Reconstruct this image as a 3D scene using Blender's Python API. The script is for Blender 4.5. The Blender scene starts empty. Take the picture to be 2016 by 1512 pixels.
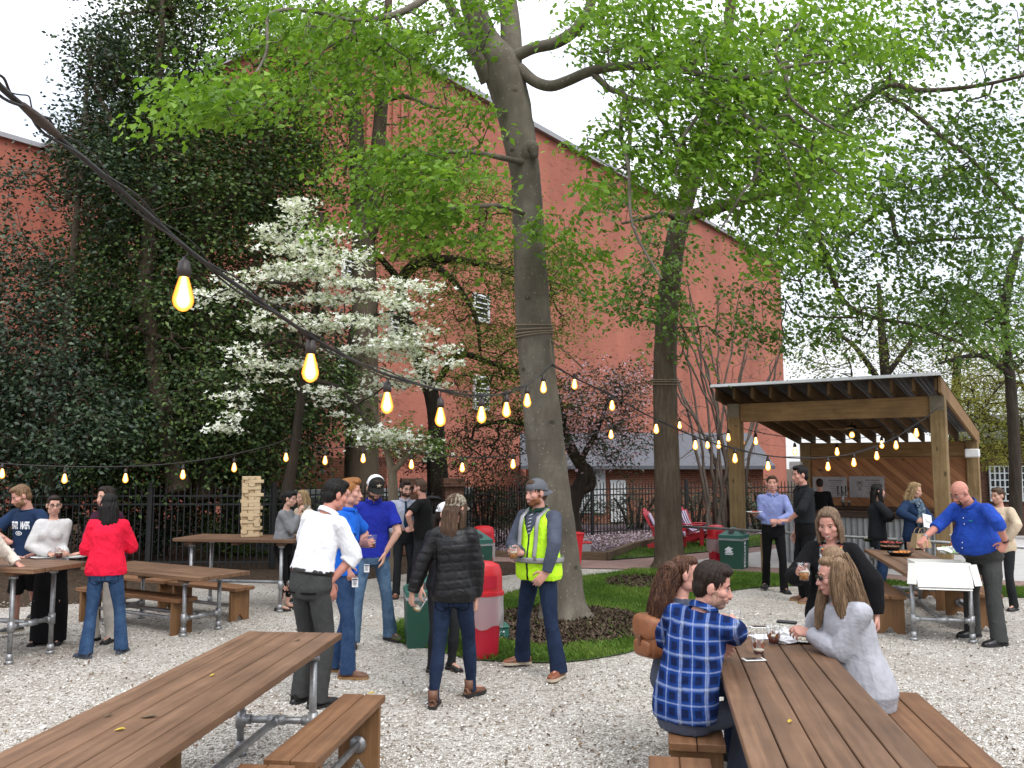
import bpy, bmesh, math, random
import numpy as np
from mathutils import Vector, Matrix, Euler
random.seed(7); RNG=np.random.default_rng(7)
SC=bpy.context.scene; COL=SC.collection
F=1676.0; CX=1008.0; CY=756.0; HCAM=1.95; TH=math.atan(162/1676)
R_=math.radians
# ---------- camera geometry: pixel (of the 2016x1512 photo) -> world ----------
def ray(px,py):
    X=(px-CX)/F; U=(CY-py)/F; c,s=math.cos(TH),math.sin(TH)
    return np.array([X, c-s*U, s+c*U])
def G(px,py,z=0.0):
    d=ray(px,py); t=(z-HCAM)/d[2]; return np.array([0,0,HCAM])+t*d
def D(px,py,dist):
    d=ray(px,py); return np.array([0,0,HCAM])+d*(dist/d[1])
def PXM(dist): return dist/F      # metres per photo pixel at a distance
# ---------- mesh building ----------
def mesh_np(name,V,Fs,smooth=True):
    """V: Nx3 array; Fs: list of faces, or (M,k) int array"""
    me=bpy.data.meshes.new(name)
    V=np.asarray(V,dtype=np.float32)
    if isinstance(Fs,np.ndarray):
        M,k=Fs.shape
        me.vertices.add(len(V)); me.vertices.foreach_set('co',V.ravel())
        me.loops.add(M*k); me.loops.foreach_set('vertex_index',Fs.astype(np.int32).ravel())
        me.polygons.add(M); me.polygons.foreach_set('loop_start',np.arange(0,M*k,k,dtype=np.int32))
        try: me.polygons.foreach_set('loop_total',np.full(M,k,dtype=np.int32))
        except Exception: pass
        me.update(calc_edges=True)
    else:
        me.from_pydata([tuple(map(float,v)) for v in V],[],[tuple(int(i) for i in f) for f in Fs]); me.update()
    if smooth: me.polygons.foreach_set('use_smooth',np.ones(len(me.polygons),dtype=bool))
    return me
class MB:
    """collects shapes, builds ONE mesh"""
    def __init__(s): s.V=[]; s.F=[]; s.M=[]; s.n=0; s.mi=0
    def add(s,V,Fs):
        V=np.asarray(V,dtype=float).reshape(-1,3)
        s.V.append(V)
        for f in Fs: s.F.append(tuple(int(i)+s.n for i in f)); s.M.append(s.mi)
        s.n+=len(V); return s
    def box(s,c,sz,rz=0,R=None):
        x,y,z=[q/2 for q in sz]
        V=np.array([[-x,-y,-z],[x,-y,-z],[x,y,-z],[-x,y,-z],[-x,-y,z],[x,-y,z],[x,y,z],[-x,y,z]],dtype=float)
        if R is None:
            ca,sa=math.cos(rz),math.sin(rz); R=np.array([[ca,-sa,0],[sa,ca,0],[0,0,1]])
        V=V@np.asarray(R).T+np.array(c)
        return s.add(V,[(0,3,2,1),(4,5,6,7),(0,1,5,4),(1,2,6,5),(2,3,7,6),(3,0,4,7)])
    def bbox(s,c,sz,rz=0,b=0.006):
        """box with bevelled edges"""
        bm=bmesh.new(); bmesh.ops.create_cube(bm,size=1)
        for v in bm.verts: v.co=Vector((v.co.x*sz[0],v.co.y*sz[1],v.co.z*sz[2]))
        bmesh.ops.bevel(bm,geom=list(bm.edges),offset=min(b,min(sz)*.4),segments=1,affect='EDGES')
        ca,sa=math.cos(rz),math.sin(rz); R=np.array([[ca,-sa,0],[sa,ca,0],[0,0,1]])
        bm.verts.index_update()
        V=np.array([v.co[:] for v in bm.verts])@R.T+np.array(c)
        Fs=[[v.index for v in f.verts] for f in bm.faces]; bm.free()
        return s.add(V,Fs)
    def tube(s,P,r,n=10,side=None,round0=False,round1=False,caps=True):
        V,Fs=tube(P,r,n,side,round0,round1,caps); return s.add(V,Fs)
    def ell(s,c,r,R=None,n=12,m=8):
        V,Fs=ellipsoid(c,r,R,n,m); return s.add(V,Fs)
    def lathe(s,prof,c=(0,0,0),n=20,R=None):
        """prof: list of (radius,z); closed at ends when radius 0"""
        V=[];Fs=[]
        for (r,z) in prof:
            for k in range(n):
                a=2*math.pi*k/n; V.append((r*math.cos(a),r*math.sin(a),z))
        for i in range(len(prof)-1):
            for k in range(n):
                k2=(k+1)%n; Fs.append((i*n+k,i*n+k2,(i+1)*n+k2,(i+1)*n+k))
        V=np.array(V)
        if R is not None: V=V@np.asarray(R).T
        return s.add(V+np.array(c),Fs)
    def prism(s,poly,z0,z1):
        """poly in XY (ccw)"""
        n=len(poly); V=[(p[0],p[1],z0) for p in poly]+[(p[0],p[1],z1) for p in poly]
        Fs=[tuple(range(n-1,-1,-1)),tuple(range(n,2*n))]+[(i,(i+1)%n,(i+1)%n+n,i+n) for i in range(n)]
        return s.add(V,Fs)
    def xf(s,R,t):
        for i in range(len(s.V)): s.V[i]=s.V[i]@np.asarray(R).T+np.array(t)
        return s
    def mesh(s,name,smooth=False):
        me=bpy.data.meshes.new(name)
        V=np.concatenate(s.V); me.from_pydata(V.tolist(),[],s.F); me.update()
        if any(s.M): me.polygons.foreach_set('material_index',np.array(s.M,dtype=np.int32))
        if smooth: me.polygons.foreach_set('use_smooth',np.ones(len(me.polygons),dtype=bool))
        return me
    def build(s,name,m,parent=None,smooth=False,loc=None,auto=None):
        me=s.mesh(name,smooth or auto is not None)
        if auto is not None:
            try: me.set_sharp_from_angle(angle=R_(auto))
            except Exception: pass
        return link(name,me,m,parent,loc)
def link(name,me,m=None,parent=None,loc=None):
    o=bpy.data.objects.new(name,me); COL.objects.link(o)
    for q in (m if isinstance(m,(list,tuple)) else [m]):
        if q is not None and me is not None: me.materials.append(q)
    if parent is not None: o.parent=parent
    if loc is not None: o.location=tuple(float(q) for q in loc)
    return o
def frames(P,side=None):
    P=np.asarray(P,dtype=float); n=len(P)
    T=np.zeros_like(P); T[1:-1]=P[2:]-P[:-2]; T[0]=P[1]-P[0]; T[-1]=P[-1]-P[-2]
    T/=np.maximum(np.linalg.norm(T,axis=1,keepdims=True),1e-9)
    A=np.zeros_like(P)
    if side is None:
        side=np.array([0,0,1.]) if abs(T[0][2])<.9 else np.array([1.,0,0])
    sd=np.asarray(side,dtype=float)
    if sd.ndim==1: sd=np.repeat(sd[None],n,0); par=True
    else: par=False
    prev=None
    for i in range(n):
        a=sd[i] if (prev is None or not par) else prev
        a=a-T[i]*a.dot(T[i]); l=np.linalg.norm(a)
        if l<1e-5:
            a=np.cross(T[i],[.3,.5,.8]); l=np.linalg.norm(a)
        A[i]=a/l; prev=A[i]
    B=np.cross(T,A); return P,T,A,B
def tube(P,r,n=10,side=None,round0=False,round1=False,caps=True):
    P,T,A,B=frames(P,side); N=len(P)
    r=np.asarray(r,dtype=float)
    if r.ndim==0: r=np.full(N,float(r))
    if r.ndim==1: r=np.stack([r,r],1)
    rings=[(P[i],A[i],B[i],r[i]) for i in range(N)]
    if round0:
        rr=r[0].mean()
        rings=[(P[0]-T[0]*rr*math.sin(a),A[0],B[0],r[0]*math.cos(a)) for a in (R_(78),R_(52),R_(26))]+rings
    if round1:
        rr=r[-1].mean()
        rings=rings+[(P[-1]+T[-1]*rr*math.sin(a),A[-1],B[-1],r[-1]*math.cos(a)) for a in (R_(26),R_(52),R_(78))]
    ang=np.linspace(0,2*math.pi,n,endpoint=False); ca,sa=np.cos(ang),np.sin(ang)
    V=np.concatenate([p+np.outer(ca*q[0],a)+np.outer(sa*q[1],b) for p,a,b,q in rings])
    Fs=[]
    for i in range(len(rings)-1):
        for k in range(n):
            k2=(k+1)%n; Fs.append((i*n+k,i*n+k2,(i+1)*n+k2,(i+1)*n+k))
    if caps:
        Fs.append(tuple(range(n-1,-1,-1))); L=(len(rings)-1)*n; Fs.append(tuple(range(L,L+n)))
    return V,Fs
def ellipsoid(c,r,R=None,n=12,m=8):
    V=[(0,0,1)]
    for i in range(1,m):
        t=math.pi*i/m
        for k in range(n):
            a=2*math.pi*k/n; V.append((math.sin(t)*math.cos(a),math.sin(t)*math.sin(a),math.cos(t)))
    V.append((0,0,-1)); V=np.array(V)*np.asarray(r,dtype=float)
    if R is not None: V=V@np.asarray(R).T
    V=V+np.asarray(c,dtype=float); Fs=[]
    for k in range(n): Fs.append((0,1+k,1+(k+1)%n))
    for i in range(m-2):
        for k in range(n):
            a=1+i*n; Fs.append((a+k,a+n+k,a+n+(k+1)%n,a+(k+1)%n))
    L=len(V)-1; a=1+(m-2)*n
    for k in range(n): Fs.append((a+k,L,a+(k+1)%n))
    return V,Fs
def rot(rx=0,ry=0,rz=0):
    cx,sx=math.cos(rx),math.sin(rx); cy,sy=math.cos(ry),math.sin(ry); cz,sz=math.cos(rz),math.sin(rz)
    Rx=np.array([[1,0,0],[0,cx,-sx],[0,sx,cx]]); Ry=np.array([[cy,0,sy],[0,1,0],[-sy,0,cy]]); Rz=np.array([[cz,-sz,0],[sz,cz,0],[0,0,1]])
    return Rz@Rx@Ry
def smooth_path(P,k=6):
    """Catmull-Rom through the rows of P"""
    P=np.asarray(P,dtype=float); n=len(P); out=[]
    for i in range(n-1):
        p0=P[max(i-1,0)];p1=P[i];p2=P[i+1];p3=P[min(i+2,n-1)]
        for j in range(k):
            t=j/k; out.append(.5*((2*p1)+(-p0+p2)*t+(2*p0-5*p1+4*p2-p3)*t*t+(-p0+3*p1-3*p2+p3)*t**3))
    out.append(P[-1]); return np.array(out)
# ---------- tagging ----------
def tag(o,label=None,cat=None,group=None,kind=None):
    if label: o['label']=label
    if cat: o['category']=cat
    if group: o['group']=group
    if kind: o['kind']=kind
    return o
def thing(name,label,cat,loc=(0,0,0),rz=0,group=None):
    o=bpy.data.objects.new(name,None); COL.objects.link(o); o.empty_display_size=.2
    o.location=tuple(float(q) for q in loc); o.rotation_euler=(0,0,rz)
    return tag(o,label,cat,group)
def kids(o): return [c for c in bpy.data.objects if c.parent==o]
def copy_tree(o,parent=None,cm=None):
    if cm is None:
        cm={}
        for c in bpy.data.objects:
            if c.parent: cm.setdefault(c.parent.name,[]).append(c)
    c=o.copy(); COL.objects.link(c)
    if parent is not None: c.parent=parent
    for ch in cm.get(o.name,[]): copy_tree(ch,c,cm)
    return c
# ---------- materials ----------
MATS={}
class NT:
    def __init__(s,name):
        s.m=bpy.data.materials.new(name); s.m.use_nodes=True; s.t=s.m.node_tree; s.t.nodes.clear()
        s.out=s.n('ShaderNodeOutputMaterial'); s.b=s.n('ShaderNodeBsdfPrincipled'); s.l(s.b.outputs[0],s.out.inputs[0])
    def n(s,t,**kw):
        q=s.t.nodes.new(t)
        for k,v in kw.items(): setattr(q,k,v)
        return q
    def l(s,a,b): s.t.links.new(a,b)
    def co(s,scale=(1,1,1),rot=(0,0,0),which='Object'):
        tc=s.n('ShaderNodeTexCoord'); mp=s.n('ShaderNodeMapping'); s.l(tc.outputs[which],mp.inputs[0])
        mp.inputs['Scale'].default_value=scale; mp.inputs['Rotation'].default_value=rot; return mp.outputs[0]
    def noise(s,vec,scale,detail=4,rough=.6):
        q=s.n('ShaderNodeTexNoise'); s.l(vec,q.inputs['Vector']); q.inputs['Scale'].default_value=scale
        q.inputs['Detail'].default_value=detail; q.inputs['Roughness'].default_value=rough; return q.outputs['Fac']
    def ramp(s,fac,stops,interp='LINEAR'):
        q=s.n('ShaderNodeValToRGB'); s.l(fac,q.inputs[0]); e=q.color_ramp; e.interpolation=interp
        while len(e.elements)<len(stops): e.elements.new(.5)
        for i,(p,c) in enumerate(stops):
            e.elements[i].position=p; e.elements[i].color=(c if len(c)==4 else tuple(c)+(1,)) if hasattr(c,'__len__') else (c,c,c,1)
        return q.outputs[0]
    def mix(s,fac,a,b,mode='MIX'):
        q=s.n('ShaderNodeMix',data_type='RGBA',blend_type=mode)
        for i,v in ((0,fac),(6,a),(7,b)):
            if hasattr(v,'is_linked') or hasattr(v,'links'): s.l(v,q.inputs[i])
            elif i==0: q.inputs[0].default_value=v
            else: q.inputs[i].default_value=tuple(v)+(1,) if len(v)==3 else v
        return q.outputs[2]
    def math(s,op,a,b=None,c=None):
        q=s.n('ShaderNodeMath',operation=op)
        for i,v in enumerate((a,b,c)):
            if v is None: continue
            if hasattr(v,'links'): s.l(v,q.inputs[i])
            else: q.inputs[i].default_value=v
        return q.outputs[0]
    def sep(s,vec):
        q=s.n('ShaderNodeSeparateXYZ'); s.l(vec,q.inputs[0]); return q.outputs
    def bump(s,h,strength=.3,dist=.01):
        q=s.n('ShaderNodeBump'); s.l(h,q.inputs['Height']); q.inputs['Strength'].default_value=strength; q.inputs['Distance'].default_value=dist
        s.l(q.outputs[0],s.b.inputs['Normal']); return q
    def base(s,v):
        if hasattr(v,'links'): s.l(v,s.b.inputs['Base Color'])
        else: s.b.inputs['Base Color'].default_value=tuple(v)+(1,)
    def rough(s,v):
        if hasattr(v,'links'): s.l(v,s.b.inputs['Roughness'])
        else: s.b.inputs['Roughness'].default_value=v
    def spec(s,v): s.b.inputs['Specular IOR Level'].default_value=v
def hexc(h):
    h=h.lstrip('#'); c=[int(h[i:i+2],16)/255 for i in (0,2,4)]
    return tuple(q/12.92 if q<=.04045 else ((q+.055)/1.055)**2.4 for q in c)
def mul(c,k): return tuple(min(1,q*k) for q in c)
def simple(name,c,rough=.5,metal=0,var=.15,scale=8,bump=0,bscale=60,spec=.5):
    if name in MATS: return MATS[name]
    t=NT(name); v=t.co()
    nz=t.noise(v,scale,4); t.base(t.ramp(nz,[(.25,mul(c,1-var)),(.75,mul(c,1+var))]))
    t.rough(rough); t.b.inputs['Metallic'].default_value=metal; t.spec(spec)
    if bump: t.bump(t.noise(v,bscale,3),bump,.005)
    MATS[name]=t.m; return t.m
def fabric(name,c,rough=.9,var=.2,weave=900):
    if name in MATS: return MATS[name]
    t=NT(name); v=t.co()
    nz=t.noise(v,7,5); t.base(t.ramp(nz,[(.3,mul(c,1-var)),(.7,mul(c,1+var))])); t.rough(rough); t.spec(.2)
    try: t.b.inputs['Sheen Weight'].default_value=.0
    except Exception: pass
    h=t.math('ADD',t.math('MULTIPLY',t.noise(v,14,3),1.0),t.math('MULTIPLY',t.noise(v,160,2),.03)); t.bump(h,.5,.012)
    MATS[name]=t.m; return t.m
def denim(name,c,c2):
    if name in MATS: return MATS[name]
    t=NT(name); v=t.co(); nz=t.noise(v,9,6,.7); nz2=t.noise(t.co((60,60,9)),6,2)
    f=t.math('ADD',t.math('MULTIPLY',nz,.8),t.math('MULTIPLY',nz2,.25))
    t.base(t.ramp(f,[(.35,c),(.72,c2)])); t.rough(.9); t.spec(.15)
    t.bump(t.math('ADD',t.noise(v,16,3),t.math('MULTIPLY',t.noise(v,200,2),.2)),.5,.012)
    MATS[name]=t.m; return t.m
# =================== SETTING ===================
def box_uv(me):
    uv=me.uv_layers.new(name='UVMap'); n=len(me.polygons)
    for p in me.polygons:
        N=p.normal
        if abs(N.z)>.7: a=Vector((1,0,0)); b=Vector((0,1,0))
        else:
            a=Vector((-N.y,N.x,0)).normalized(); b=Vector((0,0,1))
        for li in p.loop_indices:
            v=me.vertices[me.loops[li].vertex_index].co
            uv.data[li].uv=(v.dot(a),v.dot(b))
def m_gravel():
    t=NT('white_gravel'); v=t.co()
    def vor(scale,feat='F1'):
        q=t.n('ShaderNodeTexVoronoi',feature=feat); t.l(v,q.inputs['Vector']); q.inputs['Scale'].default_value=scale; return q
    a=vor(52); b=vor(120)
    sx=t.sep(a.outputs['Color']); c1=t.ramp(sx[0],[(0,(.06,.05,.04)),(.10,(.25,.205,.16)),(.28,(.44,.40,.345)),(.6,(.59,.555,.505)),(1,(.78,.755,.71))])
    sy=t.sep(b.outputs['Color']); c2=t.ramp(sy[0],[(0,(.12,.10,.08)),(.3,(.43,.39,.335)),(1,(.70,.67,.61))])
    big=t.noise(v,.9,5,.65); fine=t.noise(v,6,4,.7)
    c=t.mix(.3,c1,c2)
    d=t.ramp(t.math('ADD',t.math('MULTIPLY',big,.6),t.math('MULTIPLY',fine,.4)),[(.45,0),(.66,1)])
    t.base(t.mix(t.math('MULTIPLY',d,.55),c,(.24,.19,.15))); t.rough(.95); t.spec(.15)
    h=t.math('SUBTRACT',1.0,t.math('MULTIPLY',a.outputs['Distance'],1.3)); h2=t.math('MULTIPLY',b.outputs['Distance'],-.4)
    t.bump(t.math('ADD',h,h2),1.0,.016); return t.m
def m_mulch(name,c,c2,petals=0):
    t=NT(name); v=t.co((1,1,1)); q=t.n('ShaderNodeTexVoronoi'); t.l(t.co((30,55,40),(0,0,.5)),q.inputs['Vector']); q.inputs['Scale'].default_value=1
    s=t.sep(q.outputs['Color'])
    col=t.ramp(s[0],[(0,mul(c,.45)),(.5,c),(.85,c2),(1,mul(c2,1.5))])
    if petals:
        p=t.n('ShaderNodeTexVoronoi'); t.l(v,p.inputs['Vector']); p.inputs['Scale'].default_value=22
        pm=t.ramp(t.math('ADD',p.outputs['Distance'],t.math('MULTIPLY',t.noise(v,1.3,3),.5)),[(.42,1),(.60,0)])
        col=t.mix(t.math('MULTIPLY',pm,petals),col,(.34,.25,.30))
    t.base(col); t.rough(.95); t.spec(.2); t.bump(t.math('ADD',q.outputs['Distance'],t.noise(v,9,4)),.9,.03); return t.m
def m_grassbase():
    t=NT('lawn_soil'); v=t.co(); t.base(t.ramp(t.noise(v,5,6,.7),[(.3,(.030,.042,.013)),(.55,(.06,.105,.022)),(.75,(.10,.15,.035))])); t.rough(.95); t.bump(t.noise(v,60,3),.8,.03); return t.m
def m_brick(name,c1,c2,mortar,flute=False,sc=1.0):
    t=NT(name); tc=t.n('ShaderNodeTexCoord'); mp=t.n('ShaderNodeMapping'); t.l(tc.outputs['UV'],mp.inputs[0])
    b=t.n('ShaderNodeTexBrick'); t.l(mp.outputs[0],b.inputs['Vector']); b.inputs['Scale'].default_value=1
    b.inputs['Brick Width'].default_value=.21*sc; b.inputs['Row Height'].default_value=.076*sc; b.inputs['Mortar Size'].default_value=.007*sc; b.inputs['Bias'].default_value=-.2
    b.inputs['Color1'].default_value=c1+(1,); b.inputs['Color2'].default_value=c2+(1,); b.inputs['Mortar'].default_value=mortar+(1,)
    m2=t.n('ShaderNodeMapping'); t.l(tc.outputs['UV'],m2.inputs[0]); m2.inputs['Scale'].default_value=(1.1,4.6,1)
    fl=t.ramp(t.noise(m2.outputs[0],1.0,3,.8),[(.57,0),(.64,1)])
    m3=t.n('ShaderNodeMapping'); t.l(tc.outputs['UV'],m3.inputs[0]); m3.inputs['Scale'].default_value=(.12,.05,1)
    bigv=t.ramp(t.noise(m3.outputs[0],3,5,.6),[(.28,.72),(.5,.95),(.72,1.12)])
    col=t.mix(t.math('MULTIPLY',fl,.4),b.outputs['Color'],mul(c2,.35)); 
    t.base(t.mix(1.0,col,bigv,'MULTIPLY')); t.rough(.9); t.spec(.2); t.bump(b.outputs['Fac'],-.3,.01); return t.m
def m_wood(name,c,c2,pw=0,rough=.6,ax=0,knots=False):
    """grain along local axis ax; pw: plank width for per-plank tone (across local y)"""
    t=NT(name); sc=[26,26,26]; sc[ax]=1.6; v=t.co(tuple(sc)); o=t.co()
    g=t.noise(v,1.0,6,.65); big=t.noise(o,2.2,4,.6)
    f=t.math('ADD',t.math('MULTIPLY',g,.6),t.math('MULTIPLY',big,.45))
    col=t.ramp(f,[(.30,mul(c,.55)),(.5,c),(.72,c2)])
    if pw:
        s=t.sep(o); k=t.math('FLOOR',t.math('DIVIDE',s[1],pw)); w=t.n('ShaderNodeTexWhiteNoise',noise_dimensions='1D'); t.l(k,w.inputs['W'])
        col=t.mix(1.0,col,t.ramp(w.outputs['Value'],[(0,.80),(1,1.12)]),'MULTIPLY')
        oi=t.n('ShaderNodeObjectInfo')
        col=t.mix(1.0,col,t.ramp(oi.outputs['Random'],[(0,.88),(1,1.08)]),'MULTIPLY')
    if knots:
        q=t.n('ShaderNodeTexVoronoi'); sc2=[5,5,5]; sc2[ax]=2.2; t.l(t.co(tuple(sc2)),q.inputs['Vector']); q.inputs['Scale'].default_value=1
        col=t.mix(t.ramp(q.outputs['Distance'],[(.07,.8),(.13,0)]),col,mul(c,.25))
    st=t.ramp(t.noise(o,7,6,.75),[(.62,0),(.78,.35)]); col=t.mix(st,col,mul(c,.4))
    t.base(col); t.rough(t.ramp(g,[(.3,rough-.1),(.7,rough+.15)])); t.spec(.35); t.bump(g,.35,.004); return t.m
def m_pipe():
    t=NT('galvanised_steel'); v=t.co(); n=t.noise(v,14,4,.7)
    t.base(t.ramp(n,[(.3,(.24,.245,.25)),(.7,(.45,.455,.46))])); t.rough(t.ramp(n,[(.3,.38),(.7,.55)])); t.b.inputs['Metallic'].default_value=.75; t.bump(t.noise(v,90,2),.08,.003); return t.m
def m_diag():
    t=NT('cedar_boards'); v=t.co(); R=t.n('ShaderNodeMapping'); t.l(v,R.inputs[0]); R.inputs['Rotation'].default_value=(0,R_(-43),0)
    s=t.sep(R.outputs[0]); k=t.math('DIVIDE',s[2],.14); fl=t.math('FLOOR',k); fr=t.math('FRACT',k)
    w=t.n('ShaderNodeTexWhiteNoise',noise_dimensions='1D'); t.l(fl,w.inputs['W'])
    m=t.n('ShaderNodeMapping'); t.l(R.outputs[0],m.inputs[0]); m.inputs['Scale'].default_value=(1.4,10,22)
    g=t.noise(m.outputs[0],1,6,.65)
    col=t.ramp(t.math('ADD',t.math('MULTIPLY',g,.7),t.math('MULTIPLY',w.outputs['Value'],.3)),[(.3,(.20,.075,.028)),(.55,(.36,.155,.06)),(.75,(.46,.23,.10))])
    gap=t.ramp(t.math('ABSOLUTE',t.math('SUBTRACT',fr,.5)),[(.465,0),(.485,1)])
    q=t.n('ShaderNodeTexVoronoi'); m4=t.n('ShaderNodeMapping'); t.l(R.outputs[0],m4.inputs[0]); m4.inputs['Scale'].default_value=(3,3,6); t.l(m4.outputs[0],q.inputs['Vector']); q.inputs['Scale'].default_value=1
    col=t.mix(t.ramp(q.outputs['Distance'],[(.10,.85),(.16,0)]),col,(.05,.02,.01))
    t.base(t.mix(gap,col,(.03,.012,.006))); t.rough(.65); t.bump(t.math('SUBTRACT',g,t.math('MULTIPLY',gap,2)),.4,.006); return t.m
M=MATS
M['gravel']=m_gravel()
M['soil']=m_mulch('dark_leaf_litter',(.050,.034,.022),(.10,.066,.042))
M['mulch']=m_mulch('bark_mulch',(.045,.030,.022),(.085,.055,.038))
M['petal']=m_mulch('petal_strewn_mulch',(.060,.045,.045),(.13,.10,.11),.75)
M['lawn']=m_grassbase()
M['brick']=m_brick('salmon_brick',(.40,.142,.098),(.36,.124,.085),(.39,.165,.120))
M['brick2']=m_brick('red_brick',(.30,.10,.055),(.22,.075,.045),(.30,.22,.17))
M['brick3']=m_brick('dark_brown_brick',(.12,.055,.035),(.085,.04,.028),(.13,.10,.08))
M['paver']=m_brick('pink_brick_pavers',(.33,.21,.18),(.28,.175,.155),(.22,.17,.15))
M['conc']=simple('concrete',(.48,.47,.45),.9,0,.12,3,.3,70)
M['conc2']=simple('dark_concrete',(.20,.20,.195),.9,0,.15,3,.3,50)
M['table']=m_wood('stained_planks',(.155,.084,.046),(.25,.142,.082),.148,.55)
M['benchw']=m_wood('stained_bench_planks',(.18,.085,.038),(.28,.145,.068),.148,.6)
M['benchleg']=m_wood('stained_bench_end',(.17,.085,.035),(.27,.15,.068),0,.65,2)
M['post']=m_wood('treated_post',(.20,.130,.058),(.33,.23,.115),0,.75,2,True)
M['beam']=m_wood('treated_beam',(.22,.125,.052),(.35,.215,.095),0,.75,0,True)
M['rafter']=m_wood('treated_rafter',(.10,.055,.022),(.17,.10,.042),0,.8,1)
M['kerbw']=m_wood('kerb_timber',(.12,.08,.05),(.19,.13,.085),0,.85,0)
M['pipe']=m_pipe(); M['diag']=m_diag()
M['iron']=simple('black_iron',(.008,.008,.009),.55,.0,.2,5)
M['roofm']=simple('corrugated_steel',(.10,.10,.105),.6,.4,.25,6); M['corrm']=simple('corrugated_counter_steel',(.34,.35,.36),.45,.75,.2,6)
M['slate']=simple('slate_roof',(.10,.105,.12),.85,0,.25,12,.4,30)
M['brk']=simple('weathered_bracket',(.17,.14,.10),.6,.2,.2,20)
M['white']=simple('white_paint',(.72,.73,.74),.6,0,.06,4)
M['offwhite']=simple('pale_paint',(.55,.60,.62),.6,0,.08,4)
M['coping']=simple('metal_coping',(.30,.30,.31),.5,.3,.1,2)
M['dark']=simple('near_black',(.012,.012,.013),.7)
def m_glass_dark():
    t=NT('dark_window_glass'); t.base((.010,.013,.016)); t.rough(.08); return t.m
M['glassd']=m_glass_dark()
# ---- ground sheets ----
def sheet(name,px,z,m,kind='structure',world=False):
    pts=[(p[0],p[1]) if world else G(p[0],p[1],0)[:2] for p in px]
    bm=bmesh.new(); vs=[bm.verts.new((p[0],p[1],z)) for p in pts]; f=bm.faces.new(vs); f.normal_update()
    if f.normal.z<0: f.normal_flip()
    bmesh.ops.triangulate(bm,faces=bm.faces[:]); me=bpy.data.meshes.new(name); bm.to_mesh(me); bm.free()
    box_uv(me); return tag(link(name,me,m),kind=kind),np.array(pts)
def curve_px(P,k=5): return [tuple(q) for q in smooth_path(np.array(P,dtype=float),k)]
sheet('ground',[(-400,-60),(400,-60),(400,600),(-400,600)],-.02,M['soil'],world=True)
litE=curve_px([(-700,1215),(-150,1203),(100,1192),(250,1180),(400,1152),(560,1143),(700,1142),(800,1130),(900,1108)],4)
gw=[tuple(G(x,y)[:2]) for x,y in litE]+[tuple(G(x,y)[:2]) for x,y in [(1025,1108),(1131,1119),(1250,1122),(1400,1126),(1640,1133),(1800,1150),(2080,1164),(2500,1178)]]
sheet('gravel_yard',[(-30,-8)]+gw+[(30,-8)],0.0,M['gravel'],world=True)
pathN=[(900,1108),(1025,1108),(1131,1118),(1250,1121),(1390,1124),(1500,1129),(1640,1131),(1800,1148),(2080,1162),(2500,1176)]
pathF=[(2500,1050),(2016,1055),(1700,1056),(1560,1063),(1500,1076),(1400,1087),(1295,1097),(1200,1104),(1131,1102),(1025,1094),(900,1094)]
sheet('brick_path',pathN+pathF,.004,M['paver'])
sheet('concrete_pad',[(1350,1106),(1410,1112),(1500,1118),(1640,1120),(1800,1136),(2080,1148),(2400,1158),(2400,1052),(1700,1058),(1600,1066),(1500,1086),(1420,1097)],.008,M['conc'])
lawnE=curve_px([(762,1238),(785,1266),(850,1279),(920,1299),(1000,1304),(1100,1306),(1200,1294),(1270,1275),(1330,1235),(1400,1180),(1470,1160),(1600,1155),(1800,1167),(2100,1182)],4)
lawnF=[(2500,1184),(2500,1178),(2080,1164),(1800,1150),(1640,1133),(1500,1130),(1390,1125),(1250,1122),(1130,1139),(1060,1152),(990,1173),(900,1192),(820,1212)]
_,LAWN=sheet('lawn_base',lawnE+lawnF,.012,M['lawn'])
_,LAWN2=sheet('far_lawn_base',[(1195,1103),(1295,1096),(1400,1086),(1500,1075),(1620,1064),(1620,1048),(1500,1054),(1400,1064),(1290,1076),(1230,1086)],.013,M['lawn'])
_,LAWN3=sheet('lawn_strip_base',[(425,1092),(570,1092),(570,1066),(425,1066)],.010,M['lawn'])
def ell_px(cx,cy,rx,ry,n=28,s=1):
    r=random.Random(s); return [(cx+rx*math.cos(a)*(1+r.uniform(-.06,.06)),cy+ry*math.sin(a)*(1+r.uniform(-.08,.08))) for a in np.linspace(0,2*math.pi,n,endpoint=False)]
_,MUL1=sheet('mulch_bed',ell_px(1108,1235,185,38),.018,M['mulch'])
_,MUL2=sheet('mulch_ring',ell_px(1265,1149,78,14,s=4),.017,M['mulch'])
_,MULG=sheet('mulch_patch',ell_px(985,1120,45,14,s=5),.016,M['mulch'])
sheet('petal_bed',[(900,1092),(1025,1092),(1140,1098),(1200,1086),(1293,1070),(1400,1061),(1560,1050),(1560,1030),(1100,1034),(900,1046)],.010,M['petal'])
# ---- kerb ----
def kerb(name,px,label,h=.17,w=.12):
    P=[G(x,y) for x,y in px]; mb=MB()
    for a,b in zip(P[:-1],P[1:]):
        d=b-a; L=np.linalg.norm(d); mb.bbox(((a+b)/2)+np.array([0,0,h/2]),(L-.01,w,h),math.atan2(d[1],d[0]),.008)
    return tag(mb.build(name,M['kerbw']),label,'edging')
kerb('timber_kerb',[(1120,1101),(1195,1103),(1245,1083),(1293,1071),(1350,1064)],'low timber edging along the petal strewn mulch bed by the red chairs')
kerb('timber_edging',[(905,1097),(980,1096),(1060,1099)],'straight timber edging between the mulch bed and brick path behind the main tree trunk',.13)
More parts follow.
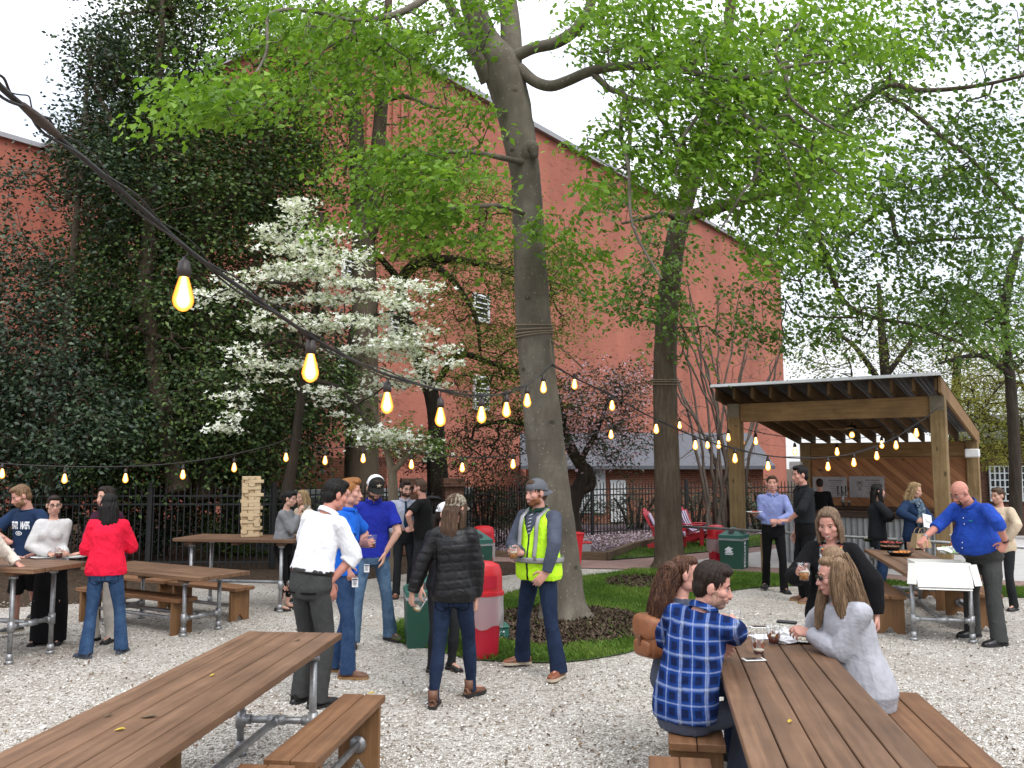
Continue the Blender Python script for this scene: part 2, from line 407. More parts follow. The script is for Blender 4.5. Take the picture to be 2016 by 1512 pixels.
# ---- big brick building ----
foot=[(-22-.593*26,38.8-.805*26),(-22,38.8),(-5.93,27.0),(19.9,62.0),(19.9-24,62+18),(-60,80),(-60,17)]
foot=foot[::-1]
HB=16.75
big=thing('brick_building','towering windowless salmon brick building with louvred vents rising behind the trees','building',(-5.93,27,0))
mb=MB(); mb.prism([(p[0]+5.93,p[1]-27) for p in foot],-2,HB); me=mb.mesh('wall'); box_uv(me); link('wall',me,M['brick'],big)
def wall_strip(P,Q,z0,z1,th,off,u0,u1):
    P=np.array(P,float);Q=np.array(Q,float); d=(Q-P); L=np.linalg.norm(d); d/=L; nrm=np.array([d[1],-d[0]])
    return P,d,nrm,L
cp=MB()
for a,b in (((-22-.593*26,38.8-.805*26),(-22,38.8)),((-22,38.8),(-5.93,27.0)),((-5.93,27.0),(19.9,62.0))):
    a=np.array(a);b=np.array(b);d=b-a;L=np.linalg.norm(d);c=(a+b)/2
    cp.box((c[0]+5.93,c[1]-27,HB+.10),(L+.2,.5,.22),math.atan2(d[1],d[0]))
cp.build('coping',M['coping'],big)
# fluted brick ribs near the top of the near corner
rb=MB(); dL=np.array([-.806,.592]); dR=np.array([.593,.805])
for k in range(9):
    for dd,nn in ((dL,np.array([-.592,-.806])),(dR,np.array([.805,-.593]))):
        p=dd*(.35+.42*k)+nn*.045; rb.box((p[0],p[1],HB-2.6),(.2,.07,4.4),math.atan2(dd[1],dd[0]))
me=rb.mesh('rib'); box_uv(me); link('brick_ribs',me,M['brick'],big)
def louvre(px0,px1,py0,py1,name='vent'):
    """louvred vent on the right-hand face"""
    def hit(px,py):
        r=ray(px,py); n=np.array([.805,-.593]); t=n.dot(np.array([-5.93,27.]))/n.dot(r[:2]); return np.array([0,0,HCAM])+t*r
    a=hit(px0,py1); b=hit(px1,py1); top=hit((px0+px1)/2,py0)
    c=(a+b)/2; w=np.linalg.norm((b-a)[:2]); h=top[2]-c[2]
    rz=math.atan2(dR[1],dR[0]); n3=np.array([.805,-.593,0]); base=np.array([c[0]+5.93,c[1]-27,c[2]+h/2])
    f=MB(); f.box(base+n3*.03,(w,.06,h),rz); fo=f.build(name,M['dark'],big)
    fr=MB()
    for sx in (-1,1): fr.box(base+n3*.08+np.array([dR[0],dR[1],0])*sx*w/2,(.09,.12,h+.09),rz)
    for sz in (-1,1): fr.box(base+n3*.08+np.array([0,0,sz*h/2]),(w-.09,.12,.09),rz)
    fr.build('frame',M['white'],fo)
    sl=MB(); ns=max(5,int(h/.17))
    ca,sa=math.cos(rz),math.sin(rz); Rm=np.array([[ca,-sa,0],[sa,ca,0],[0,0,1]])@rot(rx=R_(35))
    for i in range(ns): sl.box(base+n3*.09+np.array([0,0,-h/2+h*(i+.5)/ns]),(w-.1,.09,.018),R=Rm)
    sl.build('slats',M['white'],fo)
for q in ((930,958,582,632),(931,957,742,806),(765,805,622,682),(672,712,502,562),(660,700,705,790)): louvre(*q)
# ---- sunken concrete ramp wall and brick gate pillars behind the fence ----
def px_wall(name,m,p0,p1,d0,d1,ztop,zbot,th,parent,smooth=False):
    a=D(p0,918,d0);b=D(p1,918,d1);c=(a+b)/2;d=b-a;L=np.linalg.norm(d[:2])
    mb=MB(); mb.box((c[0],c[1],(ztop+zbot)/2),(L,th,ztop-zbot),math.atan2(d[1],d[0])); me=mb.mesh(name); box_uv(me); return link(name,me,m,parent)
ramp=thing('ramp_wall','grey concrete ramp wall with pale cap behind the black fence','wall')
px_wall('wall',M['conc2'],505,925,19.5,22.5,1.22,0,.3,ramp); px_wall('cap',M['offwhite'],505,925,19.5,22.5,1.40,1.223,.36,ramp)
lo=thing('brick_outbuilding','low red brick outbuilding with dark openings behind the drinking woman','building')
px_wall('wall',M['brick2'],440,760,24,25.2,2.2,-.5,.4,lo); px_wall('opening',M['dark'],450,520,23.7,23.95,1.0,-.4,.1,lo)
for x in (811,892):
    p=thing('brick_pillar',{811:'brown brick gate pillar behind the man in a tie',892:'brown brick gate pillar behind the white cap, right of its twin'}[x],'pillar',group='brick gate pillars')
    px_wall('shaft',M['brick3'],x-18,x+18,19.3,19.4,1.50,0,.42,p); px_wall('cap',M['brick3'],x-21,x+21,19.25,19.35,1.68,1.503,.5,p)
gt=thing('gate_arch','black iron gate between the two brown brick pillars','gate')
a=D(833,918,19.4);b=D(871,918,19.4); mb=MB(); c=(a+b)/2
mb.tube([(c[0]+.5*math.cos(t),c[1],.75+.5*math.sin(t)) for t in np.linspace(math.pi,0,13)],.05,6)
mb.build('arch',M['iron'],gt,True); mb=MB()
for k in range(7): mb.box((a[0]+(b[0]-a[0])*(k+.5)/7,c[1],.6),(.02,.02,1.1))
mb.build('bars',M['iron'],gt)
# ---- brick garage on the right ----
gar=thing('brick_garage','low red brick garage with slate roof, white window and white door beyond the fence','building')
gd=30.0
def gx(px,d=gd): return (px-CX)/F*d
mb=MB(); mb.box(((gx(1040)+gx(1500))/2,gd+2.5,.4),(gx(1500)-gx(1040),5,2.9)); me=mb.mesh('wall'); box_uv(me); link('wall',me,M['brick2'],gar)
xl,xr=gx(1025),gx(1515); mb=MB()
V=[(xl,gd-.5,1.85),(xr,gd-.5,1.85),(xr,gd+2.5,3.1),(xl,gd+2.5,3.1),(xl,gd+5.5,1.85),(xr,gd+5.5,1.85)]
V=V+[(v[0],v[1],v[2]+.12) for v in V]
mb.add(V,[(0,1,2,3),(3,2,5,4),(7,6,9,8),(8,9,10,11),(6,7,1,0),(4,5,11,10),(0,3,9,6),(3,4,10,9),(7,8,2,1),(8,11,5,2)]); mb.build('roof',M['slate'],gar)
w=MB(); w.box((gx(1163),gd-.03,1.1),(gx(1191)-gx(1136),.06,1.55)); wo=w.build('window',M['white'],gar); w=MB()
for i in range(4):
    for j in range(4): w.box((gx(1136)+(gx(1191)-gx(1136))*(i+.5)/4,gd-.075,.38+1.45*(j+.5)/4),(.18,.02,.28))
w.build('pane',M['offwhite'],wo)
w=MB(); w.box((gx(1215),gd-.04,.75),(gx(1231)-gx(1200),.08,1.45)); dr=w.build('door',M['white'],gar)
w=MB(); w.ell((gx(1227),gd-.1,.75),(.04,.04,.04)); w.build('handle',M['dark'],dr,True)
# ---- vine covered house at the right edge ----
hs=thing('brick_house','vine draped brick house with a big multi pane window at the right edge','building')
hd=25.0; hx0,hx1=gx(1915,hd),gx(2300,hd)
mb=MB(); mb.box(((hx0+hx1)/2,hd+3,.8),(hx1-hx0,6,3.9)); me=mb.mesh('wall'); box_uv(me); link('wall',me,M['brick3'],hs)
mb=MB(); V=[(hx0-.4,hd-.5,2.6),(hx1,hd-.5,2.6),(hx1,hd+3,3.5),(hx0-.4,hd+3,3.5)]; V+=[(a,b,c+.15) for a,b,c in V]; mb.add(V,[(0,1,2,3),(7,6,5,4),(0,4,5,1),(3,2,6,7),(0,3,7,4),(1,5,6,2)]); mb.build('roof',M['slate'],hs)
for (p0,p1) in ((1940,1987),(1992,2040)):
    x0,x1=gx(p0,hd),gx(p1,hd); z0,z1=.95,1.95; f=MB(); f.box(((x0+x1)/2,hd-.03,(z0+z1)/2),(x1-x0,.06,z1-z0)); fo=f.build('window',M['glassd'],hs); f=MB()
    for k in range(6): f.box((x0+(x1-x0)*k/5,hd-.085,(z0+z1)/2),(.035,.05,z1-z0))
    for k in range(6): f.box(((x0+x1)/2,hd-.087,z0+(z1-z0)*k/5),(x1-x0,.04,.03))
    f.build('frame',M['offwhite'],fo)
# ---- iron fences ----
def fence(name,pts,label,h=1.45,group=None):
    o=thing(name,label,'fence',group=group); rails=MB(); pk=MB()
    for a,b in zip(pts[:-1],pts[1:]):
        a=np.array(a,float);b=np.array(b,float);d=b-a;L=np.linalg.norm(d);u=d/L;rz=math.atan2(d[1],d[0]);c=(a+b)/2
        for z in (.12,h-.28,h-.12): rails.box((c[0],c[1],z),(L,.035,.035),rz)
        n=int(L/.115)
        for k in range(n):
            p=a+u*(k+.5)*L/n; pk.box((p[0],p[1],h/2+.02),(.02,.02,h),rz)
            V,Fs=[(p[0]-.016,p[1],h+.02),(p[0]+.016,p[1],h+.02),(p[0],p[1]-.016,h+.02),(p[0],p[1]+.016,h+.02),(p[0],p[1],h+.09)],[(0,2,4),(2,1,4),(1,3,4),(3,0,4)]
            pk.add(V,Fs)
        m=max(1,int(round(L/2.4)))
        for k in range(m+1):
            if k==m and b is not pts[-1] and not np.allclose(b,pts[-1]): continue
            p=a+u*k*L/m; q=MB(); q.box((p[0],p[1],h/2+.05),(.07,.07,h+.1),rz); q.box((p[0],p[1],h+.12),(.09,.09,.04),rz); q.build('post',M['iron'],o)
    rails.build('rail',M['iron'],o); pk.build('picket_panel',M['iron'],o)
    return o
def fp(px,d): p=D(px,918,d); return (p[0],p[1])
fence('iron_fence',[fp(-220,16.2),fp(300,16.6),fp(540,16.6),fp(700,17.8),fp(792,19.2)],'black iron picket fence running behind the left tables',1.5)
fence('iron_fence',[fp(912,19.6),fp(1040,22),fp(1165,24.2),fp(1350,26),fp(1580,27)],'black iron picket fence behind the red chairs and main tree',1.42)
# ---- corrugated sheet ----
def corr(u0,u1,v0,v1,zf,amp=.011,per=.075,nv=2,th=.004,along='v'):
    """sheet in (u,v) with waves across u; zf(u,v)->3d point, amplitude along zf's third param"""
    n=int((u1-u0)/per*6)+1; V=[];Fs=[]
    for k,o in enumerate((0,-th)):
        for i in range(n):
            u=u0+(u1-u0)*i/(n-1); a=amp*math.sin(2*math.pi*(u-u0)/per)+o
            for j in range(nv): V.append(zf(u,v0+(v1-v0)*j/(nv-1),a))
        for i in range(n-1):
            for j in range(nv-1):
                q=k*n*nv+i*nv+j; f=(q,q+nv,q+nv+1,q+1); Fs.append(f if k==0 else f[::-1])
    return V,Fs
# ---- bar shelter ----
PRZ=math.atan2(-.558,.83); PO=(4.49,17.1); PW,PD=3.68,5.15
sh=thing('bar_shelter','open timber bar shelter with sloping corrugated roof and diagonal cedar back wall','shelter',(PO[0],PO[1],0),PRZ)
zr=lambda v:3.20-.128*v     # underside of rafters
for (u,v) in ((0,0),(PW,0),(0,PD),(PW,PD)):
    q=MB(); zt=zr(v)-.002; q.bbox((u,v,zt/2),(.25,.25,zt),0,.012); po=q.build('post',M['post'],sh)
    if v==0:
        q=MB()
        for sx in (-.125,): q.box((u,-.130,zt-.14),(.23,.006,.26))
        for du in (-.07,.07):
            for dz in (-.07,-.21): q.tube([(u+du,-.134,zt+dz),(u+du,-.15,zt+dz)],.016,8)
        q.build('bracket',M['brk'],po)
q=MB(); q.bbox((PW/2,0,zr(0)-.19),(PW-.25-.004,.17,.36),0,.008); q.build('beam',M['beam'],sh)
q=MB(); q.bbox((PW/2,PD,zr(PD)-.19),(PW-.25-.004,.17,.34),0,.008); q.build('beam',M['beam'],sh)
v0,v1=-.45,PD+.35
for i in range(12):
    u=-.22+(PW+.26)*i/11; q=MB(); a=math.atan(-.128)
    L=(v1-v0)/math.cos(a); c=((v0+v1)/2)
    q.box((u,c,zr(c)+.115),(.045,L,.225),R=rot(rx=a)); q.build('rafter' ,M['rafter'],sh)
V,Fs=corr(-.29,PW+.13,v0-.08,v1+.05,lambda u,v,a:(u,v,zr(v)+.255+a),nv=2)
q=MB(); q.add(V,Fs); q.build('roof',M['roofm'],sh)
q=MB(); q.box((PW/2-.08,v0-.105,zr(v0)+.275),(PW+.44,.012,.075),R=rot(rx=-.75)); q.build('drip_edge',M['white'],sh)
q=MB(); a=math.atan(-.128); L=(v1-v0)/math.cos(a); c=(v0+v1)/2; q.box((PW+.10,c,zr(c)+.10),(.045,L,.28),R=rot(rx=a)); q.build('fascia',M['beam'],sh)
q=MB(); q.box((PW/2,PD-.02,(zr(PD)-.33)/2+.01),(PW-.254,.05,zr(PD)-.35)); q.build('back_wall',M['diag'],sh)
q=MB(); q.box((PW/2,PD-.07,zr(PD)-.39),(PW-.254,.05,.035)); q.build('ledge',M['beam'],sh)
def PL(u,v,z):
    c,s=math.cos(PRZ),math.sin(PRZ); return np.array([PO[0]+c*u-s*v,PO[1]+s*u+c*v,z])
# counter
ct=thing('bar_counter','bar counter with dark top and corrugated steel front inside the shelter','counter',PL(0,0,0),PRZ)
cu0,cu1,cv=.55,3.45,1.0
q=MB(); V,Fs=corr(cu0,cu1,0,.93,lambda u,v,a:(u,cv+a,v+.02),amp=.018,per=.11); q.add(V,Fs); q.build('corrugated_front',M['corrm'],ct)
M['bartop']=m_wood('dark_bar_top',(.035,.018,.012),(.07,.035,.022),0,.35)
q=MB(); q.bbox(((cu0+cu1)/2,cv+.18,1.01),(cu1-cu0+.12,.62,.10),0,.01); q.build('countertop',M['bartop'],ct)
q=MB(); q.box(((cu0+cu1)/2,cv+.3,.47),(cu1-cu0-.1,.4,.90)); q.build('cabinet',M['bartop'],ct)
bc=thing('back_counter','narrow back counter under the menu sheets','counter',PL(0,0,0),PRZ)
q=MB(); q.bbox((PW/2,PD-.35,.97),(PW-.4,.5,.07),0,.008); q.build('top',M['bartop'],bc); q=MB(); q.box((PW/2,PD-.32,.465),(PW-.5,.4,.93)); q.build('cabinet',M['bartop'],bc)
# ---- steel pipe handrail ----
hr=thing('pipe_handrail','silver pipe handrail on timber posts in front of the bar shelter','railing')
RA=D(1337,1036,17.0); RB=D(2250,1092,11.9); q=MB(); q.tube([RA,RB],.026,12); q.build('rail',M['pipe'],hr,True)
for t,w in ((.0,.09),(.245,.10),(.60,.10),(1,.1)):
    p=RA+(RB-RA)*t; q=MB(); q.bbox((p[0],p[1]+.06,p[2]/2-.015),(w,w,p[2]-.06),.2,.008); q.build('post',M['post'],hr)
# ---- tables and benches ----
def pipe_leg(mb,x,y,h,hc):
    mb.tube([(x,y,0.05),(x,y,h)],.0245,12); mb.tube([(x,y,0.0),(x,y,.035)],[.045,.040],12); mb.tube([(x,y,.03),(x,y,.10)],.033,12)
    mb.tube([(x,y,hc-.055),(x,y,hc+.055)],.035,12); mb.tube([(x,y,h-.03),(x,y,h)],.042,12)
def make_table(label,c,direc,L,W,H,hc=.24,np_=5,inset=.38,group=None,legin=.13):
    rz=math.atan2(direc[1],direc[0]); o=thing('picnic_table',label,'table',(c[0],c[1],0),rz,group)
    th=.045; pw=W/np_; q=MB()
    for k in range(np_):
        q.bbox((0,-W/2+pw*(k+.5),H-th/2),(L+random.uniform(-.008,.008),pw-.007,th),0,.004)
    for x in (-L/2+inset,L/2-inset,0): q.box((x,0,H-th-.022),(.09,W-.12,.04))
    q.build('tabletop',M['table'],o)
    lx=L/2-inset; ly=W/2-legin
    for sx in (-1,1):
        for sy in (-1,1):
            q=MB(); pipe_leg(q,sx*lx,sy*ly,H-th-.043,hc); q.build('leg',M['pipe'],o,True)
        q=MB(); q.tube([(sx*lx,-ly,hc),(sx*lx,ly,hc)],.0245,12); q.tube([(sx*lx,-.06,hc),(sx*lx,.06,hc)],.034,12)
        for e in (-1,1): q.tube([(sx*lx,e*ly,hc),(sx*lx,e*(ly-.07),hc)],.033,12)
        q.build('crossbar',M['pipe'],o,True)
    q=MB(); q.tube([(-lx,0,hc),(lx,0,hc)],.0245,12)
    for e in (-1,1): q.tube([(e*lx,0,hc),(e*(lx-.07),0,hc)],.033,12)
    q.build('stretcher',M['pipe'],o,True); return o
def make_bench(label,c,direc,L,W=.30,H=.45,group='plank benches'):
    rz=math.atan2(direc[1],direc[0]); o=thing('plank_bench',label,'bench',(c[0],c[1],0),rz,group); q=MB()
    for k in (-1,1): q.bbox((0,k*W/4,H-.022),(L+random.uniform(-.01,.01),W/2-.006,.044),0,.004)
    q.build('seat',M['benchw'],o)
    for sx in (-1,1):
        x=sx*(L/2-.10); w=W*.46; h=H-.046; q=MB()
        prof=[(-w,0),(-w*.45,0),(0,.08),(w*.45,0),(w,0),(w,h),(-w,h)]
        n=len(prof); V=[(x-.02,p[0],p[1]) for p in prof]+[(x+.02,p[0],p[1]) for p in prof]
        Fs=[tuple(range(n-1,-1,-1)),tuple(range(n,2*n))]+[(i,(i+1)%n,(i+1)%n+n,i+n) for i in range(n)]
        q.add(V,Fs); q.build('leg',M['benchleg'],o)
    q=MB(); xx=L/2-.125; q.tube([(-xx,0,.17),(xx,0,.17)],.022,12)
    for e in (-1,1): q.tube([(e*xx,0,.17),(e*(xx-.012),0,.17)],.055,12)
    q.build('stretcher',M['pipe'],o,True); return o
def tbl(label,corner,e,L,W,H,side,**k):
    """corner: near end corner; e: unit vec along the END edge; length runs along side"""
    e=np.array(e,float)/np.linalg.norm(e); s=np.array(side,float)/np.linalg.norm(side); c=np.array(corner)+e*W/2+s*L/2
    return make_table(label,c,s,L,W,H,**k),c,s
GT='pipe legged plank tables'
# T1 front left
d1=np.array([.0865,1]);d1/=np.linalg.norm(d1); n1=np.array([d1[1],-d1[0]])
c1=np.array([(-1.22-1.914)/2,6.29])-d1*1.75
make_table('long brown plank table with silver pipe legs and fallen leaves in the left foreground',c1,d1,3.5,.70,.76,inset=.33,legin=.10,group=GT)
make_bench('short plank bench with a yellow leaf beside the left foreground table',((-.975-1.14)/2,(5.8+4.53)/2),(.165,1.27),1.29,.29)
make_bench('plank bench cut off by the bottom edge, in line behind the leaf strewn bench',(-1.30,3.84),(.13,1.2),1.27,.29)
make_bench('plank bench half hidden on the far side of the left foreground table',(-2.28,5.05),d1,1.3,.29)
# T2 front right
d2=np.array([.168,1]);d2/=np.linalg.norm(d2); n2=np.array([d2[1],-d2[0]])
pL=np.array([1.218,5.13])+d2*1.17; c2=pL+n2*.37-d2*1.65
TAB2=make_table('brown plank table with cups and phones in the right foreground',c2,d2,3.3,.74,.76,inset=.36,legin=.10,group=GT)
make_bench('plank bench under the man in the blue plaid shirt',(.995+.12,4.78+.66),d2,1.32,.31)
make_bench('empty plank bench in front of the man in plaid, cut by the bottom edge',(.87-.11,4.6-.66),d2,1.30,.32)
make_bench('plank bench under the woman in the grey cardigan',(2.42,5.15),d2,1.45,.33)
make_bench('plank bench at the bottom right edge beside the foreground table',(2.17,3.68),d2,1.3,.33)
# T3 bar table left
TAB3=tbl('tall brown bar table at the left edge with plates and cups',(-4.66,8.42),(.30,.95),2.3,.76,.95,(-.954,.30),hc=.36,group=GT)
# T4
e4=(.51,.86); s4=(-.86,.51)
TAB4=tbl('low plank table with benches behind the woman in the red fleece',(-3.53,9.74),e4,2.2,.76,.70,s4,hc=.2,group=GT)
make_bench('plank bench in front of the low left table, near the red fleece',(-4.62,10.62),s4,1.95,.30,.42)
make_bench('short plank bench behind the low left table, at its right end',(-3.95,11.35),s4,1.30,.32,.42)
make_bench('short plank bench behind the low left table, farthest left',(-5.15,12.06),s4,1.30,.30,.42)
# T5 jenga bar table
TAB5=make_table('tall plank bar table carrying the wooden block tower',(-3.72,12.05),(.97,-.16),1.75,.80,.97,hc=.36,inset=.22,group=GT)
# T6 food table
d6=np.array([.238,.97]);d6/=np.linalg.norm(d6);n6=np.array([d6[1],-d6[0]])
c6=np.array([4.40,9.68])+n6*.39+d6*1.45
TAB6=make_table('plank table set with food trays and a bakery box on the right',c6,d6,2.9,.78,.76,inset=.16,legin=.09,group=GT)
make_bench('plank bench on the near left side of the food table',(4.40+.18,10.1+.72),d6,1.45,.36)
make_bench('plank bench on the far left side of the food table',(5.0,12.5),d6,1.3,.36)
make_bench('plank bench behind the bald man on the right of the food table',(5.62+.13,10.25+.62),d6,1.35,.36)
make_bench('plank bench at the far right end of the food table',(6.05,12.3),d6,1.3,.34)
# =================== VEGETATION ===================
def m_bark(name,c,c2,scale=(9,9,2.2),bump=.5,rings=False):
    t=NT(name); v=t.co(scale); n=t.noise(v,1,7,.7); n2=t.noise(t.co(),1.2,4,.6); n3=t.noise(t.co((1,1,1)),45,3,.6)
    f=t.math('ADD',t.math('MULTIPLY',n,.6),t.math('MULTIPLY',n2,.4))
    col=t.ramp(f,[(.32,mul(c,.55)),(.5,c),(.68,c2)])
    if rings:
        q=t.n('ShaderNodeTexVoronoi'); t.l(t.co((2.2,2.2,3.5)),q.inputs['Vector']); q.inputs['Scale'].default_value=1
        col=t.mix(t.ramp(q.outputs['Distance'],[(.06,.75),(.13,0)]),col,mul(c,.3))
        rg=t.noise(t.co((.8,.8,16)),1,3,.6); col=t.mix(t.ramp(rg,[(.6,0),(.75,.35)]),col,mul(c,.5))
        sp=t.n('ShaderNodeTexVoronoi'); t.l(t.co(),sp.inputs['Vector']); sp.inputs['Scale'].default_value=14
        col=t.mix(t.ramp(sp.outputs['Distance'],[(.10,.55),(.16,0)]),col,mul(c2,1.6))
    t.base(col); t.rough(.9); t.spec(.2); t.bump(t.math('ADD',n,t.math('MULTIPLY',n3,.15)),bump,.03); return t.m
def m_leaf(name,ca,cb,trans=.35,rough=.55,spec=.3,cc=None):
    t=NT(name); a=t.n('ShaderNodeAttribute',attribute_name='rnd'); 
    st=[(0,ca),(1,cb)] if cc is None else [(0,ca),(.6,cb),(1,cc)]
    col=t.ramp(a.outputs['Fac'],st); t.base(col); t.rough(rough); t.spec(spec)
    tr=t.n('ShaderNodeBsdfTranslucent'); t.l(t.mix(1.0,col,(1.0,1.05,.55),'MULTIPLY'),tr.inputs['Color'])
    ms=t.n('ShaderNodeMixShader'); ms.inputs[0].default_value=trans; t.l(t.b.outputs[0],ms.inputs[1]); t.l(tr.outputs[0],ms.inputs[2]); t.l(ms.outputs[0],t.out.inputs[0]); return t.m
M['bark_beech']=m_bark('smooth_grey_bark',(.125,.108,.085),(.215,.193,.155),(3,3,1.2),.25,True)
M['bark_rough']=m_bark('rough_bark',(.095,.073,.052),(.165,.135,.10),(22,22,2.6),1.0)
M['bark_dark']=m_bark('dark_bark',(.040,.031,.024),(.078,.064,.05),(20,20,3),.8)
M['bark_mid2']=m_bark('grey_brown_bark',(.12,.095,.078),(.20,.165,.14),(14,14,2.6),.5)
M['bark_mid']=m_bark('brown_bark',(.085,.062,.045),(.14,.11,.082),(14,14,2.6),.6)
M['bark_pale']=m_bark('pale_bark',(.16,.125,.09),(.27,.225,.17),(10,10,2),.5)
M['leaf_spring']=m_leaf('spring_leaf',(.090,.185,.020),(.195,.35,.038),.45,.5,.3,(.29,.45,.065))
M['leaf_green']=m_leaf('mid_green_leaf',(.055,.112,.020),(.118,.215,.036),.40,.5,.3,(.19,.31,.055))
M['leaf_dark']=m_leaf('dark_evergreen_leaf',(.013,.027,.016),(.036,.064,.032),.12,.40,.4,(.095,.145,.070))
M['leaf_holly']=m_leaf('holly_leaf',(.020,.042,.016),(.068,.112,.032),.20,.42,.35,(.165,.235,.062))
M['leaf_olive']=m_leaf('olive_leaf',(.10,.135,.03),(.20,.24,.055),.4,.6,.2,(.28,.31,.09))
M['leaf_yellow']=m_leaf('yellow_green_leaf',(.16,.18,.035),(.30,.30,.06),.35,.6,.2,(.40,.37,.10))
M['leaf_purple']=m_leaf('purple_leaf',(.030,.012,.016),(.07,.025,.032),.3,.5,.3,(.10,.04,.05))
M['leaf_bronze']=m_leaf('bronze_leaf',(.025,.034,.014),(.05,.062,.024),.3,.5,.3,(.075,.055,.042))
M['blossom_white']=m_leaf('white_blossom',(.72,.74,.66),(.86,.87,.82),.25,.6,.2)
M['blossom_pink']=m_leaf('pink_blossom',(.42,.26,.33),(.62,.45,.52),.25,.6,.2)
def pxpath(P,k=5):
    """P rows: px,py,dist,(radius px) -> points, radii(m)"""
    P=np.array(P,dtype=float); S=smooth_path(P,k)
    return np.array([D(a,b,c) for a,b,c in S[:,:3]]), S[:,3]*S[:,2]/F
class Tree:
    def __init__(s,name,label,seed=1,group=None,cat='tree'):
        s.o=thing(name,label,cat,group=group); s.rng=np.random.default_rng(seed); s.N=[];s.R=[];s.seg=[];s.mb=MB()
        s.base=None
    def limb(s,P,k=5,n=12,flare=0,wob=.0):
        pts,r=pxpath(P,k)
        if wob:
            pts=pts+s.rng.normal(0,wob,pts.shape)*(np.arange(len(pts))>0)[:,None]
        if s.base is None: s.base=pts[0].copy(); s.o.location=tuple(s.base)
        V,Fs=tube(pts,r,n,round1=True)
        if flare:
            z=V[:,2]-pts[0][2]; c=pts[0]; m=np.clip(1-z/flare,0,1)**2
            a=np.arctan2(V[:,1]-c[1],V[:,0]-c[0]); V[:,:2]+= (V[:,:2]-c[:2])*(m*(.15+.30*np.cos(a*5+1)+.12*np.cos(a*3)))[:,None]; V[:,2]-=.03
        if n>=16:
            # knobbly bark outline
            a=np.arange(len(V)); V+=s.rng.normal(0,.0035,V.shape)
        s.mb.add(V,Fs)
        # dense nodes
        for i in range(len(pts)-1): 
            s.N.append(pts[i]); s.R.append(r[i])
        s.N.append(pts[-1]); s.R.append(r[-1])
        return s
    def grow(s,A,rtip=.006,step=.35,expo=.5,zfree=None,sides=5,curv=.18,rmax=.6,sag=.05):
        """connect attractor points A (Nx3) to the skeleton by nearest branching; returns tip dirs"""
        A=np.asarray(A); N0=np.array(s.N); n0=len(N0)
        ok=N0[:,2]>(zfree if zfree is not None else -9)
        dist=np.array([np.min(np.linalg.norm(N0[ok]-a,axis=1)) for a in A]) if len(A)<4000 else np.linalg.norm(A-N0[ok].mean(0),axis=1)
        order=np.argsort(dist)
        cap=n0+len(A)*14; P=np.zeros((cap,3)); P[:n0]=N0; alive=np.zeros(cap,bool); alive[:n0]=ok
        par=np.full(cap,-1); tips=np.zeros(len(A),int); n=n0; chains=[]; ptd=np.zeros((cap,3))
        for ai in order:
            a=A[ai]; d=P[:n]-a; dd=np.einsum('ij,ij->i',d,d); dd[~alive[:n]]=1e9
            # prefer nodes lower than the attractor a little
            j=int(np.argmin(dd+ .3*np.maximum(0,P[:n,2]-a[2])**2)); L=math.sqrt(dd[j]); k=min(12,max(1,int(math.ceil(L/step))))
            p0=P[j]; dirp=ptd[j] if j>=n0 else np.zeros(3)
            ch=[j]; jit=s.rng.normal(0,curv*L/3,3); jit2=s.rng.normal(0,curv*.4,3)*min(L,.8)
            for q in range(1,k+1):
                t=q/k; pt=p0+(a-p0)*t+ (jit+dirp*L*.35)*math.sin(math.pi*t)*.7 + jit2*math.sin(2*math.pi*t)*.5
                pt[2]-=sag*L*math.sin(math.pi*t)
                P[n]=pt; par[n]=ch[-1]; alive[n]=True; ptd[n]=(pt-P[ch[-1]])/max(1e-6,np.linalg.norm(pt-P[ch[-1]])); ch.append(n); n+=1
            tips[ai]=ch[-1]; chains.append(ch)
        cnt=np.zeros(n); 
        for t in tips: cnt[t]+=1
        for i in range(n-1,n0-1,-1):
            if par[i]>=0: cnt[par[i]]+=cnt[i]
        Rr=np.array(s.R)
        for ch in chains:
            rr=np.array([rtip*max(1,cnt[q])**expo for q in ch]); 
            rr[0]=rr[1]*1.15 if len(rr)>1 else rr[0]
            if ch[0]<n0: rr=np.minimum(rr,max(rtip,Rr[ch[0]]*rmax))
            V,Fs=tube(P[ch],rr,sides if rr[0]>.012 else 3,caps=False); s.mb.add(V,Fs)
        s.tipdir=np.array([ptd[t] for t in tips]); s.tippos=P[tips].copy()
        # thin inner nodes usable for more leaves
        thin=[i for i in range(n0,n) if cnt[i]<=6]; s.inner=P[thin]; s.innerd=ptd[thin]
        return s
    def finish(s,bark,smooth=True):
        s.mb.xf(np.eye(3),-s.base); s.mb.build('trunk',bark,s.o,smooth); return s.o
    def leaves(s,cent,dirs,m,n=16,L=.55,size=.09,asp=.55,droop=.5,flat=.5,name='crown',up=.6,rndbias=0,twig=True,spread=.10):
        V,Fq,rn=sprays(s.rng,cent,dirs,n,L,size,asp,droop,flat,up,rndbias,spread)
        me=mesh_np(name,V-s.base,Fq,False); at=me.attributes.new('rnd','FLOAT','POINT'); at.data.foreach_set('value',rn.astype(np.float32))
        return link(name,me,m,s.o)
